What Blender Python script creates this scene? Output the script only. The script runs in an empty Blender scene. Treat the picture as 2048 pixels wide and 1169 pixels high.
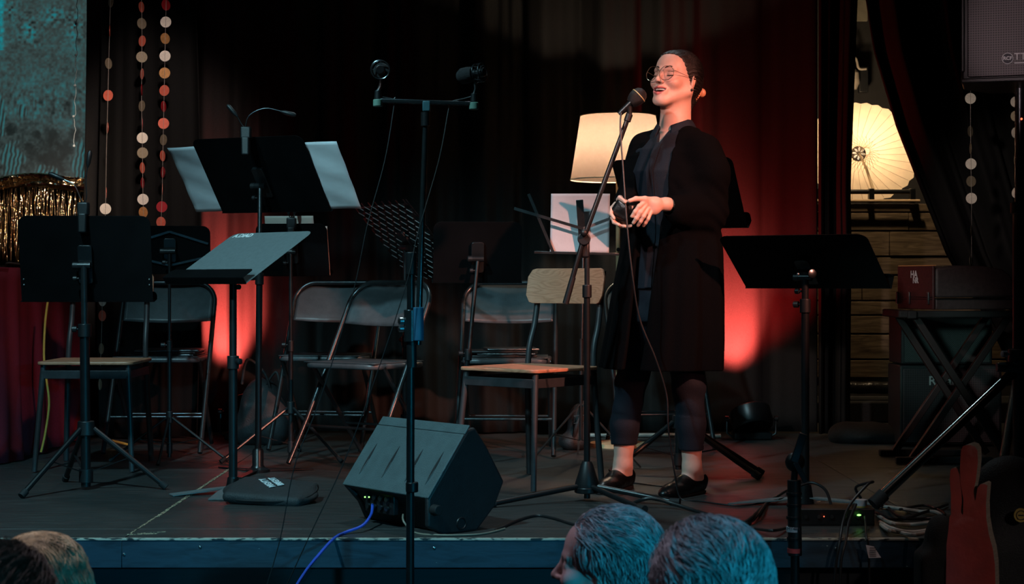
import bpy, bmesh, math, random
import numpy as np
from mathutils import Vector, Matrix, Euler

SC = bpy.context.scene
COL = SC.collection
R = math.radians
rnd = random.Random(7)

# ------------------------------------------------------------------ camera
F = 3300.0          # focal length in pixels of the 2048 wide frame
CH = 0.80           # eye height above the stage floor (stage floor is z = 0)
HY = 565.0          # horizon row
cam_d = bpy.data.cameras.new('camera')
cam = bpy.data.objects.new('camera', cam_d)
COL.objects.link(cam)
cam.location = (0, 0, CH)
cam.rotation_euler = (R(90), 0, 0)
cam_d.sensor_width = 36
cam_d.lens = F / 2048 * 36
cam_d.shift_y = -(584.5 - HY) / 2048
cam_d.clip_start = 0.05
cam_d.dof.use_dof = True
cam_d.dof.focus_distance = 6.3
cam_d.dof.aperture_fstop = 8.0
SC.camera = cam

# ------------------------------------------------------------------ view, world, lights
SC.view_settings.view_transform = 'Standard'
SC.view_settings.look = 'None'
SC.view_settings.gamma = 1
SC.view_settings.exposure = 0.0
SC.view_settings.use_curve_mapping = False
w = bpy.data.worlds.new('hall_dark')
SC.world = w
w.use_nodes = True
w.node_tree.nodes['Background'].inputs[0].default_value = (0.25, 0.40, 0.50, 1)
w.node_tree.nodes['Background'].inputs[1].default_value = 0.004


def aim(o, target):
    d = Vector(target) - Vector(o.location)
    o.rotation_euler = d.to_track_quat('-Z', 'Y').to_euler()


def spot(name, loc, target, energy, color, size, blend=0.5, radius=0.08):
    l = bpy.data.lights.new(name, 'SPOT')
    l.energy = energy
    l.color = color
    l.spot_size = R(size)
    l.spot_blend = blend
    l.shadow_soft_size = radius
    o = bpy.data.objects.new(name, l)
    COL.objects.link(o)
    o.location = loc
    aim(o, target)
    return o


def area(name, loc, target, energy, color, sx, sy, spread=180):
    l = bpy.data.lights.new(name, 'AREA')
    l.shape = 'RECTANGLE'
    l.size = sx
    l.size_y = sy
    l.energy = energy
    l.color = color
    l.spread = R(spread)
    o = bpy.data.objects.new(name, l)
    COL.objects.link(o)
    o.location = loc
    aim(o, target)
    return o


# house rig above the audience and over the stage, with unseen fills added
spot('teal_wash_lamp', (-2.3, 2.9, 4.5), (-0.75, 6.3, 0.0), 780, (0.42, 0.86, 1.0), 46, 0.8, 0.12)
spot('pink_key_lamp', (2.9, 2.8, 3.0), (0.60, 6.2, 1.00), 1450, (1.0, 0.36, 0.25), 20, 0.8, 0.06)
spot('white_front_lamp', (-2.2, 2.0, 2.9), (0.50, 6.2, 1.30), 470, (1.0, 0.76, 0.72), 15, 0.9, 0.08)
spot('floor_wash_lamp', (1.7, 3.8, 4.2), (0.60, 5.6, 0.0), 80, (1.0, 0.56, 0.44), 30, 0.9, 0.1)
spot('teal_chair_fill', (-1.9, 2.2, 2.5), (-0.45, 7.5, 0.45), 300, (0.45, 0.88, 1.0), 25, 0.8, 0.1)  # added fill aimed at the upright faces of the folding chairs
spot('garland_fill', (-0.6, 3.4, 3.6), (-1.78, 8.1, 1.55), 620, (1.0, 0.80, 0.72), 15, 0.8, 0.08)  # narrow spot added to brighten the left disc garlands
spot('right_garland_fill', (0.6, 5.0, 2.6), (2.28, 8.0, 1.45), 150, (1.0, 0.84, 0.74), 12, 0.8, 0.08)  # added to brighten the discs under the loudspeaker
spot('plank_fill', (1.98, 9.15, 2.45), (2.02, 9.68, 0.75), 48, (1.0, 0.72, 0.42), 70, 0.8, 0.05)  # unseen lamp added behind the curtain to light the planks
spot('amp_fill', (0.5, 3.6, 1.0), (2.10, 8.0, 0.48), 110, (0.55, 0.95, 0.90), 10, 0.8, 0.08)  # added teal fill that brings out the amplifiers
spot('speaker_fill', (0.2, 2.4, 1.5), (1.84, 5.8, 1.68), 130, (1.0, 0.74, 0.76), 10, 0.8, 0.06)  # dim fill added so the loudspeaker grille reads
spot('ankle_pink_fill', (2.4, 3.6, 1.0), (0.52, 6.25, 0.22), 75, (1.0, 0.26, 0.22), 9, 0.8, 0.05)  # low fill added to turn the ankles pinker
spot('table_cloth_fill', (-0.4, 4.6, 2.6), (-2.2, 7.7, 0.45), 75, (1.0, 0.62, 0.55), 13, 0.8, 0.08)  # added warm fill for the side of the burgundy cloth
spot('cyan_hall_lamp', (2.6, -0.8, 1.3), (0.50, 2.9, -0.06), 420, (0.02, 0.62, 1.0), 30, 0.6, 0.1)
spot('cyan_aisle_lamp', (-0.2, -1.0, 0.9), (-0.85, 3.1, -0.05), 110, (0.15, 0.75, 1.0), 16, 0.7, 0.1)
spot('violet_hall_lamp', (-1.2, 3.9, 3.0), (0.3, 2.9, 0.2), 105, (0.80, 0.72, 0.95), 60, 0.8, 0.2)
spot('warm_hall_lamp', (-1.4, 3.6, 2.6), (-0.95, 3.0, 0.2), 60, (1.0, 0.80, 0.62), 34, 0.8, 0.2)
spot('cutout_fill', (2.6, 1.6, 1.5), (1.25, 4.4, -0.05), 34, (1.0, 0.82, 0.74), 16, 0.6, 0.08)  # fill added to make the red cut-out board visible
spot('blue_fascia_lamp', (-1.2, 2.2, -0.55), (-0.5, 5.15, -0.05), 11, (0.05, 0.55, 1.0), 100, 0.9, 0.2)
spot('back_edge_fill', (0.2, 7.4, 4.2), (-0.2, 5.9, 0.0), 95, (0.75, 0.95, 1.0), 60, 0.8, 0.1)  # added back light for gleaming edges on stands and slots


# ------------------------------------------------------------------ pixel to place
def P(px, py, D):
    return Vector(((px - 1024) * D / F, D, CH - (py - HY) * D / F))


def FL(px, py, z=0.0):
    D = F * (CH - z) / (py - HY)
    return Vector(((px - 1024) * D / F, D, z))


# ------------------------------------------------------------------ materials
def mat(name, rgb, rough=0.6, metal=0.0, var=0.15, scale=18, bump=0.0, bscale=None,
        emit=None, estr=0.0, trans=0.0, spec=0.5, coat=0.0, sheen=0.0, sx=1, sy=1, sz=1, sss=0.0):
    m = bpy.data.materials.new(name)
    m.use_nodes = True
    nt = m.node_tree
    b = nt.nodes['Principled BSDF']
    tc = nt.nodes.new('ShaderNodeTexCoord')
    mp = nt.nodes.new('ShaderNodeMapping')
    mp.inputs['Scale'].default_value = (sx, sy, sz)
    nt.links.new(tc.outputs['Object'], mp.inputs[0])
    n = nt.nodes.new('ShaderNodeTexNoise')
    n.inputs['Scale'].default_value = scale
    n.inputs['Detail'].default_value = 5
    nt.links.new(mp.outputs[0], n.inputs['Vector'])
    cr = nt.nodes.new('ShaderNodeValToRGB')
    lo = [max(0, c * (1 - var)) for c in rgb]
    hi = [min(1, c * (1 + var)) for c in rgb]
    cr.color_ramp.elements[0].position = 0.3
    cr.color_ramp.elements[1].position = 0.7
    cr.color_ramp.elements[0].color = (*lo, 1)
    cr.color_ramp.elements[1].color = (*hi, 1)
    nt.links.new(n.outputs[0], cr.inputs[0])
    nt.links.new(cr.outputs[0], b.inputs['Base Color'])
    b.inputs['Roughness'].default_value = rough
    b.inputs['Metallic'].default_value = metal
    b.inputs['Specular IOR Level'].default_value = spec
    b.inputs['Coat Weight'].default_value = coat
    b.inputs['Sheen Weight'].default_value = sheen
    if sss:
        b.inputs['Subsurface Weight'].default_value = sss
        b.inputs['Subsurface Radius'].default_value = (0.012, 0.005, 0.003)
        b.inputs['Subsurface Scale'].default_value = 0.6
    if trans:
        b.inputs['Transmission Weight'].default_value = trans
    if emit:
        b.inputs['Emission Color'].default_value = (*emit, 1)
        b.inputs['Emission Strength'].default_value = estr
    if bump:
        n2 = nt.nodes.new('ShaderNodeTexNoise')
        n2.inputs['Scale'].default_value = bscale or scale * 4
        n2.inputs['Detail'].default_value = 3
        nt.links.new(mp.outputs[0], n2.inputs['Vector'])
        bp = nt.nodes.new('ShaderNodeBump')
        bp.inputs['Strength'].default_value = bump
        bp.inputs['Distance'].default_value = 0.004
        nt.links.new(n2.outputs[0], bp.inputs['Height'])
        nt.links.new(bp.outputs[0], b.inputs['Normal'])
    return m


M = {}
M['black_metal'] = mat('black_metal', (0.007, 0.008, 0.009), 0.34, 0.0, 0.2, 30)
M['desk_black'] = mat('desk_black', (0.0028, 0.003, 0.0034), 0.6, 0.0, 0.25, 9, spec=0.06)
M['desk_grey'] = mat('desk_grey', (0.105, 0.13, 0.135), 0.6, 0.0, 0.10, 60, 0.15, 200)
M['chrome'] = mat('chrome', (0.55, 0.57, 0.58), 0.28, 1.0, 0.1, 40)
M['steel_dark'] = mat('steel_dark', (0.16, 0.18, 0.19), 0.32, 1.0, 0.15, 40)
M['tube_grey'] = mat('tube_grey', (0.085, 0.095, 0.10), 0.27, 0.85, 0.15, 40)
M['rubber'] = mat('rubber', (0.01, 0.01, 0.011), 0.75)
M['paper'] = mat('paper', (0.62, 0.62, 0.64), 0.8, 0, 0.06, 14, 0.5, 18)
M['paper_cream'] = mat('paper_cream', (0.62, 0.50, 0.42), 0.8, 0, 0.06, 14)
M['plastic_black'] = mat('plastic_black', (0.008, 0.0085, 0.0095), 0.45, 0, 0.2, 40, 0.1, 300)
M['cab_paint'] = mat('cab_paint', (0.075, 0.105, 0.11), 0.62, 0, 0.12, 25, 0.5, 260)
M['cab_side'] = mat('cab_side', (0.012, 0.014, 0.016), 0.55, 0, 0.2, 30, 0.3, 200)
M['chair_black'] = mat('chair_black', (0.060, 0.072, 0.078), 0.38, 0.0, 0.15, 30, 0.1, 150)
M['chair_leg_black'] = mat('chair_leg_black', (0.025, 0.027, 0.03), 0.45, 0, 0.2, 30)
M['cable_black'] = mat('cable_black', (0.012, 0.012, 0.013), 0.45)
M['cable_white'] = mat('cable_white', (0.45, 0.42, 0.38), 0.5)
M['cable_blue'] = mat('cable_blue', (0.03, 0.09, 0.55), 0.45)
M['cable_yellow'] = mat('cable_yellow', (0.60, 0.36, 0.06), 0.5)
M['cable_red'] = mat('cable_red', (0.5, 0.03, 0.03), 0.5)
M['label_white'] = mat('label_white', (0.6, 0.58, 0.62), 0.7)
M['label_red'] = mat('label_red', (0.5, 0.05, 0.05), 0.7)
M['print_white'] = mat('print_white', (0.7, 0.72, 0.72), 0.6)
M['print_dark'] = mat('print_dark', (0.03, 0.03, 0.04), 0.6)
M['nylon'] = mat('nylon', (0.018, 0.02, 0.022), 0.65, 0, 0.2, 60, 0.5, 220)
M['fabric_black'] = mat('fabric_black', (0.012, 0.013, 0.014), 0.9, 0, 0.2, 60, 0.4, 220)
M['gold_tape'] = mat('gold_tape', (0.6, 0.42, 0.1), 0.5)
M['red_paint'] = mat('red_paint', (0.36, 0.028, 0.016), 0.5, 0, 0.22, 14, 0.2, 60)
M['raw_ply'] = mat('raw_ply', (0.30, 0.24, 0.19), 0.8, 0, 0.2, 40, 0.2, 120, sz=6)


def ramp(nt, fac, stops):
    c = nt.nodes.new('ShaderNodeValToRGB')
    while len(c.color_ramp.elements) < len(stops):
        c.color_ramp.elements.new(0.5)
    for e, (p, col) in zip(c.color_ramp.elements, stops):
        e.position = p
        e.color = (*col, 1)
    nt.links.new(fac, c.inputs[0])
    return c.outputs[0]


def noise(nt, vec, scale, detail=4, dist=0):
    n = nt.nodes.new('ShaderNodeTexNoise')
    n.inputs['Scale'].default_value = scale
    n.inputs['Detail'].default_value = detail
    n.inputs['Distortion'].default_value = dist
    nt.links.new(vec, n.inputs['Vector'])
    return n.outputs[0]


def mapping(nt, sc=(1, 1, 1), coord='Object', loc=(0, 0, 0)):
    tc = nt.nodes.new('ShaderNodeTexCoord')
    mp = nt.nodes.new('ShaderNodeMapping')
    mp.inputs['Scale'].default_value = sc
    mp.inputs['Location'].default_value = loc
    nt.links.new(tc.outputs[coord], mp.inputs[0])
    return mp.outputs[0]


def mix(nt, fac, a, b, kind='MIX'):
    m = nt.nodes.new('ShaderNodeMix')
    m.data_type = 'RGBA'
    m.blend_type = kind
    for s, v in ((m.inputs[0], fac), (m.inputs[6], a), (m.inputs[7], b)):
        if isinstance(v, (int, float)):
            s.default_value = v
        elif isinstance(v, tuple):
            s.default_value = (*v, 1)
        else:
            nt.links.new(v, s)
    return m.outputs[2]


def math_(nt, op, a, b=0.0, clamp=False):
    m = nt.nodes.new('ShaderNodeMath')
    m.operation = op
    m.use_clamp = clamp
    for s, v in ((m.inputs[0], a), (m.inputs[1], b)):
        if isinstance(v, (int, float)):
            s.default_value = v
        else:
            nt.links.new(v, s)
    return m.outputs[0]


def bump_(nt, h, strength, dist=0.003):
    bp = nt.nodes.new('ShaderNodeBump')
    bp.inputs['Strength'].default_value = strength
    bp.inputs['Distance'].default_value = dist
    nt.links.new(h, bp.inputs['Height'])
    b = nt.nodes['Principled BSDF']
    nt.links.new(bp.outputs[0], b.inputs['Normal'])


def newmat(name, rough=0.6, metal=0.0, spec=0.5):
    m = bpy.data.materials.new(name)
    m.use_nodes = True
    b = m.node_tree.nodes['Principled BSDF']
    b.inputs['Roughness'].default_value = rough
    b.inputs['Metallic'].default_value = metal
    b.inputs['Specular IOR Level'].default_value = spec
    return m, m.node_tree, b


# stage deck: black painted boards, scuffed
m, nt, b = newmat('stage_paint', 0.42)
v = mapping(nt, (1.2, 14, 1))
v2 = mapping(nt, (1, 1, 1))
g = noise(nt, v, 5, 8, 0.4)
g2 = noise(nt, v2, 3.0, 6)
base = mix(nt, ramp(nt, g, [(0.3, (0, 0, 0)), (0.75, (1, 1, 1))]), (0.020, 0.021, 0.021), (0.060, 0.060, 0.058))
base = mix(nt, ramp(nt, g2, [(0.35, (0, 0, 0)), (0.7, (1, 1, 1))]), base, (0.034, 0.034, 0.033))
sc = noise(nt, mapping(nt, (2.5, 30, 1)), 9, 6, 1.5)
base = mix(nt, ramp(nt, sc, [(0.70, (0, 0, 0)), (0.76, (0.35, 0.35, 0.35))]), base, (0.22, 0.21, 0.20))
nt.links.new(base, b.inputs['Base Color'])
nt.links.new(ramp(nt, g, [(0.2, (0.30, 0.30, 0.30)), (0.8, (0.55, 0.55, 0.55))]), b.inputs['Roughness'])
bump_(nt, g, 0.5, 0.003)
M['stage'] = m

m, nt, b = newmat('fascia_paint', 0.5)
g = noise(nt, mapping(nt, (2, 2, 9)), 4, 6, 0.6)
base = ramp(nt, g, [(0.25, (0.010, 0.022, 0.035)), (0.55, (0.022, 0.055, 0.085)), (0.8, (0.012, 0.03, 0.05))])
sp = noise(nt, mapping(nt, (1, 1, 2)), 38, 2)
base = mix(nt, ramp(nt, sp, [(0.765, (0, 0, 0)), (0.80, (1, 1, 1))]), base, (0.35, 0.45, 0.45))
nt.links.new(base, b.inputs['Base Color'])
bump_(nt, g, 0.4)
M['fascia'] = m

m, nt, b = newmat('chipped_edge', 0.6)
sp = noise(nt, mapping(nt, (3, 8, 8)), 9, 5)
base = ramp(nt, sp, [(0.42, (0.02, 0.03, 0.035)), (0.50, (0.55, 0.52, 0.42))])
nt.links.new(base, b.inputs['Base Color'])
M['chipped'] = m

m, nt, b = newmat('worn_tape', 0.6)
sp = noise(nt, mapping(nt, (30, 8, 8)), 5, 5)
base = ramp(nt, sp, [(0.44, (0.035, 0.035, 0.03)), (0.56, (0.50, 0.38, 0.24))])
nt.links.new(base, b.inputs['Base Color'])
M['tape'] = m

# old planks behind the curtain
m, nt, b = newmat('old_planks', 0.8)
v = mapping(nt, (1.5, 1, 14))
g = noise(nt, v, 4, 8, 0.8)
col = ramp(nt, g, [(0.2, (0.045, 0.028, 0.015)), (0.5, (0.15, 0.105, 0.062)), (0.8, (0.26, 0.19, 0.115))])
k = noise(nt, mapping(nt, (3, 1, 5)), 2.5, 2)
col = mix(nt, ramp(nt, k, [(0.62, (0, 0, 0)), (0.72, (1, 1, 1))]), col, (0.04, 0.025, 0.015))
nt.links.new(col, b.inputs['Base Color'])
bump_(nt, g, 0.6)
M['planks'] = m

# heavy black stage drapes: the side copy is coloured darker so lamp light leaves it black
for nm_, lo_, hi_ in (('drape', 0.0115, 0.018), ('side_drape', 0.0045, 0.0075)):
    m, nt, b = newmat('stage_' + nm_, 0.85)
    g = noise(nt, mapping(nt, (1, 1, 1)), 260, 2)
    nt.links.new(ramp(nt, g, [(0.3, (lo_, lo_ * .96, lo_ * .93)), (0.7, (hi_, hi_ * .96, hi_ * .93))]), b.inputs['Base Color'])
    b.inputs['Specular IOR Level'].default_value = 0.2
    bump_(nt, g, 0.25)
    M[nm_] = m

# burgundy table cloth
m, nt, b = newmat('burgundy_cloth', 0.85)
g = noise(nt, mapping(nt, (1, 1, 1)), 220, 2)
nt.links.new(ramp(nt, g, [(0.3, (0.21, 0.010, 0.024)), (0.7, (0.29, 0.015, 0.036))]), b.inputs['Base Color'])
bump_(nt, g, 0.25)
M['burgundy'] = m

# projected picture: its colours are painted per point on the screen mesh
m, nt, b = newmat('projected_picture', 0.9)
a_ = nt.nodes.new('ShaderNodeAttribute')
a_.attribute_name = 'picture'
n1 = noise(nt, mapping(nt), 55, 3)
c = mix(nt, 1.0, a_.outputs[0], ramp(nt, n1, [(0.3, (0.8, 0.8, 0.8)), (0.7, (1, 1, 1))]), 'MULTIPLY')
nt.links.new(c, b.inputs['Emission Color'])
b.inputs['Emission Strength'].default_value = 1.0
b.inputs['Base Color'].default_value = (0.02, 0.02, 0.02, 1)
M['projection'] = m

# gold foil fringe
m, nt, b = newmat('gold_foil', 0.16, 1.0)
g = noise(nt, mapping(nt, (1, 1, 1)), 40, 3)
nt.links.new(ramp(nt, g, [(0.3, (0.75, 0.50, 0.26)), (0.7, (0.95, 0.80, 0.58))]), b.inputs['Base Color'])
bump_(nt, g, 0.8, 0.01)
M['foil'] = m

# plain wood seat: oak veneer with growth rings
m, nt, b = newmat('oak_veneer', 0.42)
v = mapping(nt, (2.2, 2.2, 9))
n0 = nt.nodes.new('ShaderNodeTexNoise')
n0.inputs['Scale'].default_value = 1.6
n0.inputs['Detail'].default_value = 2
nt.links.new(v, n0.inputs['Vector'])
wv = math_(nt, 'FRACT', math_(nt, 'MULTIPLY', n0.outputs[0], 16.0))
g = noise(nt, mapping(nt, (3, 3, 60)), 8, 5)
col = ramp(nt, wv, [(0.0, (0.36, 0.14, 0.075)), (0.45, (0.60, 0.27, 0.16)), (1.0, (0.48, 0.20, 0.11))])
col = mix(nt, 0.35, col, ramp(nt, g, [(0.3, (0.30, 0.115, 0.06)), (0.7, (0.64, 0.29, 0.17))]))
nt.links.new(col, b.inputs['Base Color'])
M['oak'] = m


def pane_mat(name, rgb, transl, rough=0.7, glow=None):
    """thin lit-through sheet: diffuse mixed with translucent"""
    m = bpy.data.materials.new(name)
    m.use_nodes = True
    nt = m.node_tree
    nt.nodes.clear()
    out = nt.nodes.new('ShaderNodeOutputMaterial')
    d = nt.nodes.new('ShaderNodeBsdfDiffuse')
    t = nt.nodes.new('ShaderNodeBsdfTranslucent')
    g = noise(nt, mapping(nt), 30, 4)
    c = ramp(nt, g, [(0.3, tuple(x * 0.92 for x in rgb)), (0.7, rgb)])
    nt.links.new(c, d.inputs[0])
    nt.links.new(c, t.inputs[0])
    mx = nt.nodes.new('ShaderNodeMixShader')
    mx.inputs[0].default_value = transl
    nt.links.new(d.outputs[0], mx.inputs[1])
    nt.links.new(t.outputs[0], mx.inputs[2])
    nt.links.new(mx.outputs[0], out.inputs[0])
    return m


M['lampshade'] = pane_mat('lampshade_linen', (0.185, 0.135, 0.105), 0.6)
M['umbrella_paper'] = pane_mat('umbrella_paper', (0.92, 0.76, 0.56), 0.7)


def glowmat(name, rgb, s):
    m = bpy.data.materials.new(name)
    m.use_nodes = True
    b = m.node_tree.nodes['Principled BSDF']
    b.inputs['Base Color'].default_value = (*rgb, 1)
    b.inputs['Emission Color'].default_value = (*rgb, 1)
    b.inputs['Emission Strength'].default_value = s
    return m


M['bulb'] = glowmat('bulb_glow', (1.0, 0.72, 0.42), 6)
M['led_green'] = glowmat('led_green', (0.25, 1.0, 0.15), 3)
M['led_red'] = glowmat('led_red', (1.0, 0.12, 0.05), 3)

# ------------------------------------------------------------------ mesh tools
class MB:
    """collects shapes, then links them as ONE mesh object"""
    def __init__(self):
        self.v = []
        self.f = []

    def add(self, vs, fs):
        o = len(self.v)
        self.v += [Vector(p) for p in vs]
        self.f += [tuple(i + o for i in q) for q in fs]
        return self

    def box(self, c, s, rot=None):
        c = Vector(c)
        h = Vector(s) / 2
        vs = []
        for x in (-1, 1):
            for y in (-1, 1):
                for z in (-1, 1):
                    p = Vector((x * h.x, y * h.y, z * h.z))
                    if rot is not None:
                        p = rot @ p
                    vs.append(c + p)
        fs = [(0, 1, 3, 2), (4, 6, 7, 5), (0, 4, 5, 1), (2, 3, 7, 6), (0, 2, 6, 4), (1, 5, 7, 3)]
        return self.add(vs, fs)

    def bar(self, a, b, w, t, up=(0, 0, 1)):
        """flat bar from a to b, w across, t thick along up"""
        a = Vector(a); b = Vector(b)
        d = (b - a).normalized()
        s = d.cross(Vector(up)).normalized()
        u = s.cross(d).normalized()
        rot = Matrix((s, d, u)).transposed()
        return self.box((a + b) / 2, (w, (b - a).length, t), rot)

    def cyl(self, a, b, r, r2=None, seg=14, cap=True):
        return self.tube([a, b], [r, r if r2 is None else r2], seg, cap)

    def tube(self, pts, r, seg=10, cap=True, closed=False):
        pts = [Vector(p) for p in pts]
        n = len(pts)
        rs = list(r) if isinstance(r, (list, tuple)) else [r] * n
        vs = []
        fs = []
        prev = None
        for i, p in enumerate(pts):
            if closed:
                t = (pts[(i + 1) % n] - pts[i - 1]).normalized()
            else:
                t = (pts[min(i + 1, n - 1)] - pts[max(i - 1, 0)]).normalized()
            if prev is None:
                ref = Vector((0, 0, 1)) if abs(t.z) < 0.9 else Vector((1, 0, 0))
                u = t.cross(ref).normalized()
            else:
                u = (prev - t * prev.dot(t)).normalized()
            prev = u
            w_ = t.cross(u)
            for k in range(seg):
                a = 2 * math.pi * k / seg
                vs.append(p + (u * math.cos(a) + w_ * math.sin(a)) * rs[i])
        rng = n if closed else n - 1
        for i in range(rng):
            j = (i + 1) % n
            for k in range(seg):
                k2 = (k + 1) % seg
                fs.append((i * seg + k, i * seg + k2, j * seg + k2, j * seg + k))
        if cap and not closed:
            fs.append(tuple(range(seg))[::-1])
            fs.append(tuple((n - 1) * seg + k for k in range(seg)))
        return self.add(vs, fs)

    def lathe(self, prof, c=(0, 0, 0), axis=(0, 0, 1), seg=28, cap=True):
        """prof: (radius, height) pairs turned about axis through c"""
        ax = Vector(axis).normalized()
        q = Vector((0, 0, 1)).rotation_difference(ax)
        c = Vector(c)
        vs = []
        fs = []
        for (r, h) in prof:
            for k in range(seg):
                a = 2 * math.pi * k / seg
                vs.append(c + q @ Vector((r * math.cos(a), r * math.sin(a), h)))
        for i in range(len(prof) - 1):
            for k in range(seg):
                k2 = (k + 1) % seg
                fs.append((i * seg + k, i * seg + k2, (i + 1) * seg + k2, (i + 1) * seg + k))
        if cap:
            if prof[0][0] > 1e-5:
                fs.append(tuple(range(seg))[::-1])
            if prof[-1][0] > 1e-5:
                fs.append(tuple((len(prof) - 1) * seg + k for k in range(seg)))
        return self.add(vs, fs)

    def prism(self, poly, o, ux, uy, depth):
        """polygon (2d) in plane o+ux*a+uy*b, thickened by vector depth"""
        o = Vector(o); ux = Vector(ux); uy = Vector(uy); dp = Vector(depth)
        n = len(poly)
        vs = [o + ux * a + uy * b_ for a, b_ in poly] + [o + ux * a + uy * b_ + dp for a, b_ in poly]
        fs = [tuple(range(n))[::-1], tuple(range(n, 2 * n))]
        for i in range(n):
            j = (i + 1) % n
            fs.append((i, j, n + j, n + i))
        return self.add(vs, fs)

    def ball(self, c, r, seg=16, sc=(1, 1, 1)):
        vs = []
        fs = []
        rings = seg // 2
        c = Vector(c)
        for i in range(rings + 1):
            th = math.pi * i / rings
            for k in range(seg):
                a = 2 * math.pi * k / seg
                vs.append(c + Vector((math.sin(th) * math.cos(a) * sc[0], math.sin(th) * math.sin(a) * sc[1],
                                      math.cos(th) * sc[2])) * r)
        for i in range(rings):
            for k in range(seg):
                k2 = (k + 1) % seg
                fs.append((i * seg + k, (i + 1) * seg + k, (i + 1) * seg + k2, i * seg + k2))
        return self.add(vs, fs)

    def grid(self, fn, nu, nv):
        o = [fn(i / nu, j / nv) for j in range(nv + 1) for i in range(nu + 1)]
        fs = [(j * (nu + 1) + i, j * (nu + 1) + i + 1, (j + 1) * (nu + 1) + i + 1, (j + 1) * (nu + 1) + i)
              for j in range(nv) for i in range(nu)]
        return self.add(o, fs)

    def build(self, name, material, parent=None, world=True, bevel=0, solid=0, angle=35, smooth=True, subd=0):
        me = bpy.data.meshes.new(name)
        vs = self.v
        if parent is not None and world:
            inv = pmat(parent).inverted()
            vs = [inv @ p for p in vs]
        me.from_pydata([tuple(p) for p in vs], [], self.f)
        bm = bmesh.new()
        bm.from_mesh(me)
        bmesh.ops.remove_doubles(bm, verts=bm.verts, dist=1e-6)
        bmesh.ops.recalc_face_normals(bm, faces=bm.faces)
        bm.to_mesh(me)
        bm.free()
        me.materials.append(material if not isinstance(material, str) else M[material])
        if smooth:
            me.shade_smooth()
            me.set_sharp_from_angle(angle=R(angle))
        o = bpy.data.objects.new(name, me)
        COL.objects.link(o)
        if parent is not None:
            o.parent = parent
        if solid:
            s = o.modifiers.new('thick', 'SOLIDIFY')
            s.thickness = solid
            s.offset = 0
        if bevel:
            bv = o.modifiers.new('bevel', 'BEVEL')
            bv.width = bevel
            bv.segments = 3
            bv.limit_method = 'ANGLE'
            bv.angle_limit = R(40)
            bv.harden_normals = False
        if subd:
            sb = o.modifiers.new('sub', 'SUBSURF')
            sb.levels = subd
            sb.render_levels = subd
        return o


def pmat(o):
    m_ = Matrix.LocRotScale(o.location, o.rotation_euler, o.scale)
    return pmat(o.parent) @ m_ if o.parent is not None else m_


def thing(name, label, cat, loc=(0, 0, 0), rotz=0.0, group=None):
    o = bpy.data.objects.new(name, None)
    o.empty_display_size = 0.05
    COL.objects.link(o)
    o.location = loc
    o.rotation_euler = (0, 0, rotz)
    o['label'] = label
    o['category'] = cat
    if group:
        o['group'] = group
    return o


def tag(o, label, cat, group=None, kind=None):
    o['label'] = label
    o['category'] = cat
    if group:
        o['group'] = group
    if kind:
        o['kind'] = kind
    return o


def struct(o):
    o['kind'] = 'structure'
    return o


def dup(root, loc, rotz, label):
    r = root.copy()
    COL.objects.link(r)
    r.location = loc
    r.rotation_euler = (0, 0, rotz)
    r['label'] = label
    for ch in list(root.children):
        c_ = ch.copy()
        COL.objects.link(c_)
        c_.parent = r
        for g_ in ch.children:
            d_ = g_.copy()
            COL.objects.link(d_)
            d_.parent = c_
    return r


def smooth_path(pts, n=8):
    """catmull-rom through pts"""
    pts = [Vector(p) for p in pts]
    out = []
    for i in range(len(pts) - 1):
        p0 = pts[max(i - 1, 0)]; p1 = pts[i]; p2 = pts[i + 1]; p3 = pts[min(i + 2, len(pts) - 1)]
        for k in range(n):
            t = k / n
            out.append(0.5 * ((2 * p1) + (p2 - p0) * t + (2 * p0 - 5 * p1 + 4 * p2 - p3) * t * t +
                              (3 * p1 - p0 - 3 * p2 + p3) * t ** 3))
    out.append(pts[-1])
    return out


def rounded(w_, h_, r, n=5, corners=(1, 1, 1, 1)):
    """rounded rectangle centred at 0, corners order TR TL BL BR"""
    out = []
    for k, (cx, cy, a0) in enumerate(((1, 1, 0), (-1, 1, 90), (-1, -1, 180), (1, -1, 270))):
        if not corners[k]:
            out.append((cx * w_ / 2, cy * h_ / 2))
            continue
        for i in range(n + 1):
            a = R(a0 + 90 * i / n)
            out.append((cx * (w_ / 2 - r) + r * math.cos(a), cy * (h_ / 2 - r) + r * math.sin(a)))
    return out


def textmesh(name, body, size, material, parent, origin, ux, uy, ext=0.0006, align='CENTER', bold=0.0):
    """lettering standing on the plane origin + ux*a + uy*b"""
    cu = bpy.data.curves.new(name, 'FONT')
    cu.body = body
    cu.size = size
    cu.extrude = ext
    cu.offset = bold
    cu.align_x = align
    cu.align_y = 'CENTER'
    t = bpy.data.objects.new(name, cu)
    COL.objects.link(t)
    bpy.context.view_layer.update()
    dg = bpy.context.evaluated_depsgraph_get()
    me = bpy.data.meshes.new_from_object(t.evaluated_get(dg))
    bpy.data.objects.remove(t)
    bpy.data.curves.remove(cu)
    ux = Vector(ux).normalized(); uy = Vector(uy).normalized()
    uz = ux.cross(uy)
    mt = Matrix((ux, uy, uz)).transposed().to_4x4()
    mt.translation = Vector(origin)
    if parent is not None:
        mt = pmat(parent).inverted() @ mt
    me.transform(mt)
    me.materials.clear()
    me.materials.append(M[material])
    o = bpy.data.objects.new(name, me)
    COL.objects.link(o)
    if parent is not None:
        o.parent = parent
    return o


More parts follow.
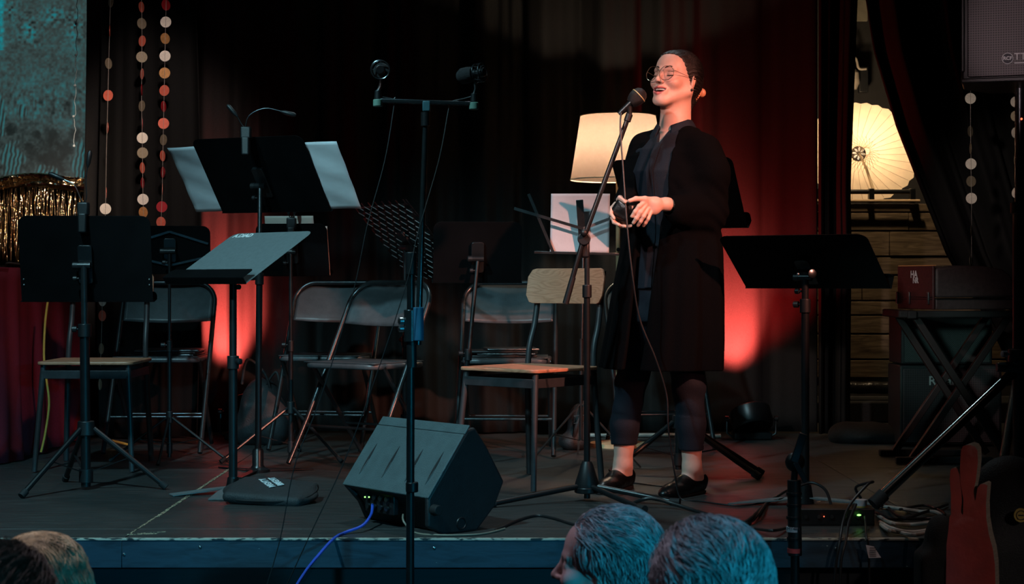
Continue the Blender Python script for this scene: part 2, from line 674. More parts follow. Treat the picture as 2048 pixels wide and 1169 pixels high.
# ------------------------------------------------------------------ rounded volumes for people, bags, shoes
class Vol:
    """smoothly blended volumes, meshed as one surface"""
    def __init__(self):
        self.p = []

    def cap(self, a, b, ra, rb=None, k=0.02, op='+'):
        a = np.array(a, float); b = np.array(b, float)
        rb = ra if rb is None else rb
        ba = b - a
        l2 = max(float(ba @ ba), 1e-12)

        def fn(q):
            pa = q - a
            h = np.clip(pa @ ba / l2, 0, 1)
            return np.sqrt(((pa - h[:, None] * ba) ** 2).sum(1)) - (ra + (rb - ra) * h)
        self.p.append((fn, (a + b) / 2, math.sqrt(l2) / 2 + max(ra, rb), k, op))
        return self

    def ell(self, c, r, rot=None, k=0.02, op='+'):
        c = np.array(c, float); r = np.array(r, float)
        m_ = np.eye(3) if rot is None else np.array(rot, float)

        def fn(q):
            p_ = (q - c) @ m_
            k0 = np.sqrt(((p_ / r) ** 2).sum(1))
            k1 = np.sqrt(((p_ / r ** 2) ** 2).sum(1)) + 1e-9
            return k0 * (k0 - 1) / k1
        self.p.append((fn, c, float(r.max()), k, op))
        return self

    def box(self, c, h, rot=None, rad=0.01, k=0.01, op='+'):
        c = np.array(c, float); h = np.array(h, float)
        m_ = np.eye(3) if rot is None else np.array(rot, float)

        def fn(q):
            d = np.abs((q - c) @ m_) - (h - rad)
            return np.sqrt((np.maximum(d, 0) ** 2).sum(1)) + np.minimum(d.max(1), 0) - rad
        self.p.append((fn, c, float(np.sqrt((h ** 2).sum())), k, op))
        return self

    def fn(self, f_, c, rad, k=0.01, op='+'):
        self.p.append((f_, np.array(c, float), rad, k, op))
        return self

    def ev(self, q, prims):
        d = np.full(len(q), 1.0)
        for (f_, c, rad, k, op) in prims:
            e = f_(q)
            if op == '+':
                if k > 0:
                    h = np.maximum(k - np.abs(d - e), 0) / k
                    d = np.minimum(d, e) - h * h * k * 0.25
                else:
                    d = np.minimum(d, e)
            elif op == '-':
                e = -e
                if k > 0:
                    h = np.maximum(k - np.abs(d - e), 0) / k
                    d = np.maximum(d, e) + h * h * k * 0.25
                else:
                    d = np.maximum(d, e)
            elif op == 'd':      # displacement
                d = d + e
        return d

    def mesh(self, res, N=24):
        los = np.min([c - r for (_, c, r, k, op) in self.p if op == '+'], axis=0) - 0.03
        his = np.max([c + r for (_, c, r, k, op) in self.p if op == '+'], axis=0) + 0.03
        nb = np.ceil((his - los) / (res * N)).astype(int)
        S = nb * N + 4
        br = res * N * 0.5 * math.sqrt(3)
        keys = []; verts = []; quads = []
        ar = np.arange(N + 2)
        gi = np.stack(np.meshgrid(ar, ar, ar, indexing='ij'), -1).reshape(-1, 3)
        for bi in range(nb[0]):
            for bj in range(nb[1]):
                for bk in range(nb[2]):
                    i0 = np.array([bi, bj, bk]) * N
                    c = los + (i0 + N / 2) * res
                    pr = [p_ for p_ in self.p if p_[4] == 'd' or
                          np.linalg.norm(p_[1] - c) < p_[2] + br + p_[3] + 0.012]
                    if not any(p_[4] == '+' for p_ in pr):
                        continue
                    dc = self.ev(c[None], pr)[0]
                    if abs(dc) > br * 2.2 + 0.03:
                        continue
                    q = los + (i0 + gi) * res
                    d = self.ev(q, pr).reshape(N + 2, N + 2, N + 2)
                    if d.min() > 0 or d.max() < 0:
                        continue
                    s = d < 0
                    # cells 0..N
                    n1 = N + 1
                    acc = np.zeros((n1, n1, n1, 3)); cnt = np.zeros((n1, n1, n1))
                    offs = [(0, 0, 0), (1, 0, 0), (0, 1, 0), (0, 0, 1), (1, 1, 0), (1, 0, 1), (0, 1, 1), (1, 1, 1)]
                    edges = [(0, 1), (0, 2), (0, 3), (1, 4), (1, 5), (2, 4), (2, 6), (3, 5), (3, 6), (4, 7), (5, 7), (6, 7)]
                    for ea, eb in edges:
                        oa = offs[ea]; ob = offs[eb]
                        da = d[oa[0]:oa[0] + n1, oa[1]:oa[1] + n1, oa[2]:oa[2] + n1]
                        db = d[ob[0]:ob[0] + n1, ob[1]:ob[1] + n1, ob[2]:ob[2] + n1]
                        cr_ = (da < 0) != (db < 0)
                        t = np.where(cr_, da / np.where(cr_, da - db, 1), 0)
                        w_ = cr_.astype(float)
                        for ax in range(3):
                            acc[..., ax] += w_ * (oa[ax] + t * (ob[ax] - oa[ax]))
                        cnt += w_
                    act = np.argwhere(cnt[:N, :N, :N] > 0)
                    if len(act):
                        pos = acc[act[:, 0], act[:, 1], act[:, 2]] / cnt[act[:, 0], act[:, 1], act[:, 2]][:, None]
                        g_ = act + i0
                        keys.append((g_[:, 0] * S[1] + g_[:, 1]) * S[2] + g_[:, 2])
                        verts.append(los + (g_ + pos) * res)
                    # edges owned by points 0..N-1 ; faces need cells -1 too, found by key
                    for ax in range(3):
                        o1 = [0, 0, 0]; o1[ax] = 1
                        a_ = s[:N, :N, :N]
                        b_ = s[o1[0]:N + o1[0], o1[1]:N + o1[1], o1[2]:N + o1[2]]
                        e_ = np.argwhere(a_ != b_)
                        if not len(e_):
                            continue
                        flip = a_[e_[:, 0], e_[:, 1], e_[:, 2]]
                        g_ = e_ + i0
                        u = [0, 0, 0]; v_ = [0, 0, 0]
                        u[(ax + 1) % 3] = 1; v_[(ax + 2) % 3] = 1
                        u = np.array(u); v_ = np.array(v_)
                        cs = [g_, g_ - u, g_ - u - v_, g_ - v_]
                        kk = np.stack([(c_[:, 0] * S[1] + c_[:, 1]) * S[2] + c_[:, 2] for c_ in cs], 1)
                        kk[~flip] = kk[~flip][:, ::-1]
                        quads.append(kk)
        keys = np.concatenate(keys); verts = np.concatenate(verts); quads = np.concatenate(quads)
        order = np.argsort(keys)
        keys = keys[order]; verts = verts[order]
        idx = np.searchsorted(keys, quads)
        idx = np.clip(idx, 0, len(keys) - 1)
        ok = (keys[idx] == quads).all(1)
        return verts, idx[ok]

    def build(self, name, material, parent=None, res=0.004, colour=None, world=False, relax=1):
        v_, q = self.mesh(res)
        # light relaxation removes grid stepping
        for _ in range(relax):
            acc = np.zeros_like(v_); cnt = np.zeros(len(v_))
            for a_, b_ in ((0, 1), (1, 2), (2, 3), (3, 0)):
                np.add.at(acc, q[:, a_], v_[q[:, b_]]); np.add.at(cnt, q[:, a_], 1)
                np.add.at(acc, q[:, b_], v_[q[:, a_]]); np.add.at(cnt, q[:, b_], 1)
            v_ = 0.5 * v_ + 0.5 * acc / np.maximum(cnt, 1)[:, None]
        me = bpy.data.meshes.new(name)
        me.vertices.add(len(v_))
        me.vertices.foreach_set('co', v_.astype(np.float32).ravel())
        me.loops.add(len(q) * 4)
        me.loops.foreach_set('vertex_index', q.astype(np.int32).ravel())
        me.polygons.add(len(q))
        me.polygons.foreach_set('loop_start', np.arange(0, len(q) * 4, 4, dtype=np.int32))
        me.update(calc_edges=True)
        me.validate()
        me.shade_smooth()
        if colour is not None:
            ca = me.color_attributes.new('tint', 'FLOAT_COLOR', 'POINT')
            cc = colour(v_)
            cc = np.concatenate([cc, np.ones((len(cc), 1))], 1)
            ca.data.foreach_set('color', cc.astype(np.float32).ravel())
        me.materials.append(M[material])
        o = bpy.data.objects.new(name, me)
        COL.objects.link(o)
        if parent is not None:
            o.parent = parent
            if world:
                me.transform(pmat(parent).inverted())
        return o

# ================================================================== THE SETTING
SF = 5.146    # y of the stage front edge
m = MB()
# deck laid as big boards with narrow joints
xs = [-4.2, -1.212, 1.375, 4.6]
ys = [SF, SF + 0.20, 7.12, 9.0, 11.2]
for i in range(3):
    for j in range(4):
        a, b_, c, d = xs[i], xs[i + 1], ys[j], ys[j + 1]
        m.box(((a + b_) / 2, (c + d) / 2, -0.02), (b_ - a - 0.004, d - c - 0.003, 0.04))
deck = struct(m.build('floor', M['stage'], bevel=0.001))
m = MB().box((0.2, 8.2, -0.06), (8.8, 6.1, 0.04))
struct(m.build('trim_1', M['stage']))
# fascia board, chipped arris, dark recess and hall floor
m = MB()
m.box((-2.72, SF + 0.012, -0.048), (3.004, 0.024, 0.088))
m.box((1.69, SF + 0.0125, -0.048), (5.814, 0.024, 0.088))
fas = struct(m.build('trim_2', M['fascia'], bevel=0.002))
m = MB().box((0.2, SF + 0.004, -0.002), (8.8, 0.012, 0.006))
struct(m.build('trim_3', M['chipped']))
for px, py in ((400, 1095), (248, 1110), (868, 1097), (1672, 1098)):
    p = P(px, py, SF)
    mm = MB().ball((p.x, SF - 0.0005, p.z), 0.0045, 12, (1, 0.5, 1))
    mm.build('screw_head', M['chrome'], fas)
m = MB().box((0.2, SF + 0.09, -0.50), (8.8, 0.05, 0.84))
struct(m.build('wall_front', mat('riser_dark', (0.012, 0.016, 0.022), 0.7, sx=0.4, sz=8)))
hf = mat('hall_floor_paint', (0.03, 0.03, 0.03), 0.6, bump=0.3, scale=4)
m = MB().box((0.2, 2.0, -0.92), (9.4, 10.5, 0.04))
struct(m.build('floor.001', hf))
# worn tape line along the left joint and along the second board edge
m = MB()
pts = [(-1.212, 5.20), (-1.209, 5.8), (-1.207, 6.3), (-1.205, 6.6)]
m.box((-1.209, 6.35, 0.0008), (0.013, 1.45, 0.0012))
m.box((-1.212, 5.45, 0.0006), (0.007, 0.44, 0.001))
m.box((-1.17, 5.235, 0.0008), (0.10, 0.012, 0.0012), Matrix.Rotation(R(14), 3, 'Z'))
m.box((-1.15, 5.265, 0.0008), (0.09, 0.006, 0.0012), Matrix.Rotation(R(24), 3, 'Z'))
struct(m.build('trim_4', M['tape']))
# room shell round the stage
dk = mat('wall_paint_black', (0.012, 0.012, 0.012), 0.9)
struct(MB().box((0.2, 11.2, 1.4), (9.4, 0.1, 4.7)).build('wall_back', dk))
struct(MB().box((-4.5, 4.0, 1.4), (0.1, 14.5, 4.7)).build('wall_left', dk))
struct(MB().box((4.9, 4.0, 1.4), (0.1, 14.5, 4.7)).build('wall_right', dk))
struct(MB().box((0.2, 4.0, 4.75), (9.4, 14.5, 0.1)).build('ceiling', dk))
struct(MB().box((0.2, -3.25, 1.4), (9.4, 0.1, 4.7)).build('wall_rear', dk))

# plank half wall behind the curtain gap
m = MB()
rr = random.Random(3)
z = 0.24
while z < 1.26:
    h = rr.choice((0.085, 0.11, 0.13, 0.15))
    h = min(h, 1.27 - z)
    x = 1.2
    while x < 4.0:
        wd = rr.uniform(0.5, 1.4)
        m.box((x + wd / 2, 9.7 + rr.uniform(-.006, .006), z + h / 2 - 0.004), (wd - 0.004, 0.03, h - 0.010))
        x += wd
    z += h
m.box((2.6, 9.74, 0.72), (2.9, 0.02, 1.06))
struct(m.build('wall_planks', M['planks'], bevel=0.003))
# rail resting on the half wall
m = MB()
m.cyl((1.2, 9.66, 1.33), (2.36, 9.66, 1.33), 0.014)
rail = m.build('stage_rail', M['black_metal'])
tag(rail, 'dark horizontal rail on top of the plank wall, under the lit paper parasol', 'rail')
MB().cyl((1.2, 9.63, 1.275), (2.38, 9.63, 1.275), 0.010).build('lower_tube', mat('cream_tube', (0.6, 0.42, 0.25), 0.5), rail)
for x in (2.10, 1.80, 2.34):
    MB().box((x, 9.65, 1.305), (0.03, 0.05, 0.085)).build('clamp', M['black_metal'], rail, bevel=0.004)

# ------------------------------------------------------------------ drapes
def drape(name, label, xl, xr, z0, z1, y0, amp, wl, seed, nx=260, nz=40, cat='curtain', smooth_from=None):
    r_ = random.Random(seed)
    ph = [r_.uniform(0, 6.28) for _ in range(8)]
    wv_ = [wl, wl * 0.47, wl * 1.7, wl * 0.23]
    am = [1.0, 0.45, 0.7, 0.16]

    def fn(u, v):
        z_ = z0 + (z1 - z0) * v
        a, b_ = xl(z_), xr(z_)
        x_ = a + (b_ - a) * u
        s = u * (xr(z1) - xl(z1))
        d = 0
        for k in range(4):
            drift = 0.35 * math.sin(z_ * (0.7 + 0.3 * k) + ph[k + 4])
            d += am[k] * math.sin(2 * math.pi * s / wv_[k] + ph[k] + drift)
        d = math.copysign(abs(d) ** 0.8, d)
        if smooth_from is not None:
            d *= 1 - 0.72 * min(1.0, max(0.0, (x_ - smooth_from) / 0.25))
        return Vector((x_ + 0.25 * amp * math.sin(2 * math.pi * s / wl + ph[3]), y0 + amp * d, z_))
    m_ = MB().grid(fn, nx, nz)
    o = m_.build(name, M['drape' if name == 'stage_curtain' else 'side_drape'], solid=0.004, angle=80)
    tag(o, label, cat)
    return o


DC = 8.72
drape('stage_curtain', 'long black pleated stage curtain hanging behind the speaker and the chairs',
      lambda z: -2.235 - 0.01 * math.sin(z * 2), lambda z: 1.60, 0.01, 3.4, DC, 0.045, 0.34, 5, 420, 36, smooth_from=0.85)
drape('side_drape', 'black drape at the left behind the hanging disc garlands', lambda z: -2.10 - 0.012 * math.sin(z * 2), lambda z: P(392, 0, 8.40).x + 0.02 * math.sin(z * 1.5), 0.01, 3.4, 8.40, 0.030, 0.30, 31, 160, 30)
drape('curtain_leg', 'black bunched curtain column left of the lit gap with the paper parasol',
      lambda z: 1.60, lambda z: 1.765 + 0.02 * max(0, 1.3 - z) - 0.03 * max(0, 1.0 - z) + 0.035 * max(0, z - 1.3), 0.01, 3.4, 8.60, 0.035, 0.13, 11, 60, 30)


def edge(z):
    pts = [(0.0, 2.75), (0.60, 2.47), (0.91, 2.265), (1.25, 2.13), (1.60, 1.99), (2.0, 1.87), (2.25, 1.83), (3.4, 1.70)]
    for (a, b_), (c, d) in zip(pts, pts[1:]):
        if z <= c:
            t = (z - a) / (c - a)
            return b_ + (d - b_) * t
    return pts[-1][1]


drape('draped_curtain', 'black curtain swept aside to the right of the lit gap, behind the loudspeaker',
      edge, lambda z: 3.6, 0.01, 3.4, 8.55, 0.045, 0.30, 21, 200, 36)

# projection screen
zb = P(0, 360, 8.95).z
DSC = 8.96
NX, NY = 150, 260
gx = np.linspace(-60, 200, NX + 1); gy = np.linspace(361, -80, NY + 1)
m = MB().grid(lambda u, v: P(-60 + 260 * u, 361 - 441 * v, DSC), NX, NY)
scr = m.build('projection_screen', M['projection'], smooth=False)
scr.modifiers.new('thick', 'SOLIDIFY').thickness = 0.004
me = scr.data
co = np.zeros(len(me.vertices) * 3); me.vertices.foreach_get('co', co); co = co.reshape(-1, 3)
X_ = co[:, 0] * F / DSC + 1024; Y_ = HY - (co[:, 2] - CH) * F / DSC
rs = np.random.RandomState(5)
def vnoise(x, y, s, seed):
    r_ = np.random.RandomState(seed).rand(64, 64)
    xs_ = (x / s) % 63; ys_ = (y / s) % 63
    i = np.floor(xs_).astype(int); j = np.floor(ys_).astype(int)
    fx = xs_ - i; fy = ys_ - j
    fx = fx * fx * (3 - 2 * fx); fy = fy * fy * (3 - 2 * fy)
    return (r_[i, j] * (1 - fx) + r_[(i + 1) % 64, j] * fx) * (1 - fy) + (r_[i, (j + 1) % 64] * (1 - fx) + r_[(i + 1) % 64, (j + 1) % 64] * fx) * fy
Xs, Ys = X_ + 500, Y_ + 500
base_ = 0.32 + 0.10 * vnoise(Xs, Ys, 40, 1) + 0.09 * vnoise(Xs, Ys, 11, 2) + 0.14 * (vnoise(Xs, Ys, 4.2, 3) - 0.5)
# foliage crowns, upper half
for (cx, cy, rx, ry) in ((62, 62, 40, 42), (150, 55, 28, 50), (20, 20, 30, 30), (110, 30, 30, 28)):
    d_ = np.sqrt(((X_ - cx) / rx) ** 2 + ((Y_ - cy) / ry) ** 2)
    base_ += 0.22 * np.clip(1 - d_, 0, 1) * (vnoise(Xs, Ys, 5, 7) - 0.45) * 3
# far crowd band
band = np.clip(1 - np.abs(Y_ - 205) / 60, 0, 1)
base_ += band * 0.30 * (vnoise(Xs, Ys * 0.6, 4.5, 9) - 0.5)
dark_ = np.clip((Y_ - 225) / 60, 0, 1)
base_ -= 0.13 * dark_
# near figures: dark heads over striped pale clothes
for (cx, cy, rx, ry, st) in ((25, 318, 26, 42, 1), (95, 345, 28, 22, 1), (165, 325, 24, 45, 1), (-20, 330, 22, 40, 0), (2, 235, 12, 50, 1), (45, 225, 9, 18, 1)):
    d_ = np.sqrt(((X_ - cx) / rx) ** 2 + ((Y_ - cy) / ry) ** 2)
    d_ = d_ + 0.5 * (vnoise(Xs, Ys, 8, 14) - 0.5)
    mk = np.clip((1 - d_) * 3, 0, 1) * 0.9
    base_ = base_ * (1 - mk) + mk * (0.42 + 0.20 * np.sin((X_ - cx) * 0.75 + (Y_ - cy) * 0.12 + 3 * vnoise(Xs, Ys, 9, 15)) * st)
for (cx, cy, rx, ry) in ((105, 275, 18, 20), (150, 270, 13, 16), (60, 300, 14, 16), (100, 318, 30, 26), (22, 262, 14, 14), (130, 300, 16, 20), (75, 270, 9, 10)):
    d_ = np.sqrt(((X_ - cx) / rx) ** 2 + ((Y_ - cy) / ry) ** 2) + 0.55 * (vnoise(Xs, Ys, 7, 12) - 0.5) + 0.3 * (vnoise(Xs, Ys, 3, 13) - 0.5)
    mk = np.clip((1 - d_) * 2.2, 0, 1) * 0.85
    base_ = base_ * (1 - mk) + mk * (0.17 + 0.05 * vnoise(Xs, Ys, 5, 4))
base_ *= 1 + 0.55 * np.exp(-((X_ - 3) / 6) ** 2) * (Y_ < 100)
b0_ = np.clip(base_, 0.04, 0.9)
satur = np.clip((b0_ - 0.36) * 3, 0, 1)
pic = np.stack([(b0_ * 0.52 * (1 - satur * 0.7)) ** 2.0, (b0_ * 0.64) ** 2.0, (b0_ * (0.63 + 0.06 * satur)) ** 2.0, np.ones(len(b0_))], 1)
ca = me.color_attributes.new('picture', 'FLOAT_COLOR', 'POINT')
ca.data.foreach_set('color', pic.astype(np.float32).ravel())
tag(scr, 'projection screen showing a teal picture of an old crowd, top left', 'screen')

# fold over table: side runs back from the left
tb = thing('draped_table', 'table under a burgundy cloth at the left edge of the stage', 'table', (-2.7, 7.9, 0))
def cloth(u, v):
    # right side runs back, then round the corner along the front
    if u < 0.5:
        t = u / 0.5
        x_ = -3.3 + (1.06) * t; y_ = 7.2
        n = Vector((0, -1, 0))
    else:
        t = (u - 0.5) / 0.5
        x_ = -2.24 + 0.06 * t; y_ = 7.2 + 1.2 * t
        n = Vector((1, -0.05, 0))
    s = u * 2.4
    zz = 0.86 * (1 - v)
    f_ = (0.004 + 0.022 * v) * (math.sin(s * 19 + 1.1 * math.sin(v * 2)) + 0.5 * math.sin(s * 41 + 1)) + 0.012 * v
    return Vector((x_, y_, zz + 0.006)) + n * f_
MB().grid(cloth, 160, 14).build('cloth_skirt', M['burgundy'], tb, solid=0.003, angle=80)
MB().prism([(-3.3, 7.2), (-2.24, 7.2), (-2.18, 8.4), (-3.3, 8.4)], (0, 0, 0.845), (1, 0, 0), (0, 1, 0), (0, 0, 0.02)).build('cloth_top', M['burgundy'], tb, bevel=0.004)
for x, y in ((-3.2, 7.3), (-2.32, 7.3), (-3.2, 8.3), (-2.28, 8.3)):
    MB().cyl((x, y, 0), (x, y, 0.85), 0.016).build('leg', M['black_metal'], tb)
p = P(28, 541, 7.8)
c1 = MB().tube(smooth_path([(p.x - .10, 7.8, .876), (p.x - .03, 7.75, .874), (p.x, 7.7, .89), (p.x + .05, 7.75, .885), (p.x + .12, 7.9, .874)]), 0.004, 8)
tag(c1.build('white_cable', M['cable_white']), 'short white cable lying on the burgundy table top', 'cable')

# gold foil fringe below the screen
m = MB()
rr = random.Random(9)
for i in range(150):
    x = -2.95 + i * 0.0052 + rr.uniform(-.002, .002)
    yy = 8.80 + rr.uniform(-.03, .03)
    a0 = rr.uniform(-1.2, 1.2)
    z1 = zb + 0.005
    z0 = 0.88 + rr.uniform(-0.02, 0.03)
    vs = []; fs = []
    n = 9
    for k in range(n + 1):
        t = k / n
        a_ = a0 + math.sin(t * 5 + a0 * 3) * 0.9
        cx = x + 0.004 * math.sin(t * 7 + i)
        dx = math.cos(a_) * 0.0035; dy = math.sin(a_) * 0.0035
        zz = z1 + (z0 - z1) * t
        vs += [(cx - dx, yy - dy + 0.008 * math.sin(t * 9 + i), zz), (cx + dx, yy + dy + 0.008 * math.sin(t * 9 + i), zz)]
        if k:
            fs.append((2 * k - 2, 2 * k - 1, 2 * k + 1, 2 * k))
    m.add(vs, fs)
fr = m.build('foil_fringe', M['foil'], solid=0.0004, angle=60)
tag(fr, 'gold foil fringe hanging below the teal projection screen', 'fringe curtain')
# crumpled foil swag along its top
def swag(u, v):
    x = -2.95 + 0.80 * u
    return Vector((x, 8.74 + 0.012 * math.sin(u * 14 + v * 5) + 0.012 * math.sin(v * 9 + u * 7),
                   zb + 0.01 - 0.075 * v - 0.015 * math.sin(u * 9)))
MB().grid(swag, 90, 10).build('foil_swag', M['foil'], fr, solid=0.001, angle=25)
spot('fringe_sparkle_fill', (-1.2, 5.6, 2.6), (-2.5, 8.8, 1.1), 330, (1.0, 0.74, 0.52), 14, 0.6, 0.25)  # warm spot added to make the foil sparkle

# ------------------------------------------------------------------ disc garlands
DM = {'r': mat('coral_foil', (0.80, 0.17, 0.11), 0.45, 0.25, 0.1, 60),
      'd': mat('deep_red_foil', (0.42, 0.02, 0.03), 0.4, 0.3, 0.1, 60),
      'w': mat('pale_glitter_card', (0.85, 0.74, 0.64), 0.5, 0.1, 0.25, 400, 0.6, 500),
      'g': mat('dull_gold_card', (0.27, 0.22, 0.15), 0.5, 0.35, 0.3, 300, 0.5, 400),
      'c': mat('copper_foil', (0.85, 0.42, 0.16), 0.3, 0.6, 0.2, 80)}
thread = mat('garland_thread', (0.30, 0.26, 0.23), 0.8)


def garland(label, D, path, discs, group):
    """path: pixel points of the thread; discs: (py, width px, kind)"""
    top = P(*path[0], D)
    t = thing('disc_garland', label, 'garland', top, 0, group)
    m_ = MB().tube([P(a, b_, D) for a, b_ in path], 0.0011, 5)
    m_.build('thread', thread, t)
    rr_ = random.Random(len(discs) + int(path[0][0]))
    for (py, wpx, kd) in discs:
        for (a, b_), (c, d) in zip(path, path[1:]):
            if b_ <= py <= d:
                px = a + (c - a) * (py - b_) / (d - b_)
                break
        c_ = P(px, py, D)
        r_ = 11.0 * D / F
        ang = math.acos(min(1.0, max(0.06, wpx / 22.0))) * rr_.choice((-1, 1))
        n_ = Vector((math.sin(ang), -math.cos(ang), 0))
        mm_ = MB().lathe([(0.0, -0.0006), (r_, -0.0006), (r_, 0.0006), (0.0, 0.0006)], c_ - n_ * 0.0014, n_, 28)
        mm_.build('disc', DM[kd], t)
    return t


GG = 'disc garlands hanging at the left'
garland('disc garland nearest the screen, few small coral discs, reaching below the stand', 8.1,
        [(222, -20), (220, 30), (216, 190), (213, 300), (211, 420), (205, 560), (204, 640), (202, 700), (199, 780)],
        [(4, 14, 'g'), (62, 3, 'r'), (127, 9, 'g'), (191, 21, 'r'), (256, 9, 'r'), (386, 7, 'r'), (418, 21, 'w'),
         (602, 18, 'w'), (632, 18, 'r'), (698, 14, 'g'), (770, 12, 'g')], GG)
garland('middle of the three left garlands, coral, dull gold and pale discs', 8.1,
        [(283, -20), (284, 60), (283, 200), (285, 300), (286, 400), (287, 432)],
        [(14, 6, 'r'), (47, 15, 'g'), (82, 17, 'r'), (114, 21, 'g'), (148, 11, 'r'), (180, 2, 'd'), (212, 16, 'g'),
         (248, 6, 'd'), (276, 22, 'w'), (306, 22, 'g'), (336, 5, 'r'), (366, 2, 'd'), (399, 21, 'w'), (425, 14, 'c')], GG)
garland('rightmost of the three left garlands, mostly large pale and coral discs', 8.1,
        [(333, -20), (331, 60), (328, 200), (326, 300), (324, 400), (322, 452)],
        [(10, 14, 'd'), (44, 22, 'w'), (77, 15, 'c'), (112, 23, 'w'), (146, 23, 'c'), (181, 21, 'r'), (213, 6, 'd'),
         (247, 22, 'r'), (280, 17, 'g'), (312, 6, 'r'), (345, 12, 'd'), (379, 5, 'r'), (414, 22, 'd'), (445, 15, 'r')], GG)
G2 = 'disc garlands hanging below the loudspeaker'
garland('disc garland below the loudspeaker with pale discs hanging over the instrument case', 8.0,
        [(1941, -20), (1941, 150), (1941, 250), (1943, 400), (1943, 528)],
        [(197, 22, 'w'), (263, 15, 'g'), (297, 2, 'g'), (328, 22, 'w'), (363, 21, 'g'), (397, 22, 'w'), (461, 7, 'g'), (522, 12, 'g')], G2)
garland('disc garland half hidden behind the loudspeaker pole', 8.0,
        [(2032, -20), (2032, 150), (2032, 250), (2032, 420)],
        [(204, 22, 'w'), (232, 18, 'g'), (266, 20, 'w'), (320, 12, 'g'), (386, 12, 'w')], G2)
# string with little stars in front of the screen
st = thing('star_string', 'thin white string with tiny beads hanging in front of the screen', 'string', P(155, -20, 8.5))
pth = []
for k in range(40):
    py = -20 + k * 8
    pth.append(P(155 - 0.022 * py + 1.5 * math.sin(k * 1.3) + 0.8 * math.sin(k * 2.9), py, 8.5))
MB().tube(smooth_path(pth, 2), 0.0016, 6).build('string', mat('white_string', (0.6, 0.7, 0.7), 0.7, emit=None), st)
for px, py in ((152, 48), (152, 110), (150, 171), (147, 233), (148, 292)):
    MB().ball(P(px, py, 8.49), 0.007, 10).build('bead', mat('white_bead', (0.7, 0.8, 0.8), 0.5), st)

# ------------------------------------------------------------------ paper parasol with a lamp behind it
DU = 9.82
pc = P(1716, 308, DU)
um = thing('paper_parasol', 'open cream paper parasol glowing in the gap between the curtains', 'parasol', pc)
NR = 32
ax = Vector((0.10, -1, 0.02)).normalized()     # handle side faces the hall
qx = Vector((0, 0, 1)).rotation_difference(ax)


def par(u, v):
    a = 2 * math.pi * u
    k = NR * u
    pleat = abs((k % 1) - 0.5) * 2
    rad = 0.03 + 0.315 * v
    rad *= 1 - 0.028 * (1 - pleat) * v
    h = -0.02 + 0.10 * v ** 1.6 - 0.006 * (1 - pleat) * v
    return pc + qx @ Vector((rad * math.cos(a) * 1.02, rad * math.sin(a) * 0.86, h))


MB().grid(par, NR * 6, 10).build('canopy', M['umbrella_paper'], um, angle=60)
rb = mat('bamboo_rib', (0.30, 0.17, 0.08), 0.6)
m = MB()
for k in range(NR):
    u = (k + 0.5) / NR
    a = 2 * math.pi * u
    m.tube([par(u, t) + ax * 0.003 for t in (0.0, 0.25, 0.5, 0.75, 0.98)], 0.0009, 4)
m.build('ribs', rb, um)
m = MB()
for k in range(NR):
    a = 2 * math.pi * (k + 0.5) / NR
    m.cyl(pc + ax * 0.16 + qx @ Vector((0.02 * math.cos(a), 0.02 * math.sin(a), 0)), par((k + .5) / NR, 0.33) + ax * 0.004, 0.0016, 0.001, 5)
m.build('stretchers', mat('cream_wood', (0.62, 0.45, 0.28), 0.6), um)
MB().lathe([(0.0, 0.0), (0.045, 0.0), (0.045, 0.012), (0.0, 0.014)], pc - ax * 0.0, ax, 24).build('hub', mat('dark_hub', (0.03, 0.02, 0.015), 0.6), um)
m = MB()
for k in range(8):
    a = 2 * math.pi * k / 8
    c_ = pc + ax * 0.016 + qx @ Vector((0.026 * math.cos(a), 0.026 * math.sin(a), 0))
    d_ = qx @ Vector((math.cos(a), math.sin(a), 0))
    m.tube([c_ - d_ * 0.013, c_ - d_ * .006, c_ + d_ * 0.004, c_ + d_ * 0.012], [0.002, 0.005, 0.0065, 0.003], 8)
m.build('hub_flower', glowmat('hub_petal_glow', (1.0, 0.85, 0.6), 0.8), um)  # petals given their own glow to look lit from behind
MB().tube([pc + ax * 0.02, pc + ax * 0.05 + Vector((0.03, 0, -.08)), P(1748, 384, DU - .13)], [0.006, 0.008, 0.010], 10).build('handle', mat('pale_handle', (0.7, 0.52, 0.33), 0.5), um)
lp = bpy.data.lights.new('parasol_lamp', 'POINT')
lp.energy = 30; lp.color = (1.0, 0.70, 0.42); lp.shadow_soft_size = 0.05
o = bpy.data.objects.new('parasol_lamp', lp); COL.objects.link(o); o.location = P(1700, 268, 10.25)
# lamp bracket seen in the dark gap
wl_ = thing('wall_lamp', 'small pale wall lamp in the dark gap above the parasol', 'wall lamp', P(1712, 140, 10.9))
MB().tube(smooth_path([P(1700, 108, 10.9), P(1712, 118, 10.9), P(1718, 137, 10.9), P(1733, 138, 10.9)]), 0.008, 8).build('bracket', mat('pale_enamel', (0.25, 0.22, 0.18), 0.6), wl_)
MB().lathe([(0.02, 0.05), (0.045, 0.02), (0.05, -0.05), (0.03, -.09)], P(1704, 152, 10.9), (0, 0, 1), 20).build('shade', mat('pale_enamel2', (0.25, 0.22, 0.18), 0.6), wl_)
MB().box(P(1726, 160, 10.98), (0.06, 0.05, 0.17)).build('wall_box', M['black_metal'], wl_, bevel=0.004)
tag(MB().box(P(1722, 18, 10.9), (0.08, 0.03, 0.16)).build('beam_end', mat('pale_wood_end', (0.16, 0.15, 0.11), 0.8)),
    'pale block high in the dark gap between the curtains', 'block')
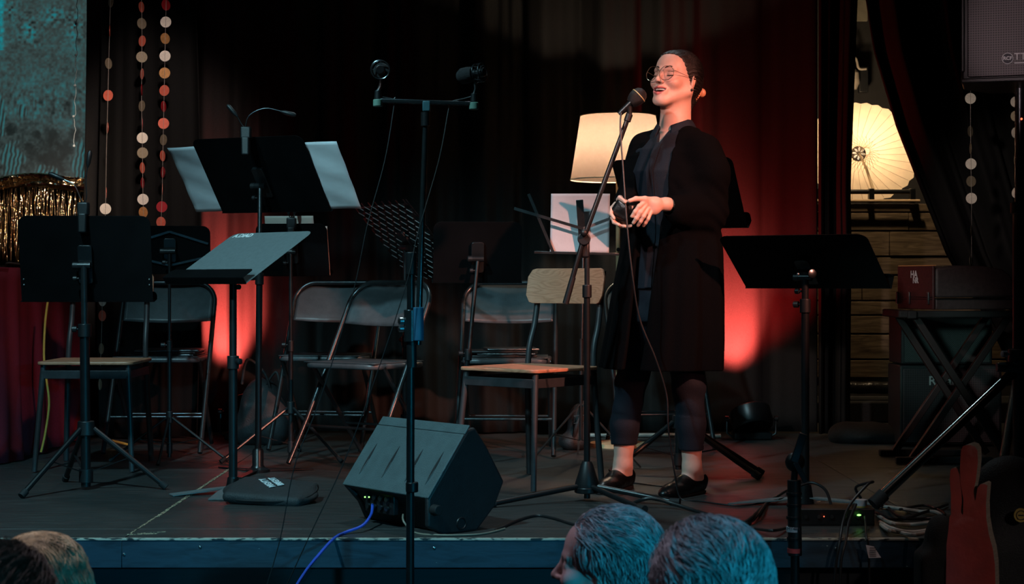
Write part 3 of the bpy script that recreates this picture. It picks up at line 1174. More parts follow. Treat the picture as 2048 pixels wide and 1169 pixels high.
# rolled black mat under the planks
m = MB()
a = P(1690, 776, 9.5); b_ = P(1830, 776, 9.5)
rm = m.tube([a + (b_ - a) * t + Vector((0, 0, .002 * math.sin(t * 20))) for t in [k / 20 for k in range(21)]], 0.035, 16).build('black_pipe', mat('glossy_pipe', (0.02, 0.02, 0.02), 0.25, bump=0.9, bscale=60))
tag(rm, 'black shiny pipe running along the foot of the plank wall', 'pipe')
tag(MB().box((2.2, 9.62, 0.06), (1.6, 0.5, 0.12)).build('low_riser', M['fabric_black'], bevel=0.01), 'low black step below the plank wall', 'step')
v_ = Vol()
for k in range(7):
    p = FL(1665 + k * 14, 872, 0.0)
    v_.ell((p.x, 8.25 + 0.05 * math.sin(k * 2), 0.035 + 0.012 * math.sin(k * 3)), (0.09, 0.10, 0.05 + 0.015 * math.cos(k * 1.7)), k=0.04)
o = v_.build('cloth_bundle', 'fabric_black', None, 0.008)
tag(o, 'crumpled black cloth on the floor at the foot of the curtain column', 'cloth')

# ================================================================== CHAIRS
def wood_chair(label, loc, rotz):
    t = thing('wooden_chair', label, 'chair', loc, rotz, 'wooden chairs with black steel legs')
    SZ = 0.465
    W = 0.205
    # local: faces -Y
    poly = rounded(0.405, 0.40, 0.03)
    m_ = MB().prism(poly, (0, 0, SZ - 0.014), (1, 0, 0), (0, 1, 0), (0, 0, 0.014))
    m_.build('seat', M['oak'], t, world=False, bevel=0.004)
    for sx in (-1, 1):
        MB().tube([(sx * 0.178, -0.172, SZ - 0.012), (sx * 0.205, -0.215, 0.004)], [0.0125, 0.0115], 12).build('leg', M['chair_leg_black'], t, world=False)
        MB().tube(smooth_path([(sx * 0.165, 0.268, 0.845), (sx * 0.167, 0.235, 0.64), (sx * 0.172, 0.195, SZ), (sx * 0.19, 0.225, 0.004)], 6), 0.0125, 12).build('leg', M['chair_leg_black'], t, world=False)
    m_ = MB()
    for (a, b_) in (((-.182, -.182), (.182, -.182)), ((-.182, .19), (.182, .19)), ((-.182, -.182), (-.182, .19)), ((.182, -.182), (.182, .19))):
        m_.bar((a[0], a[1], SZ - 0.055), (b_[0], b_[1], SZ - 0.055), 0.012, 0.035)
    m_.build('seat_frame', M['chair_leg_black'], t, world=False, bevel=0.002)
    # gently curved back board
    def fb(a, b_):
        return Vector((a, 0.245 + 0.028 * (1 - (a / 0.2) ** 2) + 0.18 * (b_ ), 0.785 + b_))
    pl = rounded(0.40, 0.165, 0.035, 6)
    m_ = MB()
    nx = 24
    vs = []; fs = []
    for side in (0, 1):
        for i in range(nx + 1):
            x = -0.2 + 0.4 * i / nx
            e = max(0, abs(x) - 0.165)
            hh = 0.072 - (0.035 - math.sqrt(max(0, 0.035 ** 2 - e ** 2)))
            for j in range(5):
                b_ = -hh + 2 * hh * j / 4
                p = fb(x, b_)
                vs.append((p.x, p.y - 0.024 + side * 0.012, p.z))
    n1 = 5
    off = (nx + 1) * 5
    for i in range(nx):
        for j in range(4):
            q = (i * n1 + j, (i + 1) * n1 + j, (i + 1) * n1 + j + 1, i * n1 + j + 1)
            fs.append(q); fs.append(tuple(x + off for x in q)[::-1])
        for j in (0, 4):
            q = (i * n1 + j, (i + 1) * n1 + j, (i + 1) * n1 + j + off, i * n1 + j + off)
            fs.append(q)
    for i in (0, nx):
        for j in range(4):
            fs.append((i * n1 + j, i * n1 + j + 1, i * n1 + j + 1 + off, i * n1 + j + off))
    m_.add(vs, fs)
    m_.build('backrest', M['oak'], t, world=False, bevel=0.002)
    return t


wood_chair('wooden chair with oak back and seat beside the microphone stand', (0.068, 6.57, 0), R(-41))
wood_chair('wooden chair behind the tripod music stand at far left', (-1.80, 7.14, 0), R(0))


def folding_chair(label, loc, rotz):
    t = thing('folding_chair', label, 'chair', loc, rotz, 'grey steel folding chairs')
    fr = []
    HW = 0.222
    foot = -0.27; top = 0.215; H = 0.80
    # continuous front hoop: foot - back top - foot
    def at(z): return foot + (top - foot) * (z / H) ** 0.92
    left = [(-HW, at(z), z) for z in (0.012, 0.2, 0.4, 0.55, 0.66)]
    arc = []
    for k in range(0, 10):
        a = math.pi / 2 * k / 9
        x = -HW + 0.10 * (1 - math.cos(a)); z = 0.70 + 0.098 * math.sin(a)
        arc.append((x, at(z) + 0.0, z))
    pts = left + arc
    pts = pts + [(-x, y + 0, z) for x, y, z in pts[::-1]]
    MB().tube(pts, 0.0115, 12).build('front_hoop', M['tube_grey'], t, world=False)
    # rear legs
    for sx in (-1, 1):
        MB().tube([(sx * 0.196, -0.13, 0.435), (sx * 0.196, 0.23, 0.012)], 0.0105, 12).build('leg', M['tube_grey'], t, world=False)
    MB().cyl((-0.196, 0.10, 0.165), (0.196, 0.10, 0.165), 0.006).build('rear_stretcher', M['tube_grey'], t, world=False)
    MB().cyl((-HW, at(.17), .17), (HW, at(.17), .17), 0.0065).build('front_stretcher', M['tube_grey'], t, world=False)
    # seat pan
    m_ = MB()
    def pan(u, v):
        x = (u - 0.5) * 0.39; y = -0.19 + 0.37 * v
        e = max(abs(u - 0.5) * 2, abs(v - 0.5) * 2)
        return Vector((x * (1 - 0.06 * v), y, 0.452 - 0.012 * (1 - e ** 4) + 0.0))
    m_.grid(pan, 16, 14)
    m_.build('seat', M['chair_black'], t, world=False, solid=0.003, angle=70)
    m_ = MB().prism(rounded(0.405, 0.385, 0.06), (0, -0.005, 0.425), (1, 0, 0), (0, 1, 0), (0, 0, 0.024))
    m_.build('seat_rim', M['chair_black'], t, world=False, bevel=0.009)
    # back panel: bent steel, rounded top following the hoop
    def bp_(u, v):
        x = (u - 0.5) * 2 * (HW - 0.012)
        e = max(0.0, abs(x) - (HW - 0.095))
        ztop = 0.700 + math.sqrt(max(0.0, 0.085 ** 2 - e ** 2)) if e > 0 else 0.785
        zb_ = 0.615 - 0.012 * (1 - (x / HW) ** 2)
        z_ = zb_ + (ztop - zb_) * v
        return Vector((x, at(z_) + 0.035 * (1 - (x / HW) ** 2), z_))
    MB().grid(bp_, 30, 10).build('backrest', M['chair_black'], t, world=False, solid=0.004, angle=70)
    return t


folding_chair('grey folding chair in front of the other, its leg beside the stage monitor', (-0.644, 7.27, 0), R(-33))
folding_chair('grey folding chair behind the nearer folding chair, left of the microphone bar stand', (-0.885, 7.98, 0), R(-9))
folding_chair('grey folding chair behind the wooden chair at far left', (-1.665, 7.86, 0), R(1))
folding_chair('grey folding chair behind the oak chair, dark folders on its seat', (-0.02, 7.74, 0), R(-3))
folding_chair('grey folding chair almost hidden behind the standing woman', (0.70, 8.0, 0), R(8))
# folders on the right hand folding chair
for k, (dx, rz, w_, mm_) in enumerate(((0.0, 3, 0.30, M['plastic_black']), (0.02, -4, 0.27, M['steel_dark']), (-0.02, 2, 0.29, M['plastic_black']), (0.035, 6, 0.24, M['steel_dark']))):
    o = MB().box((0, 0, 0), (w_, 0.23, 0.009)).build('folder', mm_, bevel=0.003)
    o.location = (-0.04 + dx, 7.70, 0.459 + k * 0.0102)
    o.rotation_euler = (0, 0, R(rz))
    tag(o, ['black folder at the bottom of the stack on the folding chair', 'shiny grey folder second from the bottom of the stack',
            'black folder second from the top of the stack', 'shiny grey folder on top of the stack on the folding chair'][k], 'folder', 'folders stacked on the folding chair')
for k, (w_, mm_) in enumerate(((0.32, M['steel_dark']), (0.30, M['plastic_black']), (0.30, M['steel_dark']))):
    o = MB().box((0, 0, 0), (w_, 0.23, 0.009)).build('folder', mm_, bevel=0.003)
    o.location = (-1.64 + 0.01 * k, 7.82, 0.459 + k * 0.0102)
    o.rotation_euler = (0, 0, R(-3 + 3 * k))
    tag(o, ['shiny folder lowest on the far left folding chair', 'black folder between two shiny ones on the far left folding chair', 'shiny folder topmost on the far left folding chair'][k], 'folder', 'folders on the far left folding chair')

# ================================================================== STANDS
def tripod_parts(t, c, hub, rad, angs, pole_r, leg_r, brace=True, lo=0.03, legmat='black_metal', hubname='leg_hub', foot_r=None):
    """legs run from the hub down to the floor"""
    c = Vector(c)
    mt = M[legmat]
    MB().cyl(c + Vector((0, 0, hub - 0.035)), c + Vector((0, 0, hub + 0.02)), pole_r * 1.9, pole_r * 1.7, 16).build(hubname, M['plastic_black'], t, bevel=0.003)
    for a in angs:
        if isinstance(a, tuple):
            a, rr_ = a
        else:
            rr_ = rad
        d = Vector((math.cos(R(a)), math.sin(R(a)), 0))
        foot = c + d * rr_ + Vector((0, 0, leg_r + 0.002))
        top = c + d * pole_r * 1.6 + Vector((0, 0, hub - 0.01))
        l = MB().cyl(top, foot, leg_r, leg_r, 10).build('leg', mt, t)
        f2 = top + (foot - top) * 0.94
        MB().cyl(f2, foot + (foot - top).normalized() * 0.006, foot_r or leg_r * 1.35, foot_r or leg_r * 1.3, 12).build('rubber_foot', M['rubber'], l)
        if brace:
            mid = top + (foot - top) * 0.5
            MB().bar(c + d * pole_r * 1.1 + Vector((0, 0, lo + 0.04)), mid, leg_r * 1.1, 0.003).build('brace', mt, l)
    if brace:
        MB().cyl(c + Vector((0, 0, lo)), c + Vector((0, 0, lo + 0.05)), pole_r * 1.45, None, 14).build('brace_collar', M['plastic_black'], t)


def knob(t, c, d, r_=0.012, l=0.022, name='knob', mt='plastic_black'):
    c = Vector(c); d = Vector(d).normalized()
    MB().lathe([(0.004, 0), (0.004, l * .4), (r_, l * .4), (r_, l), (r_ * .6, l + .003)], c, d, 14).build(name, M[mt], t)


def music_stand(name, label, cpx, D, yaw, tilt, w_, h_, foot, dm='desk_black', tri=None, pole_r=(0.0125, 0.010), lip=0.028, tray=0.055,
                polemat='steel_dark', holes=False, rivets=False, group='music stands', base='tripod', split=None, drop=0.0):
    C = P(cpx[0], cpx[1], D)
    a = R(yaw); tl = R(tilt)
    ux = Vector((math.cos(a), math.sin(a), 0))
    bk = Vector((math.sin(a), -math.cos(a), 0))
    U = bk * math.sin(tl) + Vector((0, 0, 1)) * math.cos(tl)
    N = -bk * math.cos(tl) + Vector((0, 0, 1)) * math.sin(tl)     # faces the player
    pole = C - N * 0.035 - U * drop
    if foot is None:
        foot = Vector((pole.x, pole.y, 0))
    foot = Vector(foot)
    t = thing(name, label, 'music stand', foot, 0, group)
    if holes:
        nx, ny = 8, 14
        m_ = MB(); slot_glints = MB()
        vs = []
        def pp(u, v): return C + ux * (u - .5) * w_ + U * (v - .5) * h_
        g = 0.30
        for j in range(ny):
            v0 = j / ny; v1 = (j + 1) / ny
            m_.prism([(0, v0 * h_), (w_, v0 * h_), (w_, (v0 + (v1 - v0) * g) * h_), (0, (v0 + (v1 - v0) * g) * h_)], C - ux * w_ / 2 - U * h_ / 2, ux, U, N * 0.002)
            for i in range(nx + 1):
                x0 = (i + (0.5 if j % 2 else 0)) / nx * w_ - 0.006
                x0 = min(max(x0, 0), w_ - .012)
                m_.prism([(x0, v0 * h_), (x0 + 0.012, v0 * h_), (x0 + .012, v1 * h_), (x0, v1 * h_)], C - ux * w_ / 2 - U * h_ / 2, ux, U, N * 0.002)
            # pale bars painted as light caught on the slot edges
            for i in range(nx):
                x0 = (i + (0.5 if j % 2 else 0)) / nx * w_ + 0.010
                if x0 + 0.03 > w_:
                    continue
                q = C - ux * w_ / 2 - U * h_ / 2 + ux * x0 + U * (v0 + .015) * h_ - N * 0.003
                slot_glints.cyl(q + U * 0.006, q + ux * 0.030 - U * 0.016, 0.0017, None, 6)
        nf_ = len(m_.f)
        m_.add(slot_glints.v, slot_glints.f)
        dsk = m_.build('desk', M['perf_black'], t)
        dsk.data.materials.append(M['glint_grey'])
        for p_ in dsk.data.polygons:
            if p_.index >= nf_:
                p_.material_index = 1
    else:
        poly = rounded(w_, h_, 0.035, 5, (1, 1, 0, 0))
        m_ = MB().prism(poly, C, ux, U, N * 0.002)
        m_.build('desk', M[dm], t, bevel=0.0008)
    if tray:
        b0 = C - U * h_ / 2
        m_ = MB().prism(rounded(w_ + 0.01, tray, 0.004, 2, (0, 0, 0, 0)), b0 + N * tray / 2 - U * 0.001, ux, N, -U * 0.002)
        ll = rounded(w_ + 0.01, lip, 0.016, 4, (1, 1, 0, 0))
        m_.prism(ll, b0 + N * tray + U * (lip / 2 - .002), ux, U, N * 0.002)
        m_.build('tray', M['desk_black'], t, bevel=0.0008)
    # bracket on the back
    m_ = MB().prism(rounded(0.055, min(0.15, h_ * .5), 0.01, 3), C - U * drop - N * 0.016, ux, U, N * 0.016)
    m_.build('desk_bracket', M['black_metal'], t, bevel=0.002)
    knob(t, pole - ux * 0.012, -ux, 0.014, 0.03, 'tilt_knob')
    MB().cyl(pole - ux * 0.025, pole + ux * 0.025, 0.013, None, 14).build('tilt_joint', M['black_metal'], t)
    top = pole.copy()
    z_split = split if split else foot.z + 0.55 * (top.z - foot.z)
    mid = foot + (top - foot) * ((z_split - foot.z) / (top.z - foot.z))
    MB().cyl(mid - Vector((0, 0, 0.02)), top, pole_r[1], None, 14).build('upper_pole', M[polemat], t)
    MB().cyl(foot + Vector((0, 0, 0.012)), mid, pole_r[0], None, 14).build('lower_pole', M['black_metal'], t)
    MB().cyl(mid - Vector((0, 0, 0.03)), mid + Vector((0, 0, 0.02)), pole_r[0] * 1.35, None, 14).build('height_collar', M['plastic_black'], t, bevel=0.002)
    knob(t, mid - ux * pole_r[0], -ux, 0.012, 0.028, 'height_knob')
    knob(t, pole - Vector((0, 0, 0.05)) - ux * pole_r[0], -ux, 0.010, 0.022, 'tilt_lock')
    if rivets:
        m_ = MB()
        for sx in (-1, 1):
            for dz in (0, 0.022):
                m_.ball(C + ux * sx * (w_ / 2 - 0.012) - U * (h_ / 2 - 0.065 - dz) - N * 0.001, 0.0036, 10)
        m_.build('rivets', M['chrome'], t)
    if tri:
        hub, rad, angs, lr = tri
        tripod_parts(t, foot, hub, rad, angs, pole_r[0], lr)
    t['_C'] = list(C); t['_ux'] = list(ux); t['_U'] = list(U); t['_N'] = list(N)
    for k_ in ('_C', '_ux', '_U', '_N'):
        FR[t.name + k_] = Vector(t[k_]); del t[k_]
    return t


FR = {}
M['perf_black'] = mat('perforated_black', (0.008, 0.008, 0.009), 0.5, 0.0, 0.2, 30, spec=0.2)
M['glint_grey'] = mat('glint_grey', (0.20, 0.21, 0.21), 0.5)
M['mesh_dark'] = mat('mesh_dark', (0.012, 0.012, 0.013), 0.4, 0.3, 0.3, 300, 0.6, 900)
M['brace_steel'] = M['steel_dark']

# A: front left, tripod on the deck
A = music_stand('music_stand', 'black music stand with tripod at far left, seen from behind, clip lamp on top',
                (171.5, 518), 6.36, 2, 11, 0.505, 0.335, (-1.642, 6.36, 0), tri=(0.245, 0.31, [(237, .31), (0, .305), (121, .28)], 0.0105),
                pole_r=(0.0185, 0.013), lip=0.03, rivets=True, polemat='tube_grey', drop=0.02, split=0.62)
# B: tall, with taped sheets
B = music_stand('music_stand', 'tall black music stand holding white sheets that stick out on both sides',
                (522, 351), 6.95, -22, 40, 0.53, 0.39, (-1.07, 6.95, 0), polemat='steel_dark', pole_r=(0.0135, 0.0095), drop=0.03, split=0.82)
MB().lathe([(0.05, 0), (0.05, 0.012), (0.03, 0.02), (0.024, 0.03), (0.024, 0.09), (0.017, 0.10)], (-1.07, 6.95, 0), (0, 0, 1), 24).build('base_socket', M['black_metal'], B)
for a_ in (20, 140, 260):
    d = Vector((math.cos(R(a_)), math.sin(R(a_)), 0))
    MB().bar(Vector((-1.07, 6.95, 0.012)) + d * .04, Vector((-1.07, 6.95, 0.004)) + d * 0.24, 0.03, 0.004).build('leg', M['black_metal'], B)
# C: grey desk lying open
Cc = music_stand('music_stand', 'low music stand with a pale grey tilted desk lettered in white',
                 (480, 516), 6.30, 136, 58, 0.50, 0.375, None, dm='desk_grey', pole_r=(0.0165, 0.014), lip=0.058, tray=0.028, drop=0.06, polemat='black_metal', split=0.5)
cf = Cc.location.copy()
for d in (Vector((-0.20, -.10, 0)), Vector((-0.02, -.22, 0)), Vector((0.16, 0.12, 0))):
    MB().prism([(-0.022, 0), (0.022, 0), (0.034, 0.10), (0.030, 0.24), (-0.030, 0.24), (-0.034, 0.10)], cf + Vector((0, 0, 0.020)), Vector((-d.y, d.x, 0)).normalized(), (d.normalized() + Vector((0, 0, -0.075))), (0, 0, 0.004)).build('leg', M['desk_grey'], Cc)
MB().cyl(cf + Vector((0, 0, 0.004)), cf + Vector((0, 0, 0.06)), 0.03, 0.02, 18).build('base_socket', M['black_metal'], Cc)
fr = lambda t, k: FR[t.name + k]
tc = fr(Cc, '_C')
textmesh('desk_lettering', 'A.DIAD', 0.036, 'print_white', Cc, tc + fr(Cc, '_ux') * 0.165 + fr(Cc, '_U') * 0.165 + fr(Cc, '_N') * 0.0032, -fr(Cc, '_ux'), fr(Cc, '_U'), 0.0004, bold=0.0008)
# J: right hand stand
J = music_stand('music_stand', 'black music stand with steeply tilted desk standing right of the woman',
                (1607, 525), 5.93, -30, 56, 0.55, 0.335, None, pole_r=(0.0145, 0.0125), drop=0.045, polemat='black_metal', lip=0.02, tray=0.05, split=0.72)
jf = J.location.copy()
for d in (Vector((-0.23, -0.02, 0)), Vector((0.22, -0.06, 0)), Vector((0.02, 0.24, 0))):
    MB().prism([(-0.020, 0), (0.020, 0), (0.036, 0.12), (0.006, 0.28), (-0.006, 0.28), (-0.036, 0.12)], jf + Vector((0, 0, 0.024)), Vector((-d.y, d.x, 0)).normalized(), (d.normalized() + Vector((0, 0, -0.075))), (0, 0, 0.004)).build('leg', M['desk_grey'], J)
MB().cyl(jf + Vector((0, 0, 0.004)), jf + Vector((0, 0, 0.07)), 0.032, 0.021, 18).build('base_socket', M['black_metal'], J)
knob(J, P(1622, 548, 5.87), (0.3, -1, 0), 0.016, 0.012, 'tilt_knob', 'steel_dark')
MB().ball(P(1596, 549, 5.86), 0.006, 10).build('screw_cap', M['chrome'], J)
# I: behind the woman
I = music_stand('music_stand', 'large black music stand whose corners show on both sides of the woman',
                (1358, 388), 6.95, -25, 38, 0.53, 0.36, None, pole_r=(0.0145, 0.012), drop=0.03, polemat='black_metal', lip=0.045, tray=0.05,
                tri=(0.22, 0.40, [(198, .30), (318, .40), (336, .36), (90, .3)][:3], 0.012))
# F: perforated desk leaning
Fq = music_stand('music_stand', 'perforated black music stand leaning behind the microphone bar pole',
                 (815, 480), 7.74, -57, 42, 0.53, 0.47, None, holes=True, pole_r=(0.0125, 0.010), drop=0.02, lip=0.01, tray=0.02, polemat='black_metal',
                 tri=(0.16, 0.19, [30, 150, 270], 0.009))
# G: plain black one in front of the right folding chair
G = music_stand('music_stand', 'plain black music stand in the dark behind the perforated one',
                (955, 505), 7.08, 4, 16, 0.38, 0.27, (P(913, 560, 7.08).x, 7.08, 0), pole_r=(0.0115, 0.0095), drop=0.02,
                tri=(0.16, 0.20, [200, 320, 80], 0.009), lip=0.02)
# D: folding stand with thin frame
Dq = music_stand('music_stand', 'small black folding music stand between the far left stand and the grey desk',
                 (340, 500), 7.46, 8, 12, 0.36, 0.22, None, pole_r=(0.009, 0.007), drop=0.0, polemat='black_metal',
                 tri=(0.20, 0.26, [(345, .28), (200, .26), (270, .24)], 0.006), lip=0.02)
m_ = MB()
cD = fr(Dq, '_C'); uxD = fr(Dq, '_ux'); UD = fr(Dq, '_U'); ND = fr(Dq, '_N')
for s in (-1, 1):
    m_.bar(cD + UD * 0.085 - ND * 0.008, cD + uxD * s * 0.17 + UD * 0.03 - ND * 0.008, 0.010, 0.002, ND)
    m_.bar(cD - UD * 0.07 - ND * 0.008, cD + uxD * s * 0.17 + UD * (-0.03) - ND * 0.008, 0.010, 0.002, ND)
m_.build('cross_arms', M['tube_grey'], Dq)
# E: stand with cream sheets
E = music_stand('music_stand', 'black music stand with cream sheets and a clip, behind the grey desk',
                (585, 500), 7.5, -6, 16, 0.33, 0.245, None, pole_r=(0.0105, 0.009), drop=0.0, polemat='black_metal',
                tri=(0.24, 0.32, [(215, .34), (325, .3), (90, .3)], 0.008), lip=0.02)


def sheet(label, C, ux, U, N, w_, h_, material='paper', group=None, seed=0, wob=0.004, name='sheet_music'):
    r_ = random.Random(seed)
    a, b_ = r_.uniform(0, 6), r_.uniform(0, 6)
    def fn(u, v):
        return C + ux * (u - .5) * w_ + U * (v - .5) * h_ + N * (wob * math.sin(u * 7 + a) * math.sin(v * 5 + b_) + wob * .4 * math.sin(v * 17 + u * 9))
    o = MB().grid(fn, 20, 20).build(name, M[material], solid=0.0004, angle=80)
    return tag(o, label, 'sheet music', group)


cB = fr(B, '_C'); uB = fr(B, '_ux'); UB = fr(B, '_U'); NB = fr(B, '_N')
sheet('white sheet sticking out left of the tall music stand', cB - uB * 0.205 + NB * 0.012 - UB * 0.022, uB, UB, NB, 0.40, 0.345, 'paper', None, 1)
sheet('white creased sheet sticking out right of the tall music stand', cB + uB * 0.205 + NB * 0.012 - UB * 0.022, uB, UB, NB, 0.40, 0.345, 'paper', None, 2)
cE = fr(E, '_C'); uE = fr(E, '_ux'); UE = fr(E, '_U'); NE = fr(E, '_N')
sheet('cream booklet standing up above the desk behind the grey music stand', cE + UE * 0.03 + NE * 0.014 - uE * .01, uE, UE, NE, 0.225, 0.25, 'paper_cream', None, 3, 0.001, 'music_booklet')
sheet('narrow cream page showing at the right edge of the booklet stand', cE + uE * 0.140 + NE * 0.010 - UE * .01 , uE, UE, NE, 0.05, 0.235, 'paper_cream', None, 4, 0.001)

# H: thin wire stand with an A4 sheet, seen from behind
DH = 7.30
hf_ = FL(1162, 918); hf_.y = DH; hf_.x = P(1162, 500, DH).x
H = thing('music_stand', 'thin wire folding music stand holding a white sheet, left of the woman', 'music stand', (hf_.x, DH, 0), 0, 'music stands')
def q(px, py, dy=0): return P(px, py, DH + dy)
MB().bar(q(1159, 400, -.03), q(1167, 512, 0), 0.032, 0.004, (0, -1, 0)).build('centre_bar', M['tube_grey'], H, bevel=0.002)
MB().bar(q(1028, 417, -.02), q(1166, 458, -.02), 0.013, 0.003, (0, -1, 0)).build('arm', M['tube_grey'], H)
MB().bar(q(1057, 388, -.02), q(1107, 507, -.01), 0.013, 0.003, (0, -1, 0)).build('arm', M['tube_grey'], H)
MB().bar(q(1166, 458, -.02), q(1224, 436, -.02), 0.013, 0.003, (0, -1, 0)).build('arm', M['chrome'], H)
MB().bar(q(1068, 505, 0), q(1238, 509, 0), 0.012, 0.014, (0, -1, 0)).build('ledge', M['tube_grey'], H, bevel=0.002)
MB().cyl(q(1166, 505, 0.01), Vector((hf_.x, DH, 0.30)), 0.006).build('upper_pole', M['steel_dark'], H)
MB().cyl(Vector((hf_.x, DH, 0.55)), Vector((hf_.x, DH, 0.10)), 0.008).build('lower_pole', M['tube_grey'], H)
for a, r_ in ((222, .33), (318, .33), (90, .33)):
    d = Vector((math.cos(R(a)), math.sin(R(a)), 0))
    c0 = Vector((hf_.x, DH, 0))
    l = MB().bar(c0 + Vector((0, 0, 0.26)) + d * 0.01, c0 + d * r_ + Vector((0, 0, 0.006)), 0.009, 0.005).build('leg', M['chrome'], H)
    MB().bar(c0 + Vector((0, 0, 0.10)) + d * 0.008, c0 + d * r_ * .5 + Vector((0, 0, 0.135)), 0.007, 0.003).build('brace', M['steel_dark'], l)
sheet('white sheet on the thin wire stand beside the floor lamp', P(1160, 447, DH + 0.03), Vector((1, 0, 0)), Vector((0.02, 0.05, 1)).normalized(), Vector((0, -1, 0)), 0.262, 0.265, 'paper', None, 8, 0.0015)

# clip lamps
def clip_lamp(label, base, heads, D):
    t = thing('clip_lamp', label, 'clip lamp', base, 0, 'clip lamps on music stands')
    MB().box(base, (0.042, 0.04, 0.05)).build('battery_box', M['plastic_black'], t, bevel=0.006)
    MB().box(base + Vector((0, -0.005, -0.055)), (0.032, 0.045, 0.075)).build('clip', M['plastic_black'], t, bevel=0.006)
    for hd in heads:
        pts = smooth_path([base + Vector((0, 0, 0.02))] + [P(a, b_, D) for a, b_ in hd], 6)
        MB().tube(pts, 0.0022, 8).build('gooseneck', M['steel_dark'], t)
        d = (pts[-1] - pts[-2]).normalized()
        MB().tube([pts[-1] - d * 0.01, pts[-1] + d * 0.008, pts[-1] + d * 0.045, pts[-1] + d * 0.055], [0.004, 0.009, 0.010, 0.005], 12).build('lamp_head', M['plastic_black'], t)
    return t


clip_lamp('clip lamp on the far left music stand with its head bent left', P(167, 418, 6.33), [[(160, 395), (148, 370), (124, 358)], [(173, 395), (172, 360), (176, 330)]], 6.33)
clip_lamp('clip lamp on top of the tall music stand, neck arching right', P(492, 266, 6.78), [[(490, 262), (498, 232), (530, 217), (566, 224)], [(484, 250), (475, 234), (472, 230)]], 6.78)
clip_lamp('small clip lamp above the cream booklet', P(583, 447, 7.42), [[(588, 432), (589, 425)], [(578, 432), (577, 426)]], 7.42)

# ------------------------------------------------------------------ stereo microphone bar stand in front of the stage
DS = 4.72
S = thing('microphone_stand', 'tall thin stand in front of the stage with a crossbar carrying two microphones', 'microphone stand', (P(820, 1169, DS).x, DS, -0.9), 0)
b0 = Vector((P(820, 1169, DS).x - 0.002, DS, -0.9))
j1 = P(823, 680, DS); j2 = P(842, 600, DS); tp = P(852, 215, DS)
MB().cyl(b0, P(822, 520, DS), 0.0125, 0.0115, 14).build('lower_pole', M['black_metal'], S)
MB().cyl(P(836, 690, DS - .012), tp, 0.0095, 0.0075, 14).build('upper_pole', M['tube_grey'], S)
MB().cyl(P(822, 620, DS), P(822, 684, DS), 0.0205, None, 18).build('clamp', M['tube_grey'], S, bevel=0.002)
MB().cyl(P(837, 615, DS - .02), P(837, 682, DS - .02), 0.015, None, 18).build('clamp', mat('clamp_blue', (0.03, 0.14, 0.24), 0.5), S, bevel=0.002)
MB().tube([P(823, 684, DS), P(824, 735, DS)], [0.015, 0.014], 14).build('pole_sleeve', M['plastic_black'], S)
knob(S, P(812, 643, DS), (-1, -.4, 0), 0.011, 0.02, 'clamp_knob', 'chrome')
knob(S, P(812, 658, DS), (-1, -.4, 0), 0.009, 0.02, 'clamp_knob', 'chrome')
MB().cyl(P(822, 505, DS), P(822, 550, DS), 0.016, None, 16).build('top_clutch', M['plastic_black'], S, bevel=0.002)
MB().cyl(P(824, 965, DS), P(824, 985, DS), 0.018, None, 16).build('ring_collar', M['black_metal'], S, bevel=0.003)
MB().cyl(P(851, 225, DS), P(851, 252, DS), 0.013, None, 16).build('neck_collar', M['plastic_black'], S)
MB().box(P(853, 213, DS), (0.022, 0.02, 0.03)).build('bar_joint', mat('bar_teal', (0.04, 0.12, 0.14), 0.5), S, bevel=0.003)
MB().bar(P(754, 201, DS), P(952, 208, DS), 0.016, 0.011).build('crossbar', M['tube_grey'], S, bevel=0.002)
tripod_parts(S, b0, 0.30, 0.35, [100, 220, 340], 0.0125, 0.011)


def mic_capsule(label, base, head, D, tilt_dir):
    t = thing('condenser_microphone', label, 'microphone', base, 0, 'microphones on the crossbar')
    MB().cyl(base - Vector((0, 0, 0.016)), base + Vector((0, 0, 0.004)), 0.014, None, 16).build('mount_screw', mat('mount_green', (0.16, 0.28, 0.22), 0.5), t, bevel=0.002)
    MB().cyl(base + Vector((0, 0, .004)), base + Vector((0, 0, 0.030)), 0.011, 0.009, 16).build('mount_swivel', M['plastic_black'], t, bevel=0.002)
    MB().tube([base + Vector((0, 0, 0.028)), (base + head) / 2 + Vector((0.004, 0, 0)), head - Vector((0, 0, 0.016))], [0.0055, 0.004, 0.004], 10).build('mount_arm', M['steel_dark'], t)
    d = Vector(tilt_dir).normalized()
    MB().cyl(head - d * 0.035, head + d * 0.03, 0.013, None, 18).build('microphone_body', M['black_metal'], t, bevel=0.002)
    MB().lathe([(0.006, 0), (0.021, .002), (0.0235, 0.02), (0.0225, 0.04), (0.014, 0.052), (0.0, 0.055)], head, d, 24).build('foam_windscreen', M['fabric_black'], t)
    q_ = Vector((0, 0, 1)).rotation_difference(d)
    for h in (-0.028, -0.008):
        pts = [head + q_ @ Vector((0.0265 * math.cos(a), 0.0265 * math.sin(a), h)) for a in [2 * math.pi * k / 28 for k in range(28)]]
        MB().tube(pts, 0.0018, 6, closed=True).build('shock_ring', M['tube_grey'], t)
    m__ = MB()
    for k in range(8):
        a = 2 * math.pi * k / 8
        m__.cyl(head + q_ @ Vector((0.0265 * math.cos(a), 0.0265 * math.sin(a), -.028)), head + q_ @ Vector((0.0265 * math.cos(a + .3), 0.0265 * math.sin(a + .3), -.008)), 0.001, None, 5)
        m__.cyl(head + q_ @ Vector((0.0265 * math.cos(a), 0.0265 * math.sin(a), -.018)), head + q_ @ Vector((0.012 * math.cos(a + .2), 0.012 * math.sin(a + .2), -.018)), 0.001, None, 5)
    m__.build('shock_cords', M['rubber'], t)
    return t


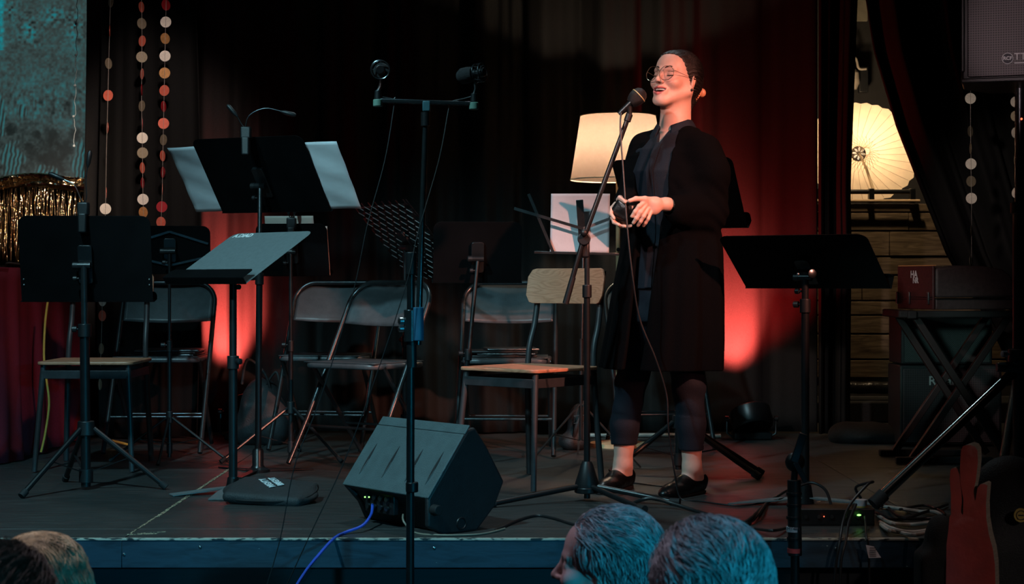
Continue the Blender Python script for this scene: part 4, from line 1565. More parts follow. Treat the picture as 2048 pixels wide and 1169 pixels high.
mic_capsule('round black condenser microphone on the left end of the crossbar', P(756, 202, DS), P(762, 141, DS), DS, (0.0, 1, 0.05))
mic_capsule('black condenser microphone on the right end of the crossbar, turned left', P(948, 208, DS), P(948, 148, DS), DS, (-0.9, 0.5, -0.1))
for nm, pts in (('left', [(757, 136), (760, 160), (757, 190), (786, 198), (789, 205), (770, 320), (735, 450), (705, 590), (640, 800), (590, 930), (560, 1080), (525, 1200)]),
                ('right', [(952, 138), (953, 160), (948, 190), (905, 203), (898, 215), (878, 320), (835, 470), (815, 560), (760, 730), (690, 920), (625, 1060), (560, 1200)])):
    pp_ = [P(a, b_, DS + (0.0 if i < 5 else -0.02 * (i - 4))) for i, (a, b_) in enumerate(pts)]
    o = MB().tube(smooth_path(pp_, 8), 0.0016, 6).build('microphone_cable', M['cable_black'])
    tag(o, 'thin black cable looping down from the %s microphone on the crossbar' % nm, 'cable')

# ------------------------------------------------------------------ vocal microphone stand
DV = 6.03
V0 = Vector((P(1174, 1000, DV).x, DV, 0))
K = thing('microphone_stand', 'black boom microphone stand with conical tripod base in front of the woman', 'microphone stand', V0)
MB().cyl(V0 + Vector((0, 0, 0.01)), P(1174, 585, DV), 0.0115, None, 16).build('lower_pole', M['black_metal'], K)
MB().cyl(P(1174, 590, DV), P(1174, 478, DV), 0.0095, None, 16).build('upper_pole', M['tube_grey'], K)
MB().cyl(P(1174, 570, DV), P(1174, 596, DV), 0.017, None, 16).build('height_clutch', M['plastic_black'], K, bevel=0.003)
MB().lathe([(0.042, 0.0), (0.044, 0.02), (0.024, 0.085), (0.017, 0.10)], V0 + Vector((0, 0, 0.045)), (0, 0, 1), 28).build('base_cone', M['plastic_black'], K)
MB().cyl(V0 + Vector((0, 0, 0.03)), V0 + Vector((0, 0, 0.052)), 0.046, None, 24).build('base_ring', M['black_metal'], K, bevel=0.004)
for a, r_ in ((207, .40), (300, .36), (338, .34)):
    d = Vector((math.cos(R(a)), math.sin(R(a)), 0))
    l = MB().cyl(V0 + d * 0.035 + Vector((0, 0, .055)), V0 + d * r_ + Vector((0, 0, .012)), 0.010, 0.010, 12).build('leg', M['black_metal'], K)
    MB().cyl(V0 + d * (r_ - 0.025) + Vector((0, 0, .014)), V0 + d * (r_ + .012) + Vector((0, 0, .014)), 0.0135, None, 12).build('rubber_foot', M['rubber'], l)
MB().tube([P(1131, 606, DV - .02), P(1168, 475, DV - .02), P(1256, 236, DV - .02)], [0.010, 0.0095, 0.009], 14).build('boom', M['black_metal'], K)
MB().tube([P(1131, 608, DV - .02), P(1146, 555, DV - .02)], [0.012, 0.011], 14).build('boom_grip', M['plastic_black'], K)
MB().cyl(P(1168, 478, DV - 0.035), P(1168, 478, DV + 0.015), 0.024, None, 22).build('boom_clutch', M['plastic_black'], K, bevel=0.004)
MB().box(P(1170, 500, DV), (0.032, 0.03, 0.06)).build('clutch_body', M['plastic_black'], K, bevel=0.008)
MB().ball(P(1168, 466, DV - 0.045), 0.014, 14).build('clutch_knob', M['plastic_black'], K)
MB().cyl(P(1254, 243, DV - .02), P(1259, 228, DV - .02), 0.013, None, 16).build('boom_tip', M['plastic_black'], K, bevel=0.002)
VM = thing('vocal_microphone', 'black vocal microphone with a pale ring pointing at the woman\'s mouth', 'microphone', P(1262, 212, DV - .02))
mb_ = P(1243, 224, DV - .02); mh = P(1276, 193, DV - .02)
dd = (mh - mb_).normalized()
MB().tube([mb_ - dd * .012, mb_, mb_ + dd * 0.045, mb_ + dd * 0.062], [0.009, 0.011, 0.0135, 0.019], 20).build('handle', M['black_metal'], VM)
MB().lathe([(0.019, -.004), (0.024, .004), (0.0290, 0.018), (0.0305, 0.030), (0.0295, 0.040), (0.024, 0.053), (0.013, 0.062), (0.0, 0.065)], mb_ + dd * 0.050, dd, 32).build('grille', M['mesh_dark'], VM)
MB().lathe([(0.0300, 0.0330), (0.0313, 0.0335), (0.0313, 0.0360), (0.0300, 0.0365)], mb_ + dd * 0.052, dd, 32, cap=False).build('ring', mat('pale_ring', (0.75, 0.62, 0.30), 0.4, 0.3), VM)
MB().tube([P(1259, 234, DV - .02), P(1259, 222, DV - .02), P(1257, 214, DV - .02)], [0.008, 0.010, 0.014], 14).build('clip', M['plastic_black'], VM)
vc = [P(1242, 226, DV - .03), P(1241, 262, DV - .05), P(1247, 350, DV - .07), P(1255, 460, DV - .09), P(1266, 560, DV - .09), P(1280, 640, DV - .07),
      P(1312, 720, DV - .05), P(1333, 790, DV - .03), P(1336, 850, DV), FL(1342, 900, .25), FL(1352, 945, .06), FL(1360, 985, 0.006), FL(1400, 1003, .005),
      FL(1470, 1012, .005), FL(1530, 1006, .005), FL(1560, 1000, .006)]
vc[8] = P(1336, 850, 6.0); vc[9] = P(1342, 900, 6.02); vc[10] = P(1350, 950, 6.03); vc[11] = Vector((P(1362, 990, 6.05).x, 6.05, 0.006))
tag(MB().tube(smooth_path(vc, 8), 0.0032, 8).build('microphone_cable', M['cable_black']), 'black cable hanging from the vocal microphone down past the woman to the floor', 'cable')

# ================================================================== GEAR
# stage monitor wedge
u_ = Vector((0.65, -0.76, 0)).normalized()
bk_ = Vector((0.76, 0.65, 0)).normalized()
Q0 = Vector((-0.196, 5.235, 0))
WD = 0.47
mon = thing('stage_monitor', 'black wedge stage monitor speaker at the stage edge, its pale face turned left', 'speaker', (Q0.x - u_.x * .23, Q0.y + .2, 0))
prof = [(-0.085, 0.118), (0.070, 0.322), (0.100, 0.330), (0.150, 0.265), (0.222, 0.150), (0.185, 0.075), (0.110, 0.002), (0.0, 0.0), (-0.02, 0.06), (-0.05, 0.10)]
side = [(-0.088, 0.120), (0.070, 0.326), (0.103, 0.334), (0.153, 0.268), (0.226, 0.150), (0.187, 0.072), (0.112, 0.0), (-0.03, 0.0), (-0.088, 0.03)]
MB().prism(prof, Q0 - u_ * 0.02, bk_, (0, 0, 1), -u_ * (WD - 0.04)).build('cabinet', M['cab_side'], mon, bevel=0.006)
MB().prism(side, Q0, bk_, (0, 0, 1), -u_ * 0.022).build('side_panel', M['cab_side'], mon, bevel=0.008)
MB().prism(side[:6] + [(0.112, 0.0), (0.0, 0.0), (-0.03, 0.06)], Q0 - u_ * (WD - 0.022), bk_, (0, 0, 1), -u_ * 0.022).build('side_panel', M['cab_side'], mon, bevel=0.008)
fa = Q0 + bk_ * (-0.085) + Vector((0, 0, 0.118)); fb_ = Q0 + bk_ * 0.062 + Vector((0, 0, 0.312))
fu = (fb_ - fa).normalized(); FH = (fb_ - fa).length
fn_ = fu.cross(-u_).normalized()
if fn_.z < 0:
    fn_ = -fn_
MB().prism([(0.0, 0), (WD, 0), (WD, FH - .002), (0.0, FH - .002)], fa + fn_ * 0.001, -u_, fu, fn_ * 0.006).build('face_panel', M['cab_paint'], mon, bevel=0.003)
MB().prism([(0.0, 0), (WD, 0), (WD, 0.034), (0.0, 0.034)], fa + fu * (FH) + fn_ * 0.000, -u_, fu, fn_ * 0.005).build('top_strip', M['cab_paint'], mon, bevel=0.002)
for f_ in (0.13, 0.40, 0.67, 0.90):
    c_ = fa - u_ * (WD * (1 - f_)) + fu * (FH * 0.44) + fn_ * 0.0075
    ln = 0.062; wd_ = 0.011
    lens = [(wd_ * 0.5 * math.sin(math.pi * k / 10), -ln + 2 * ln * k / 10) for k in range(11)] + [(-wd_ * 0.5 * math.sin(math.pi * k / 10), ln - 2 * ln * k / 10) for k in range(1, 10)]
    s_ = MB().prism(lens, c_, u_, fu, fn_ * 0.0008).build('vent_slot', M['rubber'], mon)  # raised dark lens stands in for the shade inside a slit
    rim = [c_ + fn_ * .001 + u_ * (wd_ * .5 * math.sin(math.pi * k / 20)) + fu * (-ln + 2 * ln * k / 20) for k in range(0, 11)]
    MB().tube(rim, [0.0004 + 0.0014 * math.sin(math.pi * k / 10) for k in range(11)], 6).build('slit_highlight', M['chrome'], s_)  # bright sliver put in as the highlight along the slit
for t_, z_ in ((0.02, 0.085), (0.06, 0.035)):
    c_ = Q0 + bk_ * (t_ - .09) + Vector((0, 0, z_)) + u_ * 0.002
    if t_ < .05:
        MB().cyl(c_, c_ + u_ * 0.03, 0.017, 0.016, 20).build('rubber_foot', M['rubber'], mon, bevel=0.003)
c_ = Q0 + bk_ * 0.045 + Vector((0, 0, 0.03)) + u_ * .001
MB().tube([c_ + bk_ * .018 * math.cos(a) + Vector((0, 0, .018 * math.sin(a))) for a in [2 * math.pi * k / 20 for k in range(20)]], 0.003, 6, closed=True).build('pole_cup', M['plastic_black'], mon)
# connector panel under the face
cp = Q0 + bk_ * (-0.050) - u_ * 0.30 + Vector((0, 0, 0.075))
MB().box(cp, (0.16, 0.02, 0.07), Matrix((u_, bk_, Vector((0, 0, 1)))).transposed()).build('connector_panel', M['plastic_black'], mon, bevel=0.003)
m_ = MB()
for i in range(4):
    for j in range(2):
        c_ = cp - bk_ * 0.012 + u_ * (-0.055 + 0.035 * i) + Vector((0, 0, -0.015 + 0.03 * j))
        m_.cyl(c_, c_ - bk_ * 0.008, 0.009, None, 14)
m_.build('sockets', M['tube_grey'], mon)
m_ = MB()
for k in range(2):
    m_.ball(P(730 + 8 * k, 995, 5.40), 0.0028, 8)
m_.build('status_light', M['led_green'], mon)

# mains and signal cables of the monitor
tag(MB().tube(smooth_path([P(745, 1010, 5.42), P(742, 1030, 5.38), P(725, 1052, 5.28), FL(690, 1066, 0.006), P(668, 1078, SF - .006), P(640, 1108, 4.98), P(607, 1150, 4.9), P(570, 1215, 4.86), P(545, 1290, 4.85)]), 0.0048, 8).build('power_cable', M['cable_blue']),
    'blue cable running from the stage monitor over the stage edge', 'cable')
tag(MB().tube(smooth_path([P(806, 1030, 5.30), P(808, 1045, 5.25), FL(830, 1066, .004), FL(880, 1071, .004), FL(960, 1069, .004), FL(1010, 1058, .004)]), 0.003, 8).build('signal_cable', mat('grey_cable', (0.25, 0.2, 0.15), 0.5)),
    'thin grey cable curling out from under the stage monitor', 'cable')
tag(MB().tube(smooth_path([FL(990, 1062, .005), FL(1040, 1040, .005), FL(1075, 1032, .005), FL(1110, 1038, .005), FL(1150, 1050, .005), FL(1200, 1056, .005)]), 0.0048, 8).build('floor_cable', M['cable_black']),
    'black cable on the boards between the monitor and the front audience heads', 'cable')
tag(MB().tube(smooth_path([FL(1262, 1010, .006), FL(1285, 1000, .03), FL(1310, 998, .035), FL(1345, 1008, .02), FL(1390, 1022, .006), FL(1430, 1033, .006), FL(1500, 1048, .006)]), 0.0065, 8).build('floor_cable', M['cable_black']),
    'thick black cable arching over the boards in front of the woman\'s shoes', 'cable')
tag(MB().tube(smooth_path([FL(1262, 966, .005), FL(1310, 972, .005), FL(1350, 976, .005)]), 0.003, 8).build('floor_cable', M['cable_black']),
    'thin black cable lying between the woman\'s two shoes', 'cable')
tag(MB().tube(smooth_path([P(96, 600, 7.45), P(90, 650, 7.45), P(88, 715, 7.45), P(93, 760, 7.45), P(98, 810, 7.45), P(90, 870, 7.45), P(82, 905, 7.45)]), 0.0052, 8).build('yellow_cable', M['cable_yellow']),
    'yellow cable hanging down beside the burgundy table cloth', 'cable')
tag(MB().tube(smooth_path([Vector((P(1165, 868, 8.5).x, 8.5, .012)), Vector((P(1230, 868, 8.5).x, 8.48, .012)), Vector((P(1300, 868, 8.5).x, 8.5, .012)), Vector((P(1360, 870, 8.5).x, 8.5, .012)), Vector((P(1440, 873, 8.5).x, 8.46, .012))]), 0.010, 8).build('white_cable', M['cable_white']),
    'white cable along the foot of the curtain behind the woman', 'cable')
# yellow plug cable and grey cables far left back

tag(MB().tube(smooth_path([Vector((P(206, 846, 8.0).x, 8.0, .02)), Vector((P(214, 843, 8.0).x, 8.0, .03)), Vector((P(226, 843, 8.0).x, 8.0, .03)), Vector((P(250, 846, 8.0).x, 8.05, .008))]), 0.006, 8).build('yellow_cable', M['cable_yellow']), 'short piece of yellow cable on the floor behind the far left folding chair', 'cable')
# music light pouch
pch = Vector((P(545, 990, 6.05).x, 6.02, 0.0))
po = thing('zipped_pouch', 'black zipped nylon pouch with white lettering lying before the grey music stand', 'pouch', pch, R(-12))
v_ = Vol()
tiltm = np.array(Matrix.Rotation(R(9), 3, 'X') @ Matrix.Rotation(R(3), 3, 'Y'))
v_.box((0, 0, 0.034), (0.150, 0.115, 0.020), tiltm, 0.02, 0.02)
v_.ell((-0.02, 0.01, 0.034), (0.165, 0.125, 0.030), tiltm, 0.02)
v_.ell((0.05, -0.01, 0.028), (0.130, 0.105, 0.026), tiltm, 0.02)
v_.build('pouch_body', 'nylon', po, 0.005)
zp = [Vector((0.165 * math.copysign(abs(math.cos(a)) ** .75, math.cos(a)), 0.125 * math.copysign(abs(math.sin(a)) ** .8, math.sin(a)), 0)) for a in [2 * math.pi * k / 60 for k in range(60)]]
tm3 = Matrix.Rotation(R(9), 3, 'X')
MB().tube([tm3 @ p + Vector((0, 0, 0.036)) for p in zp], 0.0035, 8, closed=True).build('zip', M['rubber'], po, world=False)
rd = Vector((-0.62, 0.80, 0.0)).normalized(); ud = Vector((-0.80, -0.62, 0)).normalized()
tn = tm3 @ Vector((0, 0, 1))
rdw = (rd - tn * rd.dot(tn)).normalized(); udw = tn.cross(rdw).normalized()
rz = Matrix.Rotation(R(-12), 3, 'Z')
for k, wtx in enumerate(('MIGHTY', 'BRIGHT')):
    textmesh('lettering', wtx, 0.034, 'print_white', po, pch + rz @ Vector((-0.015 + 0.028 * k, 0.0 + 0.018 * k, 0.0672 + 0.004 * k)), rz @ rdw, rz @ udw, 0.001, bold=0.0008)

# ------------------------------------------------------------------ floor lamp
DL = 8.05
lb = P(1236, 700, DL); lb = Vector((lb.x, DL, 0))
fl = thing('floor_lamp', 'lit floor lamp with a cream tapered shade and pale wooden pole behind the woman', 'lamp', lb)
zt = P(0, 232, DL).z; zbm = P(0, 360, DL).z
MB().lathe([(0.232, zbm), (0.231, zbm + .004), (0.184, zt - .004), (0.183, zt)], (lb.x, DL, 0), (0, 0, 1), 56, cap=False).build('lamp_shade', M['lampshade'], fl, angle=50)
trim = mat('shade_trim', (0.75, 0.62, 0.45), 0.7)
for r_, z_ in ((0.232, zbm), (0.183, zt)):
    MB().tube([Vector((lb.x + r_ * math.cos(a), DL + r_ * math.sin(a), z_)) for a in [2 * math.pi * k / 56 for k in range(56)]], 0.0028, 6, closed=True).build('shade_ring', trim, fl)
pw = mat('pale_lamp_wood', (0.72, 0.50, 0.28), 0.5)
MB().cyl((lb.x, DL, 0.03), (lb.x, DL, zbm + 0.10), 0.0105, None, 14).build('pole', pw, fl)
MB().lathe([(0.14, 0), (0.14, 0.018), (0.03, 0.03), (0.012, 0.05)], (lb.x, DL, 0), (0, 0, 1), 36).build('base', pw, fl)
MB().ball((lb.x, DL, zbm + 0.14), 0.032, 18).build('bulb', M['bulb'], fl)
l = bpy.data.lights.new('floor_lamp_light', 'POINT'); l.energy = 62; l.color = (1.0, 0.76, 0.54); l.shadow_soft_size = 0.035
o = bpy.data.objects.new('floor_lamp_light', l); COL.objects.link(o); o.location = (lb.x, DL, zbm + 0.155)
MB().cyl((lb.x, DL - 0.02, P(0, 500, DL).z), (lb.x, DL - 0.03, P(0, 500, DL).z), 0.01).build('switch', M['black_metal'], fl)

# ------------------------------------------------------------------ red uplights
def par_light(label, loc, target, energy, size, nm, blend=0.6, spill=0.12):
    loc = Vector(loc)
    t = thing('stage_uplight', label, 'stage light', (loc.x, loc.y, 0), 0, 'red floor uplights')
    d = (Vector(target) - loc).normalized()
    c0 = loc
    MB().lathe([(0.0, -0.055), (0.095, -0.055), (0.104, -.04), (0.104, 0.045), (0.098, 0.05), (0.096, 0.02), (0.0, 0.015)], c0, d, 36).build('can', M['black_metal'], t, bevel=0.002)
    MB().lathe([(0.0, 0.018), (0.09, 0.018), (0.09, 0.022), (0.0, 0.023)], c0, d, 30).build('lens', glowmat('red_lens', (1.0, 0.05, 0.03), 1.0), t)
    yk = [Vector((loc.x + s * 0.125, loc.y, z)) for s, z in ((-1, loc.z), (-1, 0.03), (-.75, 0.008))]
    yk += [Vector((loc.x + s * 0.125, loc.y, z)) for s, z in ((.75, 0.008), (1, 0.03), (1, loc.z))]
    MB().tube(yk, 0.006, 8).build('yoke', M['tube_grey'], t)
    for s in (-1, 1):
        knob(t, loc + Vector((s * 0.105, 0, 0)), (s, 0, 0), 0.014, 0.03, 'yoke_knob', 'steel_dark')
    MB().box((loc.x, loc.y, 0.02), (0.19, 0.14, 0.036)).build('power_box', M['plastic_black'], t, bevel=0.006)
    spot(nm, loc + d * 0.05, target, energy, (1.0, 0.10, 0.08), size, blend, 0.035)
    spot(nm + '_spill', loc + d * 0.05, Vector(target) + Vector((0.16, 0, 0.5)), energy * spill, (1.0, 0.03, 0.03), size * 1.5, 0.95, 0.035)
    return t


pR = P(1503, 838, 8.42)
par_light('round black floor uplight throwing red light up the curtain right of the woman', pR, P(1464, 665, 8.66), 900, 46, 'red_uplight_right', 0.85, 0.17)
pL = Vector((P(490, 800, 8.42).x, 8.42, 0.14))
par_light('black floor uplight hidden behind the bag, throwing red light up the left of the curtain', pL, P(460, 665, 8.66), 950, 48, 'red_uplight_left', 0.85, 0.012)

# ------------------------------------------------------------------ bags on the deck
v_ = Vol()
bx = P(522, 820, 8.12).x
v_.ell((bx, 8.15, 0.16), (0.11, 0.10, 0.17), None, 0.03).ell((bx + .06, 8.12, 0.10), (0.09, 0.09, 0.11), None, 0.05).ell((bx - .07, 8.13, .07), (.07, .08, .08), None, .05)
v_.box((bx - .01, 8.08, 0.13), (0.075, 0.04, 0.09), None, 0.03, 0.02)
bag = thing('backpack', 'black backpack on the floor in front of the left red curtain glow', 'backpack', (bx, 8.15, 0))
v_.build('bag_body', 'nylon', bag, 0.008, world=True)
MB().tube(smooth_path([(bx - .09, 8.1, .30), (bx - .06, 8.08, .42), (bx + .02, 8.08, .36), (bx + .05, 8.1, .27)]), 0.007, 8).build('strap', M['nylon'], bag)
MB().tube(smooth_path([(bx + .03, 8.1, .30), (bx + .08, 8.08, .36), (bx + .10, 8.08, .29)]), 0.006, 8).build('strap', M['nylon'], bag)
bx = P(1158, 850, 7.9).x
bag = thing('shoulder_bag', 'small black bag with a buckled strap behind the thin wire music stand', 'bag', (bx, 7.9, 0))
Vol().ell((bx, 7.9, 0.11), (0.055, 0.07, 0.11), None, 0.03).ell((bx - .03, 7.88, .04), (.07, .07, .045), None, .03).build('bag_body', 'nylon', bag, 0.007, world=True)
MB().tube(smooth_path([(bx - .03, 7.84, .03), (bx - .02, 7.82, .1), (bx + .005, 7.82, .17), (bx + .02, 7.86, .23)]), 0.010, 8).build('strap', M['nylon'], bag)
MB().tube([(bx - .03, 7.81, .13), (bx + .02, 7.81, .135), (bx + .022, 7.81, .17), (bx - .028, 7.81, .165)], 0.003, 6, closed=True).build('buckle', M['steel_dark'], bag)

# ------------------------------------------------------------------ instrument case on an X stand
M['case_maroon'] = mat('case_maroon', (0.055, 0.012, 0.012), 0.55, 0, 0.2, 60, 0.3, 200)
M['stand_maroon'] = mat('stand_maroon', (0.012, 0.004, 0.004), 0.6)
M['case_dark'] = mat('case_dark', (0.055, 0.035, 0.035), 0.6, 0, 0.2, 60, 0.3, 200)
cc0 = P(1872, 612, 7.25); ca = R(15)
cl = Vector((math.cos(ca), math.sin(ca), 0)); cb = Vector((-math.sin(ca), math.cos(ca), 0))
zc0 = P(0, 620, 7.25).z; zc1 = P(0, 532, 7.25).z; hgt = zc1 - zc0
cs = thing('instrument_case', 'dark maroon instrument case with chrome trim lying on a black X stand', 'case', (cc0.x, cc0.y, zc0))
Lc = 0.42
o0 = Vector((cc0.x, cc0.y, zc0))
MB().prism([(0, 0), (Lc, 0), (Lc, 0.048), (0, 0.048)], o0, cl, (0, 0, 1), cb * 0.32).build('case_tray', M['case_dark'], cs, bevel=0.006)
MB().prism([(0.0, 0.054), (Lc, 0.054), (Lc - .012, 0.09), (Lc - .05, 0.155), (Lc - .09, 0.180), (Lc * .55, hgt), (Lc * .25, hgt + .002), (0.0, hgt - 0.01)], o0, cl, (0, 0, 1), cb * 0.32).build('case_lid', M['case_dark'], cs, bevel=0.012)
MB().prism([(0, 0), (0.32, 0), (0.32, hgt), (0, hgt)], o0 - cl * 0.004, cb, (0, 0, 1), -cl * 0.012).build('end_panel', M['case_maroon'], cs, bevel=0.004)
MB().prism([(-.012, -.002), (0.0, -.002), (0, 0.32), (-.012, 0.32)], o0 + Vector((0, 0, hgt)), cl, cb, (0, 0, 0.004)).build('end_trim', mat('warm_lit_edge', (0.6, 0.28, 0.10), 0.5), cs)  # orange colour stands for warm light along the case edge
for z_ in (0.046, 0.055):
    MB().cyl(o0 + cl * 0.0 - cb * 0.004 + Vector((0, 0, z_)), o0 + cl * Lc - cb * 0.004 + Vector((0, 0, z_)), 0.0022).build('chrome_trim', M['chrome'], cs)
    MB().cyl(o0 - cl * 0.018 + Vector((0, 0, z_)), o0 - cl * 0.018 + cb * .32 + Vector((0, 0, z_)), 0.0018).build('chrome_trim', M['steel_dark'], cs)
for k_ in (0.03, 0.20, 0.31):
    MB().box(o0 - cl * 0.022 + cb * k_ + Vector((0, 0, 0.05)), (0.008, 0.014, 0.055), Matrix.Rotation(ca, 3, 'Z')).build('latch', M['steel_dark'], cs, bevel=0.002)
textmesh('case_lettering', 'HA', 0.045, 'print_white', cs, o0 - cl * 0.0175 + cb * 0.165 + Vector((0, 0, 0.155)), -cb, (0, 0, 1), 0.0004, bold=0.001)
textmesh('case_lettering', 'NR', 0.036, 'print_white', cs, o0 - cl * 0.0175 + cb * 0.150 + Vector((0, 0, 0.128)), -cb, (0, 0, 1), 0.0004, bold=0.001)

xs_ = thing('keyboard_stand', 'black X-shaped keyboard stand carrying the maroon instrument case', 'keyboard stand', (cc0.x + .1, 7.4, 0))
def W(px, D): return (px - 1024) * D / F
for yy, off in ((7.24, 0), (7.52, -6)):
    a0, a1 = W(1852 + off, 7.3), W(1985 + off, 7.3)
    MB().bar((a0 - .06, yy, zc0 - .035), (a1 + .05, yy, 0.02), 0.03, 0.03, (0, 1, 0)).build('leg', M['stand_maroon'], xs_, bevel=0.003)
    MB().bar((a1 + .06, yy + .035, zc0 - .035), (a0 - .07, yy + .035, 0.02), 0.03, 0.03, (0, 1, 0)).build('leg', M['stand_maroon'], xs_, bevel=0.003)
for xx in (W(1810, 7.3), W(2050, 7.3)):
    MB().bar((xx, 7.16, zc0 - .02), (xx, 7.66, zc0 - .02), 0.04, 0.035).build('support_arm', M['rubber'], xs_, bevel=0.006)
MB().bar((W(1796, 7.2), 7.19, zc0 - .018), (W(2056, 7.2), 7.19, zc0 - .018), 0.03, 0.03).build('top_bar', M['rubber'], xs_, bevel=0.006)
for yy in (7.24, 7.56):
    MB().bar((W(1795, 7.2), yy, 0.018), (W(1990, 7.2), yy, 0.018), 0.035, 0.03).build('floor_bar', M['rubber'], xs_, bevel=0.006)

M['print_grey'] = mat('print_grey', (0.5, 0.5, 0.5), 0.6)
# amplifiers
m, nt, b = newmat('silver_grille_cloth', 0.5)
bk = nt.nodes.new('ShaderNodeTexBrick')
nt.links.new(mapping(nt, (1, 1, 1)), bk.inputs['Vector'])
v = mapping(nt, (1, 1, 1))
sep = nt.nodes.new('ShaderNodeSeparateXYZ'); nt.links.new(v, sep.inputs[0])
cmb = nt.nodes.new('ShaderNodeCombineXYZ'); nt.links.new(sep.outputs[0], cmb.inputs[0]); nt.links.new(sep.outputs[2], cmb.inputs[1])
nt.links.new(cmb.outputs[0], bk.inputs['Vector'])
bk.inputs['Scale'].default_value = 48; bk.inputs['Mortar Size'].default_value = 0.12
bk.inputs['Color1'].default_value = (0.30, 0.36, 0.33, 1); bk.inputs['Color2'].default_value = (0.20, 0.26, 0.24, 1)
bk.inputs['Mortar'].default_value = (0.03, 0.04, 0.04, 1)
nt.links.new(bk.outputs[0], b.inputs['Base Color'])
M['silver_cloth'] = m
m, nt, b = newmat('punched_grille', 0.45, 0.2)
v = mapping(nt, (1, 1, 1))
sep = nt.nodes.new('ShaderNodeSeparateXYZ'); nt.links.new(v, sep.inputs[0])
def dots(nt, sep, per, rad):
    fx = math_(nt, 'SUBTRACT', math_(nt, 'FRACT', math_(nt, 'MULTIPLY', sep.outputs[0], 1 / per)), 0.5)
    fz = math_(nt, 'SUBTRACT', math_(nt, 'FRACT', math_(nt, 'MULTIPLY', sep.outputs[2], 1 / per)), 0.5)
    d2 = math_(nt, 'SQRT', math_(nt, 'ADD', math_(nt, 'MULTIPLY', fx, fx), math_(nt, 'MULTIPLY', fz, fz)))
    return math_(nt, 'LESS_THAN', d2, rad)
dd_ = dots(nt, sep, 0.0085, 0.33)
nt.links.new(mix(nt, dd_, (0.075, 0.06, 0.065), (0.004, 0.004, 0.004)), b.inputs['Base Color'])
bump_(nt, math_(nt, 'SUBTRACT', 1.0, dd_), 0.8, 0.002)
M['punched'] = m
DA = 8.0
def amp(name, label, px0, px1, z0, z1, front, knobs=0):
    x0, x1 = W(px0, DA), W(px1, DA)
    t = thing(name, label, 'amplifier', ((x0 + x1) / 2, DA + .13, z0), 0)
    cx, wx = (x0 + x1) / 2, x1 - x0
    MB().box((cx, DA + .13, (z0 + z1) / 2), (wx, 0.26, z1 - z0)).build('cabinet', M['cab_side'], t, bevel=0.008)
    MB().box((cx, DA - .004, (z0 + z1) / 2 - .004), (wx - .03, 0.012, z1 - z0 - .03)).build('grille', M[front], t, bevel=0.002)
    MB().tube(smooth_path([(cx - .08, DA + .13, z1), (cx - .06, DA + .13, z1 + .02), (cx + .06, DA + .13, z1 + .02), (cx + .08, DA + .13, z1)]), 0.006, 8).build('handle', M['rubber'], t) if knobs else None
    return t
a1_ = amp('guitar_amplifier', 'black amplifier with name on its punched grille, under the silver-fronted one', 1800, 2004, 0.012, 0.398, 'punched')
a2_ = amp('guitar_amplifier', 'smaller amplifier with silvery green grille cloth on top of the black one', 1802, 1985, 0.402, 0.655, 'silver_cloth')
textmesh('amplifier_name', 'Roland', 0.062, 'print_grey', a1_, P(1893, 763, DA - 0.012), (1, 0, 0), (0, 0, 1), 0.001, bold=0.0008) if 'print_grey' in M else None

M['glossy_tube'] = mat('glossy_tube', (0.30, 0.36, 0.36), 0.17, 1.0, 0.1, 30)
# ------------------------------------------------------------------ loudspeaker on a pole
DP = 5.98
px_ = W(2040, DP)
zsp = P(0, 163, DP - .2).z
sp_ = thing('loudspeaker', 'black loudspeaker with punched grille on a pole, top right corner', 'loudspeaker', (px_, DP, zsp))
ws = 0.40
x0 = px_ - ws / 2
MB().prism([(-ws / 2, -.20), (ws / 2, -.20), (ws / 2, 0.0), (ws * .28, 0.16), (-ws * .28, 0.16), (-ws / 2, 0.0)], (px_, DP, zsp), (1, 0, 0), (0, 1, 0), (0, 0, 0.70)).build('cabinet', M['plastic_black'], sp_, bevel=0.010)
MB().prism(rounded(ws - 0.035, 0.66, 0.008, 3), (px_ + .004, DP - .199, zsp + 0.35), (1, 0, 0), (0, 0, 1), (0, -0.012, 0)).build('grille', M['punched'], sp_, bevel=0.004)
m_ = MB()
m_.box((x0 + .006, DP - .19, zsp + .30), (0.012, 0.05, 0.52)); m_.box((x0 + .006, DP - .19, zsp + .62), (0.014, 0.05, 0.10))
m_.box((px_, DP - .205, zsp + .008), (ws, 0.03, 0.016))
m_.build('corner_guard', M['plastic_black'], sp_, bevel=0.004)
lc = Vector((px_ - .042, DP - .214, P(0, 117, 5.79).z))
lg = MB().tube([lc + Vector((0.0185 * math.cos(a), 0, 0.0185 * math.sin(a))) for a in [2 * math.pi * k / 32 for k in range(32)]], 0.0014, 6, closed=True).build('badge_ring', M['print_white'], sp_)
MB().cyl(lc + Vector((0, .004, 0)), lc + Vector((0, -.0005, 0)), 0.017, None, 28).build('badge_disc', M['print_dark'], sp_)
textmesh('badge_letters', 'RCF', 0.017, 'print_white', sp_, lc + Vector((0, -.001, 0)), (1, 0, 0), (0, 0, 1), 0.0005, bold=0.0006)
textmesh('badge_letters', 'TT+', 0.034, 'print_white', sp_, lc + Vector((0.052, -.001, .004)), (1, 0, 0), (0, 0, 1), 0.0005)
MB().box(lc + Vector((0.05, 0.001, -.017)), (0.055, 0.001, 0.003)).build('badge_line', M['print_white'], sp_)
sp_.rotation_euler.z = R(-17)
ss = thing('speaker_stand', 'black speaker pole with a long slanting tube leg at the right edge', 'speaker stand', (px_, DP, 0))
MB().cyl((px_, DP, 0.55), (px_, DP, zsp - .001), 0.0185, None, 20).build('upper_pole', M['tube_grey'], ss)
MB().cyl((px_, DP, 0.10), (px_, DP, P(0, 408, DP).z), 0.0255, None, 20).build('lower_pole', M['black_metal'], ss)
